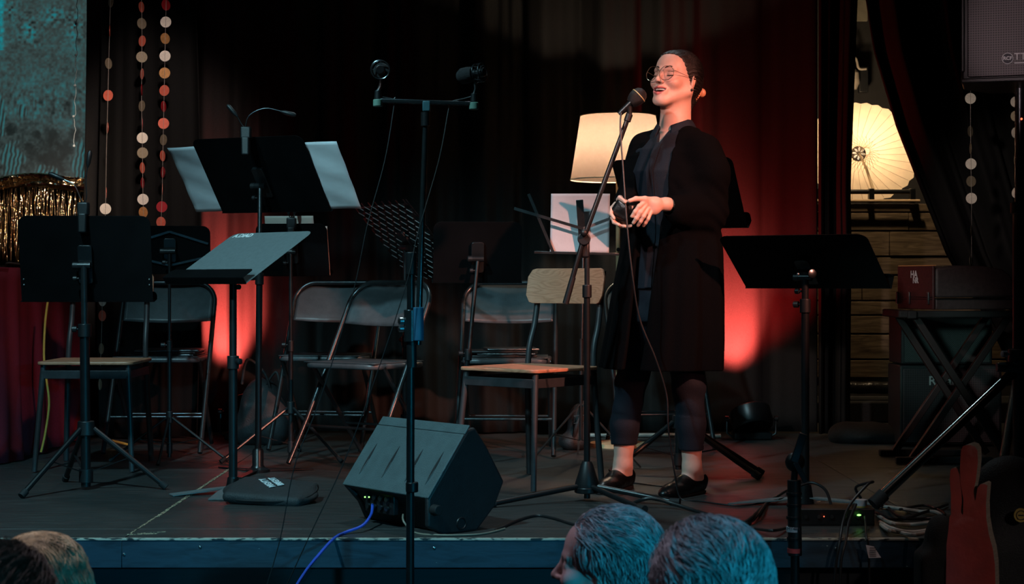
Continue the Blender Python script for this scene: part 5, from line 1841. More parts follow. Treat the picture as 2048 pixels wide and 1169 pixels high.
MB().cyl((px_, DP, P(0, 428, DP).z), (px_, DP, P(0, 405, DP).z), 0.034, None, 20).build('height_collar', M['plastic_black'], ss, bevel=0.003)
hz = P(0, 715, DP).z
MB().cyl((px_, DP, hz - .05), (px_, DP, hz + .03), 0.042, None, 20).build('leg_hub', M['plastic_black'], ss, bevel=0.004)
knob(ss, (px_ - .04, DP - .01, hz + .012), (-1, -.2, 0), 0.012, 0.03, 'hub_knob', 'label_white')
MB().cyl((px_ - .09, DP - .02, hz - .035), (px_, DP - .02, hz - .035), 0.016, 0.022, 16).build('leg_bracket', mat('bracket_blue', (.05, .10, .12), .5), ss)
footp = FL(1748, 1008, 0.02)
for ft in (footp, Vector((px_ + .56, DP - .15, 0.02)), Vector((px_ + .1, DP + .58, .02))):
    tp_ = Vector((px_, DP, hz - .03)) + (ft - Vector((px_, DP, hz))).normalized() * .03
    l = MB().cyl(tp_, ft, 0.0190, None, 20).build('leg', M['glossy_tube'], ss) if 'glossy_tube' in M else MB().cyl(tp_, ft, 0.0190, None, 20).build('leg', M['black_metal'], ss)
    d = (ft - tp_).normalized()
    MB().cyl(ft - d * .05, ft + d * .005, 0.024, None, 16).build('rubber_foot', M['rubber'], l)
MB().ball(P(2043, 238, DP - .03), 0.004, 10).build('marker_light', M['led_red'], ss)

# ------------------------------------------------------------------ boxes and cables on the right
db = thing('junction_box', 'flat black stage box with sockets at the stage edge on the right', 'stage box', (W(1665, 5.45), 5.45, 0))
MB().box((W(1668, 5.45), 5.47, 0.028), (0.255, 0.11, 0.055)).build('box_body', M['plastic_black'], db, bevel=0.004)
for k in range(5):
    MB().cyl((W(1612 + 26 * k, 5.41), 5.416, .03), (W(1612 + 26 * k, 5.41), 5.410, .03), 0.006, None, 12).build('socket', M['steel_dark'], db)
MB().ball(P(1718, 1031, 5.40), 0.0045, 10, (1.6, 1, .7)).build('status_light', M['led_green'], db)
MB().ball(P(1648, 1034, 5.40), 0.002, 8).build('status_light', M['led_red'], db)
pg = thing('mains_plug', 'pale and yellow taped plug standing on the black stage box', 'plug', P(1722, 1015, 5.46))
MB().cyl(P(1722, 1012, 5.46), P(1722, 1000, 5.46), 0.0195, None, 20).build('pale_sleeve', M['label_white'], pg)
MB().cyl(P(1722, 1019, 5.46), P(1722, 1012, 5.46), 0.020, None, 20).build('yellow_tape', M['gold_tape'], pg)
MB().cyl(P(1722, 1032, 5.46), P(1722, 1019, 5.46), 0.019, None, 20).build('dark_body', M['rubber'], pg)
cabs = [
    ('white cable, upper of the pale coils beside the slanting speaker leg', 'cable_white', .0065, [(1766, 1014), (1800, 1018), (1840, 1024), (1868, 1024), (1885, 1032)]),
    ('white cable in the middle of the coils beside the stage box', 'cable_white', .0065, [(1752, 1028), (1780, 1046), (1820, 1050), (1860, 1046), (1900, 1045)]),
    ('white cable curving lowest towards the stage edge', 'cable_white', .0065, [(1762, 1050), (1775, 1060), (1800, 1066), (1830, 1070), (1870, 1062)]),
    ('white cable just above the lowest pale one', 'cable_white', .006, [(1760, 1045), (1785, 1058), (1825, 1065), (1870, 1058)]),
    ('black cable looped over the white coils', 'cable_black', .005, [(1700, 1000), (1760, 1030), (1800, 1040), (1850, 1025), (1895, 1010)]),
    ('black cable under the coils near the speaker foot', 'cable_black', .005, [(1770, 1008), (1800, 1035), (1850, 1038), (1890, 1030), (1850, 1012), (1800, 1020)]),
    ('black cable running left from the low microphone stand', 'cable_black', .0055, [(1585, 975), (1560, 990), (1530, 1010), (1505, 1035), (1480, 1050), (1460, 1056)]),
    ('shiny dark cable crossing left of the low microphone stand', 'cable_black', .005, [(1590, 992), (1560, 1000), (1535, 1006), (1520, 1025), (1500, 1045), (1462, 1056)]),
    ('black cable bending in front of the stage box', 'cable_black', .005, [(1510, 1058), (1545, 1062), (1575, 1056), (1590, 1045)]),
]
for lab, mt_, r_, pts in cabs:
    pp_ = [FL(a, b_, 0.008 + 0.012 * (i % 2)) for i, (a, b_) in enumerate(pts)]
    tag(MB().tube(smooth_path(pp_), r_, 8).build('coiled_cable', M[mt_]), lab, 'cable')
tag(MB().tube(smooth_path([P(1600, 972, 5.7), P(1625, 966, 5.7), P(1650, 980, 5.65), P(1662, 1010, 5.55), P(1664, 1030, 5.5)]), 0.005, 8).build('arched_cable', M['cable_black']), 'black cable arching from the low microphone stand to the stage box', 'cable')
for dx, lab in ((0, 'left of two black cables hanging over the stage edge on the right'), (12, 'right of two black cables hanging over the stage edge on the right')):
    pp_ = [P(1722, 998, 5.5), P(1712, 975, 5.5), P(1745, 965, 5.45), P(1735, 970, 5.4), P(1700 + dx, 1010, 5.33), P(1686 + dx, 1045, 5.2), P(1680 + dx, 1080, 5.12), P(1672 + dx * .8, 1130, 5.1), P(1662 + dx * 1.6, 1230, 5.1)]
    tag(MB().tube(smooth_path(pp_[4:] if dx else pp_), 0.0045, 8).build('hanging_cable', M['cable_black']), lab, 'cable')
tg = thing('tagged_cable', 'black cable with a pale paper tag hanging over the stage edge', 'cable', P(1735, 1060, 5.12))
MB().tube(smooth_path([P(1730, 1034, 5.38), P(1731, 1050, 5.28), P(1733, 1075, 5.12), P(1737, 1100, 5.11), P(1740, 1220, 5.1)]), 0.0035, 8).build('cable_run', M['cable_black'], tg)
tgp = MB().prism([(1732, 1091), (1748, 1094), (1762, 1116), (1737, 1117)], (0, 0, 0), (0.001, 0, 0), (0, 0, -0.001), (0, 0.0008, 0))
tgp = MB().prism([((a - 1745) * 5.1 / F, -(b_ - 1104) * 5.1 / F) for a, b_ in ((1732, 1091), (1748, 1094), (1762, 1116), (1737, 1117))], P(1745, 1104, 5.10), (1, 0, 0), (0, 0.1, 1), (0, 0.0008, 0)).build('paper_tag', M['label_white'], tg)
m_ = MB()
for k in range(5):
    m_.box(P(1746, 1097 + k * 4, 5.097), (0.020, 0.0006, 0.002))
m_.build('tag_print', M['print_dark'], tgp)

# low microphone stand in front of the stage
DQ = 4.95
q0 = Vector((W(1592, DQ), DQ, -0.9))
ls = thing('microphone_stand', 'low black microphone stand with round clutch and two stickers, before the stage box', 'microphone stand', q0)
MB().cyl(q0, P(1590, 1110, DQ), 0.0135, None, 16).build('lower_pole', M['black_metal'], ls)
MB().cyl(P(1590, 1112, DQ), P(1588, 960, DQ), 0.021, 0.020, 18).build('handle_sleeve', M['plastic_black'], ls, bevel=0.002)
MB().cyl(P(1588, 965, DQ), P(1590, 925, DQ), 0.010, None, 14).build('upper_pole', M['black_metal'], ls)
MB().ball(P(1590, 925, DQ), 0.030, 20, (1, .75, 1)).build('boom_clutch', M['plastic_black'], ls)
MB().bar(P(1607, 868, DQ - .02), P(1588, 925, DQ - .02), 0.024, 0.010, (0, -1, 0)).build('boom', M['steel_dark'], ls, bevel=0.002)
MB().bar(P(1590, 925, DQ - .02), P(1612, 965, DQ - .02), 0.016, 0.010, (0, -1, 0)).build('boom', M['tube_grey'], ls, bevel=0.002)
for py, r_ in ((985, .0235), (1008, .0225), (1033, .0235), (1075, .022)):
    MB().cyl(P(1588, py, DQ), P(1588, py + 6, DQ), r_, None, 18).build('ring_collar', M['black_metal'], ls, bevel=0.001)
MB().cyl(P(1587, 1054, DQ), P(1587, 1064, DQ), 0.0217, None, 20).build('white_sticker', M['label_white'], ls)
MB().cyl(P(1589, 1097, DQ), P(1589, 1106, DQ), 0.0217, None, 20).build('red_sticker', M['label_red'], ls)
textmesh('sticker_print', 'MY48A', 0.013, 'print_dark', ls, P(1587, 1059, DQ - 0.0222), (1, 0, 0), (0, 0, 1), 0.0003)
tripod_parts(ls, q0, 0.30, 0.33, [30, 150, 270], 0.0135, 0.011)

# red painted cut-out board
DB = 4.35
cut = [(1892, 1169), (1893, 1090), (1897, 1060), (1899, 1034), (1902, 1030), (1902, 990), (1899, 960), (1901, 941), (1905, 937), (1910, 950), (1914, 985), (1915, 1003),
       (1913, 1024), (1918, 1036), (1922, 1038), (1926, 1028), (1927, 1000), (1921, 970), (1920, 935), (1922, 900), (1926, 893), (1932, 891), (1941, 894), (1946, 902), (1947, 925), (1943, 960), (1938, 985),
       (1941, 1002), (1946, 1009), (1951, 1000), (1955, 977), (1961, 969), (1966, 972), (1963, 1010), (1964, 1040), (1969, 1070), (1977, 1100), (1981, 1130), (1982, 1169),
       (1986, 1300), (1982, 1420), (1975, 1860), (1890, 1860), (1888, 1500), (1894, 1300)]
cut = [((a - 1937) * DB / F, CH - (b_ - HY) * DB / F) for a, b_ in cut]
rb_ = thing('cutout_board', 'red painted wooden cut-out with three flame-like prongs, right foreground', 'wooden board', (W(1937, DB), DB, -0.9))
MB().prism(cut, (W(1937, DB), DB, 0), (1, 0, 0), (0, 0, 1), (0.012, 0.0012, 0)).build('painted_face', M['red_paint'], rb_)
MB().prism(cut, (W(1937, DB) + .0005, DB + .0014, 0), (1, 0, 0), (0, 0, 1), (0.030, 0.028, 0.006)).build('plywood_edge', M['raw_ply'], rb_, bevel=0.001)
for c_, r_ in ((P(1932, 905, DB - .001), (.010, .001, .018)), (P(1948, 902, DB + .012), (.008, .001, .02))):
    pass

# dark bag with a round badge at the right edge
bg = thing('equipment_bag', 'black bag with a round yellow badge at the right edge of the foreground', 'bag', (W(2040, 4.7), 4.75, -0.9))
v_ = Vol()
v_.box((W(2050, 4.7), 4.80, -0.40), (0.15, 0.10, 0.50), None, 0.08, 0.05).ell((W(2050, 4.7), 4.80, 0.16), (0.12, 0.08, 0.14), np.array(Matrix.Rotation(R(-25), 3, 'Y')), 0.08)
v_.build('bag_body', 'nylon', bg, 0.012, world=True)
bc = P(2041, 1031, 4.688)
MB().cyl(bc, bc + Vector((0, -0.004, 0)), 0.020, None, 28).build('badge', M['gold_tape'], bg)
MB().tube([bc + Vector((0.013 * math.cos(a), -.005, 0.013 * math.sin(a))) for a in [2 * math.pi * k / 24 for k in range(24)]], 0.0012, 6, closed=True).build('badge_ring', M['print_dark'], bg)
MB().box(bc + Vector((0, -.005, 0)), (0.016, 0.001, 0.003)).build('badge_bar', M['print_dark'], bg)
v_ = Vol()
xw = W(1862, 4.85)
v_.box((xw + .02, 4.92, -0.46), (0.045, 0.06, 0.46), None, 0.02, 0.03).ell((xw + .045, 4.92, 0.03), (0.045, 0.06, 0.08), None, 0.04)
o = v_.build('black_sack', 'fabric_black', None, 0.012)
tag(o, 'black cloth sack leaning at the stage edge left of the red cut-out board', 'sack')

# ================================================================== PEOPLE
def attrmat(name, rough, bump=0.0, bscale=200, sss=0.0, spec=0.4, var=0.08):
    m = bpy.data.materials.new(name)
    m.use_nodes = True
    nt = m.node_tree
    b = nt.nodes['Principled BSDF']
    a = nt.nodes.new('ShaderNodeAttribute')
    a.attribute_name = 'tint'
    n = noise(nt, mapping(nt), 60, 3)
    c = mix(nt, 1.0, a.outputs[0], ramp(nt, n, [(0.3, (1 - var,) * 3), (0.7, (1, 1, 1))]), 'MULTIPLY')
    nt.links.new(c, b.inputs['Base Color'])
    b.inputs['Roughness'].default_value = rough
    b.inputs['Specular IOR Level'].default_value = spec
    if sss:
        b.inputs['Subsurface Weight'].default_value = sss
        b.inputs['Subsurface Radius'].default_value = (0.010, 0.004, 0.002)
        b.inputs['Subsurface Scale'].default_value = 0.5
    if bump:
        bump_(nt, noise(nt, mapping(nt), bscale, 2), bump, 0.001)
    return m


M['skin'] = attrmat('skin', 0.48, 0.15, 350, 0.12)
M['hair_dark'] = mat('hair_dark', (0.012, 0.008, 0.007), 0.38, 0, 0.4, 30, 0.8, 50, sx=6, sy=1, sz=6)
M['hair_grey'] = mat('hair_grey', (0.42, 0.42, 0.43), 0.45, 0, 0.5, 45)
M['hair_base'] = mat('hair_base', (0.14, 0.14, 0.145), 0.7, 0, 0.3, 60)
M['hair_blond'] = mat('hair_blond', (0.50, 0.38, 0.25), 0.40, 0, 0.6, 40)
M['hair_blond_base'] = mat('hair_blond_base', (0.12, 0.085, 0.05), 0.7, 0, 0.3, 60)
M['hair_brown'] = mat('hair_brown', (0.05, 0.035, 0.03), 0.5, 0, 0.35, 60)
M['knit_black'] = mat('knit_black', (0.0022, 0.0022, 0.0026), 0.95, 0, 0.25, 300, 0.6, 500, sheen=0.0, spec=0.05)
M['shirt_navy'] = mat('shirt_navy', (0.0065, 0.010, 0.017), 0.75, 0, 0.15, 60, 0.3, 300, sheen=0.0, spec=0.25)
M['trouser_navy'] = mat('trouser_navy', (0.006, 0.009, 0.016), 0.8, 0, 0.15, 60, 0.3, 300, spec=0.3)
M['leather_black'] = mat('leather_black', (0.004, 0.0038, 0.004), 0.32, 0, 0.2, 30, 0.35, 60)
M['teeth'] = mat('teeth', (0.75, 0.70, 0.64), 0.3)
M['mouth_inner'] = mat('mouth_inner', (0.09, 0.012, 0.012), 0.5)
M['brow_dark'] = mat('brow_dark', (0.03, 0.016, 0.012), 0.7)
M['gold_wire'] = mat('gold_wire', (0.85, 0.62, 0.45), 0.25, 1.0)
M['claw_tan'] = mat('claw_tan', (0.72, 0.33, 0.17), 0.4)


def rotm(z=0, x=0, y=0):
    m = Matrix.Rotation(R(z), 3, 'Z') @ Matrix.Rotation(R(x), 3, 'X') @ Matrix.Rotation(R(y), 3, 'Y')
    return np.array(m)


def head_prims(v, c, Rm, s=1.0, woman=True, mouth_open=True):
    c = np.array(c, float)
    def T(p): return c + Rm @ (np.array(p, float) * s)
    def E(p, r, k=0.012, op='+', rot=None): v.ell(T(p), np.array(r) * s, Rm if rot is None else Rm @ rot, k * s, op)
    def C(a, b, ra, rb=None, k=0.012, op='+'): v.cap(T(a), T(b), ra * s, (rb if rb is not None else ra) * s, k * s, op)
    E((0, 0.020, 0.030), (0.073, 0.092, 0.084), 0.02)
    E((0, -0.036, -0.022), (0.056, 0.052, 0.078), 0.03)
    E((0, -0.044, 0.045), (0.054, 0.040, 0.045), 0.03)
    for sx in (-1, 1):
        C((sx * 0.056, 0.006, -0.046), (sx * 0.018, -0.068, -0.098), 0.020, 0.016, 0.03)
        E((sx * 0.039, -0.060, -0.030), (0.025, 0.026, 0.022), 0.016)       # cheek
        C((sx * 0.012, -0.083, 0.016), (sx * 0.044, -0.070, 0.018), 0.008, 0.007, 0.014)   # brow
    E((0, -0.076, -0.100), (0.021, 0.016, 0.017), 0.022)                    # chin
    C((0, -0.050, -0.060), (0, -0.074, -0.066), 0.026, 0.018, 0.02)
    for sx in (-1, 1):
        E((sx * 0.031, -0.094, -0.001), (0.017, 0.014, 0.012), 0.012, '-')
        E((sx * 0.031, -0.072, -0.001), (0.0155, 0.0125, 0.0120), 0.004)      # closed lid
    C((0, -0.084, 0.012), (0, -0.106, -0.028), 0.0065, 0.0088, 0.012)        # nose
    E((0, -0.107, -0.030), (0.0095, 0.0085, 0.0085), 0.006)
    for sx in (-1, 1):
        E((sx * 0.0115, -0.096, -0.033), (0.0068, 0.0085, 0.0068), 0.006)
        E((sx * 0.0060, -0.103, -0.0405), (0.0032, 0.0048, 0.0035), 0.003, '-')
    E((0, -0.082, -0.066), (0.030, 0.016, 0.020), 0.014)                     # lip mound
    if mouth_open:
        E((0, -0.100, -0.0660), (0.0265, 0.032, 0.0092), 0.003, '-')
        for sx in (-1, 1):
            E((sx * 0.021, -0.092, -0.0615), (0.009, 0.022, 0.0042), 0.003, '-')
        for sx in (-1, 1):
            C((0, -0.0975, -0.0550), (sx * 0.020, -0.0885, -0.0555), 0.0042, 0.0030, 0.004)
            C((sx * 0.020, -0.0885, -0.0555), (sx * 0.031, -0.0780, -0.0560), 0.0030, 0.0018, 0.004)
            C((0, -0.0950, -0.0790), (sx * 0.019, -0.0870, -0.0730), 0.0056, 0.0038, 0.004)
            C((sx * 0.019, -0.0870, -0.0730), (sx * 0.031, -0.0780, -0.0575), 0.0038, 0.0018, 0.004)
    else:
        for sx in (-1, 1):
            C((0, -0.098, -0.060), (sx * 0.022, -0.086, -0.063), 0.0045, 0.0022, 0.004)
            C((0, -0.097, -0.069), (sx * 0.020, -0.086, -0.064), 0.0052, 0.0022, 0.004)
    for sx in (-1, 1):
        rot = rotm(sx * 24, -8)
        E((sx * 0.074, 0.014, -0.006), (0.0060, 0.0165, 0.0290), 0.005, rot=rot)
        E((sx * 0.080, 0.011, 0.000), (0.0050, 0.0090, 0.0160), 0.004, '-', rot=rot)
        E((sx * 0.071, 0.008, -0.030), (0.0055, 0.0075, 0.0090), 0.004)
    return T


def skin_colour(c, Rm, s, base, lip, flush=0.12):
    base = np.array(base); lip = np.array(lip)
    def f(v):
        p = ((v - np.array(c)) @ Rm) / s
        col = np.tile(base, (len(v), 1))
        near = np.linalg.norm(p, axis=1) < 0.16
        x, y, z = p[:, 0], p[:, 1], p[:, 2]
        ch = np.exp(-(((np.abs(x) - 0.04) / 0.02) ** 2 + ((z + 0.03) / 0.022) ** 2)) * near * (y < 0)
        col = col * (1 - flush * ch[:, None] * np.array([0.1, 1.2, 1.0]))
        zc = -0.0555 - 7.0 * x ** 2 * 1.0
        up = (np.abs(x) < 0.030) & (y < -0.078) & near
        lipm = up & (z < -0.0508 - 5 * x ** 2) & (z > -0.0855 + 22 * x ** 2)
        col[lipm] = lip
        inner = (np.abs(x) < 0.026) & near & (y > -0.089) & (y < -0.05) & (z < -0.059) & (z > -0.0745)
        col[inner] = np.array([0.10, 0.015, 0.015])
        nos = near & (np.abs(np.abs(x) - 0.006) < 0.004) & (z < -0.037) & (z > -0.043) & (y < -0.095)
        col[nos] = base * 0.35
        return col
    return f


def strands(name, material, parent, paths, r=0.0007, seg=3):
    """many separate hairs gathered as one head of hair"""
    vs = []; fs = []
    m_ = MB()
    V_ = []; Fc = []
    off = 0
    for pts in paths:
        pts = np.array(pts)
        n = len(pts)
        t = np.gradient(pts, axis=0)
        t /= np.linalg.norm(t, axis=1)[:, None] + 1e-9
        ref = np.array([0.3, 0.2, 0.93])
        u = np.cross(t, ref); u /= np.linalg.norm(u, axis=1)[:, None] + 1e-9
        w_ = np.cross(t, u)
        rad = r * np.sin(np.pi * (0.12 + 0.86 * np.arange(n) / (n - 1)))[:, None] ** 0.5
        for k in range(seg):
            a = 2 * math.pi * k / seg
            V_.append((pts + (u * math.cos(a) + w_ * math.sin(a)) * rad))
        idx = np.arange(n - 1)
        for k in range(seg):
            k2 = (k + 1) % seg
            Fc.append(np.stack([off + k * n + idx, off + k2 * n + idx, off + k2 * n + idx + 1, off + k * n + idx + 1], 1))
        off += seg * n
    V_ = np.concatenate(V_); Fc = np.concatenate(Fc)
    me = bpy.data.meshes.new(name)
    me.vertices.add(len(V_)); me.vertices.foreach_set('co', V_.astype(np.float32).ravel())
    me.loops.add(len(Fc) * 4); me.loops.foreach_set('vertex_index', Fc.astype(np.int32).ravel())
    me.polygons.add(len(Fc)); me.polygons.foreach_set('loop_start', np.arange(0, len(Fc) * 4, 4, dtype=np.int32))
    me.update(calc_edges=True); me.shade_smooth()
    me.materials.append(M[material])
    o = bpy.data.objects.new(name, me)
    COL.objects.link(o)
    o.parent = parent
    return o


# ------------------------------------------------------------------ the woman at the microphone
OW = Vector((P(1330, 985, 6.25).x, 6.25, 0))
wo = thing('person', 'woman in glasses and long open black cardigan speaking at the microphone, hands clasped', 'person', OW)
def q(px, py, dy=0.0):
    p = P(px, py, 6.25 + dy) - OW
    return np.array(p)


BY = -40
Bm = rotm(BY)
HC = q(1352, 160, 0.0)
Hm = rotm(-43, -11, 3)


def column(levels, folds=None, ang=BY):
    """levels: (z, cx, cy, a, b); body turned by ang. Returns distance function"""
    L = np.array(levels, float)
    L = L[np.argsort(L[:, 0])]
    m_ = rotm(ang)
    def fn(p):
        z = p[:, 2]
        cx = np.interp(z, L[:, 0], L[:, 1]); cy = np.interp(z, L[:, 0], L[:, 2])
        a = np.interp(z, L[:, 0], L[:, 3]); b = np.interp(z, L[:, 0], L[:, 4])
        d = np.stack([p[:, 0] - cx, p[:, 1] - cy, np.zeros(len(p))], 1) @ m_
        th = np.arctan2(d[:, 1] / b, d[:, 0] / a)
        rho = np.sqrt((d[:, 0] / a) ** 2 + (d[:, 1] / b) ** 2)
        if folds is not None:
            rho = rho / (1 + folds(th, z))
        e = (rho - 1) * np.minimum(a, b) * 0.9
        return np.maximum(e, np.maximum(z - L[-1, 0], L[0, 0] - z))
    c = (L[0, :3] * [0, 1, 1] + L[-1, :3] * [0, 1, 1]) / 2
    c = np.array([c[1], c[2], (L[0, 0] + L[-1, 0]) / 2])
    rad = math.hypot((L[-1, 0] - L[0, 0]) / 2, L[:, 3].max() + 0.05)
    return fn, c, rad


def lv(py, px, a, b, dy=0.0):
    p = q(px, py, dy)
    return (p[2], p[0], p[1], a, b)


fdir = np.array([math.sin(R(BY)), -math.cos(R(BY)), 0])        # her forward
ldir = np.array([math.cos(R(BY)), math.sin(R(BY)), 0])         # her left
# --- body, one skin
b = Vol()
T = head_prims(b, HC, Hm, 1.0)
nb = q(1352, 262, 0.02)
b.cap(T((0, 0.026, -0.050)), nb, 0.050, 0.056, 0.03)
b.cap(T((0, 0.000, -0.070)), nb + fdir * 0.02, 0.040, 0.048, 0.03)
f_, c_, r_ = column([lv(268, 1350, .062, .052), lv(282, 1349, .11, .072), lv(300, 1346, .145, .096), lv(350, 1342, .150, .115), lv(430, 1342, .125, .095), lv(500, 1342, .15, .11), lv(560, 1338, .13, .10)])
b.fn(f_, c_, r_, 0.03)
shL, shR = q(1408, 303, -0.11), q(1290, 300, 0.11)
elL, elR = q(1420, 418, -0.10), q(1258, 405, 0.06)
wrL, wrR = q(1332, 409, -0.235), q(1246, 412, -0.13)
b.cap(nb - np.array([0, 0, .02]), shL, 0.036, 0.042, 0.04).cap(nb - np.array([0, 0, .02]), shR, 0.036, 0.042, 0.04)
b.cap(shL, elL, 0.045, 0.036, 0.03).cap(elL, wrL, 0.036, 0.0235, 0.02)
b.cap(shR, elR, 0.045, 0.036, 0.03).cap(elR, wrR, 0.036, 0.0235, 0.02)
# left hand: back of the hand towards us, fingers folding down over the object
b.cap(wrL, q(1308, 409, -0.262), 0.0235, 0.0235, 0.012)
b.ell(q(1303, 414, -0.265), (0.036, 0.020, 0.030), rotm(0, 0, 24), 0.014)
b.cap(q(1312, 404, -.265), q(1292, 404, -.285), 0.017, 0.011, 0.012)
for pts in ([(1291, 403, -.288), (1278, 413, -.305), (1270, 424, -.304), (1264, 433, -.298)],
            [(1291, 411, -.288), (1281, 425, -.304), (1273, 437, -.300), (1267, 446, -.290)],
            [(1295, 419, -.285), (1287, 433, -.298), (1281, 443, -.292), (1276, 451, -.280)],
            [(1301, 426, -.280), (1296, 438, -.288), (1291, 446, -.282), (1287, 452, -.272)]):
    rr_ = [0.0092, 0.0083, 0.0076, 0.0068] if pts[0][0] < 1300 else [0.0082, 0.0072, 0.0065, 0.0058]
    for i in range(3):
        b.cap(q(*pts[i]), q(*pts[i + 1]), rr_[i], rr_[i + 1], 0.004)
for i, (a, c) in enumerate((((1312, 402, -.262), (1290, 398, -.292)), ((1290, 398, -.292), (1272, 398, -.305)), ((1272, 398, -.305), (1259, 402, -.312)))):
    b.cap(q(*a), q(*c), (0.0125, 0.0098, 0.0088)[i], (0.0098, 0.0088, 0.0075)[i], 0.006)
# right hand: behind and below the object
b.cap(wrR, q(1242, 416, -0.18), 0.022, 0.021, 0.012)
b.ell(q(1240, 421, -0.212), (0.024, 0.030, 0.036), rotm(0, 0, 10), 0.012)
for pts in ([(1231, 408, -.215), (1224, 416, -.245), (1222, 428, -.272), (1228, 437, -.292)],
            [(1232, 424, -.215), (1225, 436, -.245), (1228, 445, -.272), (1238, 450, -.288)],
            [(1238, 436, -.215), (1235, 447, -.240), (1241, 453, -.265), (1250, 453, -.280)],
            [(1246, 440, -.215), (1246, 450, -.235), (1254, 454, -.252), (1262, 452, -.262)]):
    for i in range(3):
        b.cap(q(*pts[i]), q(*pts[i + 1]), 0.0084 - .0007 * i, 0.0077 - .0007 * i, 0.004)
for i, (a, c) in enumerate((((1246, 408, -.195), (1238, 400, -.235)), ((1238, 400, -.235), (1240, 396, -.275)), ((1240, 396, -.275), (1250, 404, -.306)))):
    b.cap(q(*a), q(*c), (0.0125, 0.0098, 0.0088)[i], (0.0098, 0.0088, 0.0072)[i], 0.006)
# legs
hipL, hipR = q(1362, 625, -.04), q(1300, 625, .05)
knL, knR = q(1377, 770, -.08), q(1262, 765, .07)
anL, anR = q(1384, 935, -.045), q(1246, 928, .11)
b.cap(hipL, hipR, 0.10, 0.10, 0.03)
b.cap(hipL, knL, 0.078, 0.048, 0.03).cap(knL, q(1382, 850, -.055), 0.048, 0.045, 0.02).cap(q(1382, 850, -.055), anL, 0.047, 0.0335, 0.02)
b.cap(hipR, knR, 0.078, 0.048, 0.03).cap(knR, q(1250, 850, .09), 0.048, 0.045, 0.02).cap(q(1250, 850, .09), anR, 0.047, 0.0335, 0.02)
def gfoot(px, D):
    return np.array([(px - 1024) * D / F, D, 0.0]) - np.array([OW.x, OW.y, 0])
feet = {'R': (gfoot(1254, 6.42), gfoot(1200, 6.22)), 'L': (gfoot(1398, 6.26), gfoot(1328, 6.09))}
for s_, an in (('R', anR), ('L', anL)):
    he, to = feet[s_]
    d = (to - he); d /= np.linalg.norm(d)
    up = np.array([0, 0, 1.0])
    b.cap(an, he + d * 0.03 + up * 0.075, 0.0335, 0.032, 0.02)
    b.cap(he + d * 0.015 + up * 0.040, he + d * 0.10 + up * 0.034, 0.027, 0.024, 0.03)
    b.cap(he + d * 0.045 + up * 0.075, he + d * 0.13 + up * 0.030, 0.028, 0.020, 0.025)
    for sg in (-1, 1):
        b.ell(he + d * 0.040 + up * 0.082 + np.array([-d[1], d[0], 0]) * sg * 0.030, (0.010, 0.010, 0.012), None, 0.012)
b.build('body', 'skin', wo, 0.0026, skin_colour(HC, Hm, 1.0, (0.70, 0.43, 0.34), (0.50, 0.13, 0.12)), relax=1)
print('body done')


def tl(p):
    return Vector(T(p)) + OW


# teeth, brows, lashes
m_ = MB()
pts = [tl((0.0225 * math.sin(a), -0.0715 - 0.0165 * math.cos(a), -0.0608)) for a in [R(-72 + 144 * k / 12) for k in range(13)]]
m_.tube(pts, 0.0042, 8)
m_.build('teeth', M['teeth'], wo)
for sx in (-1, 1):
    pts = [tl(p) for p in ((sx * 0.012, -0.0905, 0.0195), (sx * 0.024, -0.0880, 0.0265), (sx * 0.036, -0.0800, 0.0275), (sx * 0.050, -0.0660, 0.0215))]
    MB().tube(smooth_path(pts, 5), [0.0022, 0.0028, 0.0032, 0.0034, 0.0034, 0.0034, 0.0033, 0.0032, 0.003, 0.0029, 0.0027, 0.0025, 0.0022, 0.0018, 0.0014, 0.0008], 8).build('eyebrow', M['brow_dark'], wo)
    pts = [tl((sx * 0.031 + 0.0160 * math.sin(a), -0.0722 - 0.0118 * math.cos(a), -0.0055 - 0.0022 * math.cos(a))) for a in [R(-75 + 150 * k / 12) for k in range(13)]]
    MB().tube(pts, 0.0016, 6).build('eyelashes', M['brow_dark'], wo)
    pts = [tl((sx * 0.031 + 0.0158 * math.sin(a), -0.0735 - 0.0105 * math.cos(a), 0.0075 + 0.0015 * math.cos(a))) for a in [R(-70 + 140 * k / 12) for k in range(13)]]
    MB().tube(pts, 0.0006, 6).build('eyelid_crease', M['brow_dark'], wo)
# earring
MB().ball(tl((0.079, 0.006, -0.040)), 0.0052, 12).build('earring', M['black_metal'], wo)

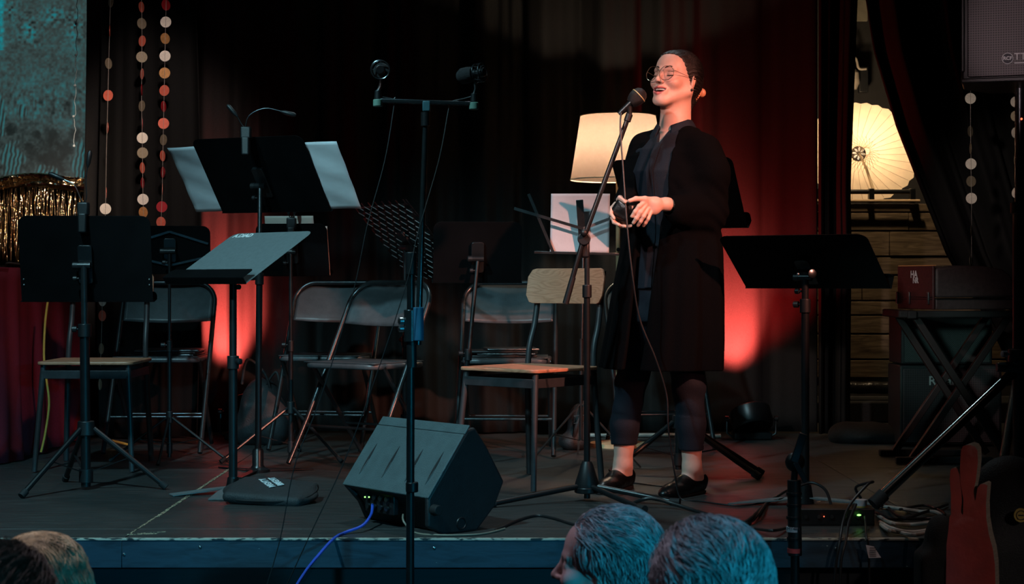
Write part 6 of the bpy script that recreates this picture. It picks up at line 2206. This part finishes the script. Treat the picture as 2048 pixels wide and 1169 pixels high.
# glasses
gl = bpy.data.objects.new('glasses', None); COL.objects.link(gl); gl.parent = wo
g_loc = Vector(T((0, -0.105, -0.002))); gl.location = g_loc
m_ = MB()
lensm = bpy.data.materials.new('lens_glass'); lensm.use_nodes = True
nt_ = lensm.node_tree; nt_.nodes.clear()
ou_ = nt_.nodes.new('ShaderNodeOutputMaterial'); tr_ = nt_.nodes.new('ShaderNodeBsdfTransparent'); gs_ = nt_.nodes.new('ShaderNodeBsdfGlossy'); mx_ = nt_.nodes.new('ShaderNodeMixShader')
tr_.inputs[0].default_value = (0.96, 0.96, 0.97, 1); gs_.inputs['Roughness'].default_value = 0.03
mx_.inputs[0].default_value = 0.05
nt_.links.new(tr_.outputs[0], mx_.inputs[1]); nt_.links.new(gs_.outputs[0], mx_.inputs[2]); nt_.links.new(mx_.outputs[0], ou_.inputs[0])
for sx in (-1, 1):
    ctr = (sx * 0.0345, -0.108, -0.004)
    out = []
    for k in range(40):
        a = 2 * math.pi * k / 40
        rx = 0.0300 * (1 + 0.02 * math.cos(4 * a)); rz = 0.0275
        xx = rx * math.cos(a); zz = rz * math.sin(a) * (1.0 if math.sin(a) > 0 else 1.02)
        out.append((ctr[0] + xx, ctr[1] + 2.2 * (ctr[0] + xx) ** 2, ctr[2] + zz))
    m_.tube([tl(p) for p in out], 0.0012, 6, closed=True)
    MB().add([tl(p) for p in out] + [tl((p[0], p[1] + 0.0012, p[2])) for p in out], [tuple(range(40)), tuple(range(40, 80))[::-1]] + [(k, (k + 1) % 40, 40 + (k + 1) % 40, 40 + k) for k in range(40)]).build('lens', lensm, gl)
    m_.tube(smooth_path([tl(p) for p in ((sx * 0.0640, -0.0980, 0.004), (sx * 0.068, -0.088, 0.006), (sx * 0.0715, -0.04, 0.005), (sx * 0.075, 0.0, 0.006), (sx * 0.077, 0.022, 0.004), (sx * 0.074, 0.036, -0.014))], 5), 0.0008, 6)
m_.tube(smooth_path([tl(p) for p in ((-0.0075, -0.1065, 0.004), (0, -0.109, 0.0075), (0.0075, -0.1065, 0.004))], 5), 0.0008, 6)
m_.build('frame', M['gold_wire'], gl)

# hair
h = Vol()
def HE(p, r, k=0.012, op='+'): h.ell(T(p), np.array(r), Hm, k, op)
HE((0, 0.024, 0.034), (0.080, 0.094, 0.086))
HE((0, 0.070, 0.000), (0.062, 0.052, 0.062), 0.02)
HE((0, -0.036, 0.050), (0.0615, 0.050, 0.0505), 0.02)
h.cap(T((0, 0.100, -0.045)), T((0, 0.118, 0.020)), 0.030, 0.022, 0.02)
h.cap(T((0.0, 0.095, -0.050)), T((0.006, 0.080, -0.125)), 0.024, 0.014, 0.02)
h.cap(T((0.006, 0.080, -0.125)), T((0.010, 0.070, -0.165)), 0.014, 0.004, 0.01)
def face_region(p):
    l = (p - HC) @ Hm
    x, y, z = l[:, 0], l[:, 1], l[:, 2]
    yh = np.interp(z, [-0.13, -0.07, -0.035, -0.01, 0.02, 0.045, 0.066, 0.080, 0.090, 0.125], [0.075, 0.055, 0.036, 0.004, -0.024, -0.040, -0.052, -0.068, -0.20, -0.20])
    return (y - yh) * 0.8
h.fn(face_region, HC, 0.25, 0.006, '-')
def hair_ridge(p):
    l = (p - HC) @ Hm
    an = np.arctan2(l[:, 0], l[:, 2] + 0.03)
    return 0.0011 * np.sin(an * 46 + 3 * np.sin(l[:, 1] * 30)) + 0.0007 * np.sin(an * 97 + 2)
h.fn(hair_ridge, HC, 0.3, 0, 'd')
ho = h.build('hair', 'hair_dark', wo, 0.0022, relax=1)
rr = random.Random(4)
paths = []
for i in range(420):
    # from the hairline back over the crown to the clip
    a = rr.uniform(-1.45, 1.45)
    s0 = np.array([math.sin(a) * 0.078, -0.050 - 0.0 * abs(a) + 0.045 * abs(a) ** 1.5 / 1.7, 0.034 + math.cos(a) * 0.078])
    e0 = np.array([rr.gauss(0, .012), 0.110, rr.uniform(-0.02, 0.03)])
    cen = np.array([0, 0.024, 0.034]); rad = np.array([0.081, 0.095, 0.087])
    pts = []
    for k in range(10):
        t = k / 9
        p = s0 * (1 - t) + e0 * t - cen
        p = p / np.linalg.norm(p / rad)
        p *= 1.0 + 0.012 * math.sin(t * 3.1) * rr.uniform(0.2, 1.0)
        pts.append(T(cen + p))
    paths.append(pts)
for i in range(60):
    x0_ = rr.gauss(0.004, .012)
    paths.append([T((x0_ + rr.gauss(0, .001) + .004 * k, 0.100 - 0.008 * k + .004 * math.sin(k + i), -0.05 - 0.016 * k)) for k in range(8)])
strands('loose_hairs', 'hair_dark', ho, paths, 0.00055)
# claw clip
m_ = MB()
sp = [Vector(T((0.030 + 0.006 * math.sin(t * 3.14), 0.098 + 0.030 * math.sin(t * 3.14) * .6, 0.040 - 0.095 * t))) + OW for t in [k / 12 for k in range(13)]]
m_.tube(sp, 0.0032, 8)
for k in range(1, 12):
    d = (Vector(T((0.045, 0.070, 0))) - Vector(T((0.030, 0.095, 0)))).normalized()
    m_.tube([sp[k], sp[k] + d * 0.012 + Vector((0, 0, -.003)), sp[k] + d * 0.017 + Vector((0, 0, -.006))], [0.0028, 0.0024, 0.0012], 6)
m_.ball(tl((0.024, 0.138, -0.012)), 0.017, 16, (0.9, 0.45, 1.0))
m_.build('hair_clip', M['claw_tan'], wo)

# --- shirt
s = Vol()
sl = [lv(264, 1351, .074, .062), lv(280, 1349, .120, .082), lv(300, 1346, .156, .106), lv(345, 1340, .160, .132), lv(400, 1340, .145, .118), lv(470, 1342, .155, .118), lv(530, 1340, .172, .128), lv(578, 1338, .178, .135)]
f_, c_, r_ = column(sl, lambda th, z: 0.010 * np.sin(th * 7 + z * 6) + 0.006 * np.sin(th * 15 + z * 11))
s.fn(f_, c_, r_, 0.02)
s.cap(nb - np.array([0, 0, .018]), shL, 0.044, 0.048, 0.04).cap(nb - np.array([0, 0, .018]), shR, 0.044, 0.048, 0.04)
# collar stand and points
s.cap(nb + ldir * 0.012 + np.array([0, 0, -.022]), nb + np.array([0, 0, .012]), 0.066, 0.062, 0.01)
za = q(0, 288)[2]
def vee(p):
    l = (p - nb) @ Bm
    w_ = (l[:, 2] + nb[2] - za) * 0.40 + 0.004
    return np.maximum(np.maximum(np.abs(l[:, 0] + 0.004) - w_, l[:, 1] + 0.012), za - p[:, 2]) * 0.85
s.fn(vee, nb, 0.2, 0.003, '-')
s.cap(nb + np.array([0, 0, -.03]), nb + np.array([0, 0, .06]), 0.0575, 0.0575, 0.002, '-')
def topcut(p):
    return -(p[:, 2] - (nb[2] + 0.038) + 0.15 * ((p - nb) @ Bm)[:, 1] * -1.0)
s.fn(lambda p: -topcut(p) * -1 if False else (nb[2] + 0.040 - p[:, 2]), nb + np.array([0, 0, .1]), 0.2, 0.003, '-')
s.build('shirt', 'shirt_navy', wo, 0.0032)
# placket and collar wings
def chest(x, z, off=0.0):
    """point on the front of the shirt at body x, height z"""
    L = sorted(sl)
    Lz = [l[0] for l in L]
    a = np.interp(z, Lz, [l[3] for l in L]); b_ = np.interp(z, Lz, [l[4] for l in L])
    cx = np.interp(z, Lz, [l[1] for l in L]); cy = np.interp(z, Lz, [l[2] for l in L])
    yy = -b_ * math.sqrt(max(0, 1 - (x / a) ** 2)) - off
    return Vector(np.array([cx, cy, z]) + Bm @ np.array([x, yy, 0])) + OW
pl = [chest(0.0, z, 0.003) for z in np.linspace(za - 0.005, q(0, 575)[2], 22)]
m_ = MB()
for i in range(21):
    d = Vector(ldir)
    a_, b2 = pl[i], pl[i + 1]
    m_.add([a_ - d * .015, a_ + d * .015, b2 + d * .015, b2 - d * .015, a_ - d * .015 - Vector(fdir) * -.003, a_ + d * .015 + Vector(fdir) * .003, b2 + d * .015 + Vector(fdir) * .003, b2 - d * .015 + Vector(fdir) * .003],
           [(4, 5, 6, 7), (0, 4, 7, 3), (1, 2, 6, 5)])
m_.build('placket', M['shirt_navy'], wo)
# turned-down collar, open at the throat
nbw = Vector(nb) + OW
def collar(u, v):
    a = (u - 0.5) * 2 * R(158)
    k = abs(u - 0.5) * 2
    front = max(0.0, (k - 0.62) / 0.38)
    if v < 0.4:
        t = v / 0.4; rr_ = 0.063 + 0.001 * t; zz = -0.012 + 0.050 * t
    else:
        t = (v - 0.4) / 0.6
        rr_ = 0.064 + 0.022 * t + 0.018 * t * front; zz = 0.038 - (0.040 + 0.050 * front ** 2) * t
    zz -= 0.022 * front
    rr_ *= 1 + 0.10 * front * 0.5
    p = Bm @ np.array([rr_ * math.sin(a), rr_ * math.cos(a) * 1.02, 0])
    return nbw + Vector(p) + Vector((0, 0, zz)) + Vector(fdir) * 0.006
MB().grid(collar, 60, 12).build('collar', M['shirt_navy'], wo, solid=0.0035, angle=50)

# --- trousers
t_ = Vol()
hemL, hemR = q(1389, 900, -.045), q(1248, 889, .11)
t_.cap(hipL, hipR, 0.112, 0.112, 0.03)
t_.cap(hipL, knL, 0.092, 0.059, 0.03).cap(knL, q(1382, 850, -.055), 0.059, 0.053, 0.02).cap(q(1382, 850, -.055), anL, 0.055, 0.044, 0.02)
t_.cap(hipR, knR, 0.092, 0.059, 0.03).cap(knR, q(1250, 850, .09), 0.059, 0.053, 0.02).cap(q(1250, 850, .09), anR, 0.055, 0.044, 0.02)
f_, c_, r_ = column([lv(480, 1342, .140, .105), lv(560, 1338, .16, .122), lv(640, 1334, .15, .12)])
t_.fn(f_, c_, r_, 0.03)
for he_ in (hemL, hemR):
    t_.box(he_ + np.array([0, 0, -.10]), (0.09, 0.09, 0.10), None, 0.001, 0.001, '-')
    t_.cap(he_ + np.array([0, 0, -.02]), he_ + np.array([0, 0, .02]), 0.041, 0.041, 0.002, '-')
t_.fn(lambda p: 0.0022 * np.sin(p[:, 2] * 60 + p[:, 0] * 40) * (p[:, 2] > 0.3) + 0.0012 * np.sin(p[:, 2] * 23 + p[:, 1] * 60), q(1330, 780), 0.6, 0, 'd')
t_.build('trousers', 'trouser_navy', wo, 0.004)

# --- cardigan
cd = Vol()
cl_ = [lv(268, 1352, .080, .068), lv(284, 1350, .130, .092), lv(310, 1348, .172, .122), lv(360, 1345, .180, .142), lv(430, 1344, .186, .142), lv(500, 1342, .208, .148), lv(600, 1334, .232, .162), lv(680, 1328, .246, .174), lv(738, 1322, .254, .186)]
zf = q(0, 420)[2]
def folds(th, z):
    g = np.clip((zf + 0.25 - z) / 0.8, 0, 1)
    return g * (0.050 * np.sin(th * 6 + 0.8 * np.sin(z * 3)) + 0.032 * np.sin(th * 11 + 1.3 + z * 1.2) + 0.012 * np.sin(th * 23 + z * 3))
f_, c_, r_ = column(cl_, folds)
cd.fn(f_, c_, r_, 0.02)
f2, c2, r2 = column([(l[0] - (0.03 if i < 8 else 0.05), l[1], l[2], l[3] - 0.012, l[4] - 0.012) for i, l in enumerate(cl_)][5:], folds)
cd.cap(nb - np.array([0, 0, .012]), shL, 0.046, 0.056, 0.05).cap(nb - np.array([0, 0, .012]), shR, 0.046, 0.054, 0.05)
def opening(p):
    l = (p - np.array([0, 0, 0])) @ Bm
    cz = np.interp(p[:, 2], [x[0] for x in sorted(cl_)], [x[1] for x in sorted(cl_)])
    cy = np.interp(p[:, 2], [x[0] for x in sorted(cl_)], [x[2] for x in sorted(cl_)])
    l = np.stack([p[:, 0] - cz, p[:, 1] - cy, np.zeros(len(p))], 1) @ Bm
    w_ = np.interp(p[:, 2], [q(0, 740)[2], q(0, 600)[2], q(0, 460)[2], q(0, 380)[2], q(0, 320)[2], q(0, 275)[2]], [0.030, 0.036, 0.052, 0.078, 0.080, 0.060])
    return np.maximum(np.abs(l[:, 0] + 0.012) - w_, l[:, 1] + 0.03) * 0.9
cd.fn(opening, q(1340, 500), 0.8, 0.008, '-')
cd.fn(f2, c2, r2, 0.004, '-')
cd.cap(nb + np.array([0, 0, -.03]), nb + np.array([0, 0, .08]), 0.070, 0.066, 0.004, '-')
# sleeves
cd.cap(shL, q(1424, 345, -.13), 0.052, 0.058, 0.05).cap(q(1424, 345, -.13), elL, 0.058, 0.060, 0.04)
cd.cap(elL + np.array([0, 0, -.005]), q(1350, 415, -.215), 0.066, 0.045, 0.03)
cd.cap(elL + np.array([-.01, 0, -.035]), q(1358, 432, -.205), 0.052, 0.036, 0.03)
cd.cap(shR, elR, 0.052, 0.050, 0.05).cap(elR, q(1250, 414, -.10), 0.052, 0.038, 0.03)
cuf = q(1336, 414, -.232)
dcuf = (wrL - elL); dcuf /= np.linalg.norm(dcuf)
cd.cap(cuf - dcuf * 0.03, cuf + dcuf * 0.06, 0.030, 0.030, 0.004, '-')
cd.fn(lambda p: -((p - cuf) @ dcuf) * 1.0, cuf + dcuf * 0.08, 0.085, 0.003, '-') if False else None
def cardi_wrinkle(p):
    # soft cloth wrinkles round the elbow and the upper arm
    d_ = np.linalg.norm(p - (elL + np.array([-.03, 0, 0])), axis=1)
    g = np.exp(-(d_ / 0.11) ** 2)
    u = (p - elL) @ np.array([0.55, -0.2, 0.75])
    return 0.0050 * g * np.sin(u * 130 + 2.5 * np.sin(p[:, 0] * 30)) + 0.0025 * np.sin(p[:, 2] * 24 + p[:, 0] * 36) * np.clip((p[:, 2] - 0.9) * 3, 0, 1)
cd.fn(cardi_wrinkle, elL, 0.6, 0, 'd')
cd.build('cardigan', 'knit_black', wo, 0.0038)

# --- shoes
for s_ in 'RL':
    he, to = feet[s_]
    d = to - he; d /= np.linalg.norm(d)
    up = np.array([0, 0, 1.0]); sd = np.array([-d[1], d[0], 0])
    rot = np.stack([sd, -d, up], 1)
    v = Vol()
    def SP(x, y, z): return he + sd * x + d * y + up * z
    v.cap(SP(0, 0.005, 0.036), SP(0, 0.045, 0.036), 0.034, 0.036, 0.01)
    v.ell(SP(0, 0.13, 0.024), (0.044, 0.085, 0.033), rot, 0.03)
    v.ell(SP(0, 0.185, 0.018), (0.034, 0.062, 0.024), rot, 0.03)
    v.ell(SP(0, 0.100, 0.046), (0.034, 0.050, 0.034), rot, 0.02)
    v.cap(SP(0, -.012, 0.05), SP(0, 0.035, 0.045), 0.028, 0.030, 0.01)
    v.ell(SP(0, 0.030, 0.092), (0.027, 0.062, 0.042), rot, 0.004, '-')
    v.box(SP(0, 0.1, -0.04), (0.2, 0.3, 0.046), rot, 0.001, 0.002, '-')
    so = v.build('shoe', 'leather_black', wo, 0.0028)
    out = []
    for k in range(36):
        a = 2 * math.pi * k / 36
        y_ = 0.108 + 0.140 * math.cos(a)
        wdt = 0.041 * abs(math.sin(a)) ** 0.7 * (1.05 if y_ > .1 else 0.86) * (1 - 0.25 * max(0, (y_ - .17) / .08))
        out.append((math.copysign(wdt, math.sin(a)), y_))
    sole = MB().prism(out, Vector(he) + OW + Vector((0, 0, 0.001)), Vector(sd), Vector(d), (0, 0, 0.009)).build('sole', M['rubber'], so, bevel=0.002)

# held object
ob = Vol()
hc = q(1246, 422, -0.262)
ob.box(hc, (0.040, 0.018, 0.036), rotm(-20, 0, 35), 0.016, 0.01).ell(hc + np.array([0.012, -.004, .008]), (0.036, 0.020, 0.024), rotm(-20, 0, -20), 0.012)
o = ob.build('small_case', 'leather_black', None, 0.003)
o.location = OW
tag(o, 'small rounded black case held in the woman\'s two hands', 'case')

# ------------------------------------------------------------------ audience heads
def spectator(label, px, py, D, yaw, pitch, s, tint, jacket, hair_mat, base_mat, style, seed, rot_y=0):
    c = P(px, py, D)
    O = Vector((c.x, c.y, -0.9))
    t = thing('person', label, 'person', O)
    Hc = np.array([0, 0, c.z + 0.9])
    Rm = rotm(yaw, pitch, rot_y)
    b = Vol()
    Tq = head_prims(b, Hc, Rm, s, mouth_open=False)
    f = np.array([math.sin(R(180)), 1.0, 0]); f = np.array([0.0, 1.0, 0])    # bodies face the stage
    sh = Hc + np.array([0, -0.03, -0.26])
    b.cap(Tq((0, 0.02, -0.05)), sh + np.array([0, 0, .06]), 0.058, 0.062, 0.03)
    hip = np.array([0, -0.10, 0.52])
    b.cap(sh, hip, 0.13, 0.14, 0.05)
    for sx in (-1, 1):
        so = sh + np.array([sx * 0.18, 0, -.02])
        b.cap(sh, so, 0.07, 0.055, 0.05)
        el = so + np.array([sx * 0.04, 0.06, -.28]); wr = np.array([sx * 0.09, 0.26, 0.60])
        b.cap(so, el, 0.05, 0.04, .03).cap(el, wr, 0.04, 0.027, .02).cap(wr, wr + np.array([-sx * .02, .06, -.01]), .026, .02, .02)
        kn = np.array([sx * 0.11, 0.27, 0.50]); an = np.array([sx * 0.12, 0.26, 0.08])
        b.cap(hip + np.array([sx * .08, 0, 0]), kn, 0.085, 0.06, .03).cap(kn, an, 0.055, 0.035, .02).cap(an, an + np.array([0, .14, -.045]), .035, .028, .02)
    b.build('body', 'skin', t, 0.004 if style != 'far' else .006, skin_colour(Hc, Rm, s, tint, tuple(x * .7 for x in tint)))
    j = Vol()
    j.cap(sh + np.array([0, 0, .01]), hip, 0.150, 0.165, 0.05)
    for sx in (-1, 1):
        so = sh + np.array([sx * 0.18, 0, -.02]); el = so + np.array([sx * 0.04, 0.06, -.28]); wr = np.array([sx * 0.09, 0.24, 0.60])
        j.cap(sh, so, 0.085, 0.07, 0.05).cap(so, el, .065, .055, .03).cap(el, wr, .055, .04, .03)
    j.build('jacket', jacket, t, 0.010)
    tr = Vol()
    for sx in (-1, 1):
        kn = np.array([sx * 0.11, 0.27, 0.50]); an = np.array([sx * 0.12, 0.26, 0.09])
        tr.cap(hip + np.array([sx * .07, 0, -.02]), kn, 0.10, 0.075, .03).cap(kn, an, 0.07, 0.05, .02)
        tr.cap(an + np.array([0, -.01, -.045]), an + np.array([0, .15, -.05]), .045, .038, .02)
    tr.box(np.array([0, .2, -.1]), (0.5, 0.6, 0.1), None, .001, .001, '-')
    tr.build('trousers', 'trouser_navy', t, 0.010)
    # hair mass
    h = Vol()
    def TT(p): return Hc + Rm @ (np.array(p) * s)
    puff = {'short': 0.006, 'long': 0.010}[style]
    h.ell(TT((0, 0.026, 0.034)), np.array([0.080 + puff, 0.096 + puff, 0.086 + puff]) * s, Rm, 0.01)
    if style == 'short':
        h.ell(TT((0, 0.060, -0.020)), np.array([0.068, 0.056, 0.060]) * s, Rm, 0.02)
        zz = [-0.14, -0.075, -0.04, -0.01, 0.02, 0.05, 0.085, 0.13]; yy = [0.09, 0.060, 0.032, 0.020, -0.018, -0.050, -0.070, -0.075]
    else:
        h.ell(TT((0, 0.040, -0.060)), np.array([0.086, 0.066, 0.120]) * s, Rm, 0.03)
        h.ell(TT((0, 0.045, -0.16)), np.array([0.095, 0.050, 0.11]) * s, Rm, 0.03)
        zz = [-0.30, -0.10, -0.04, 0.02, 0.05, 0.085, 0.13]; yy = [-0.03, -0.02, -0.025, -0.035, -0.055, -0.070, -0.075]
    def fr_(p):
        l = ((p - Hc) @ Rm) / s
        return (l[:, 1] - np.interp(l[:, 2], zz, yy)) * 0.8 * s
    h.fn(fr_, Hc, 0.5, 0.006, '-')
    def rid(p):
        l = ((p - Hc) @ Rm) / s
        an = np.arctan2(l[:, 0], l[:, 1] + 0.02)
        return (0.0020 if style == 'short' else 0.0010) * np.sin(an * 23 + 5 * np.sin(l[:, 2] * 18 + 1)) + 0.0012 * np.sin(an * 47 + l[:, 2] * 30)
    h.fn(rid, Hc, 0.6, 0, 'd')
    ho = h.build('hair', base_mat, t, 0.004)
    # combed hairs
    rr = random.Random(seed)
    paths = []
    cen = np.array([0, 0.026, 0.034]); rad = np.array([0.083 + puff, 0.099 + puff, 0.089 + puff])
    crown = np.array([0.0, 0.055, 0.085])
    crown = crown / np.linalg.norm(crown / rad)
    N_ = 3600 if style == 'short' else 2600
    for i in range(N_):
        if style == 'short':
            # start anywhere on the scalp, comb backwards and down with a swirl
            th = rr.uniform(0, 6.283); ph = math.acos(rr.uniform(-0.75, 1.0))
            d = np.array([math.sin(ph) * math.cos(th), math.sin(ph) * math.sin(th), math.cos(ph)])
            p = d * rad
            z_, y_ = p[2] + cen[2], p[1] + cen[1]
            if y_ < np.interp(z_, zz, yy) - 0.002:
                continue
            if z_ < -0.075:
                continue
            L_ = rr.uniform(0.025, 0.06) * (1.25 if z_ > 0.05 else 0.8)
            flow = np.array([0.55 * math.sin(th * 2 + seed) * 0.4 + 0.25 * math.sin(y_ * 60 + z_ * 45 + seed), 1.0 if z_ > 0.06 else 0.45, -0.25 if z_ > 0.06 else -1.0])
            flow += np.array([rr.gauss(0, .22), rr.gauss(0, .22), rr.gauss(0, .18)])
            pts = []
            cur = p.copy()
            lift = rr.choice((0.3, 0.6, 1.0, 1.8)) * 0.005
            for k in range(7):
                n_ = cur / rad ** 2; n_ /= np.linalg.norm(n_)
                fl_ = flow - n_ * (flow @ n_); fl_ /= np.linalg.norm(fl_) + 1e-6
                pts.append(TT(cen + cur * (1.0 + 0.002) + n_ * lift * math.sin(math.pi * (0.1 + 0.75 * k / 6))))
                cur = cur + fl_ * L_ / 6
                cur = cur / np.linalg.norm(cur / rad)
                flow = flow + np.array([0.10 * math.sin(k + i), 0, -0.12])
            paths.append(pts)
        else:
            # parting on top, falling down all round
            a = rr.uniform(-math.pi, math.pi)
            x0_ = rr.gauss(0, 0.004) ; y0_ = rr.uniform(-0.04, 0.06)
            st = np.array([x0_, y0_ - cen[1] + .026, 0.09]); st = st / np.linalg.norm(st / rad)
            en = np.array([math.sin(a) * 0.085, math.cos(a) * 0.09, -0.02])
            if en[1] + cen[1] < -0.03:
                continue
            en = en / np.linalg.norm(en / rad)
            pts = []
            w0 = rr.gauss(0, .004)
            for k in range(8):
                t_ = k / 7
                v_ = st * (1 - t_) + en * t_
                v_ = v_ / np.linalg.norm(v_ / rad) * (1.0 + 0.03 + 0.035 * rr.random())
                v_[0] += w0 * math.sin(t_ * 5)
                pts.append(TT(cen + v_))
            last = cen + v_
            n2 = 8
            wv = rr.uniform(0, 6)
            for k in range(1, n2):
                pts.append(TT(last + np.array([0.004 * math.sin(k * .9 + wv) + 0.04 * math.copysign(1, last[0]) * 0.03 * k, 0.003 * math.cos(k + wv), -0.022 * k])))
            paths.append(pts)
    strands('hair_strands', hair_mat, ho, paths, 0.0010 if style == 'short' else 0.0013)
    return t


M['jacket_dark'] = mat('jacket_dark', (0.015, 0.018, 0.025), 0.85)
M['jacket_violet'] = mat('jacket_violet', (0.06, 0.05, 0.12), 0.85)
spectator('grey-haired spectator in profile in front of the stage, facing left', 1208, 1134, 3.35, -104, -4, 0.94, (0.62, 0.44, 0.40), 'jacket_dark', 'hair_grey', 'hair_base', 'short', 11)
spectator('grey-haired spectator nearest the camera, seen from behind, right of the other grey head', 1404, 1192, 2.72, -148, 0, 1.0, (0.60, 0.42, 0.38), 'jacket_dark', 'hair_grey', 'hair_base', 'short', 23)
spectator('blond long-haired spectator seen from behind at the lower left', 90, 1200, 3.15, 172, 2, 0.95, (0.62, 0.44, 0.38), 'jacket_dark', 'hair_blond', 'hair_blond_base', 'long', 5)
spectator('dark-haired spectator in the extreme lower left corner', 2, 1248, 2.55, 165, 0, 1.0, (0.5, 0.36, 0.34), 'jacket_violet', 'hair_brown', 'hair_brown', 'short', 8)
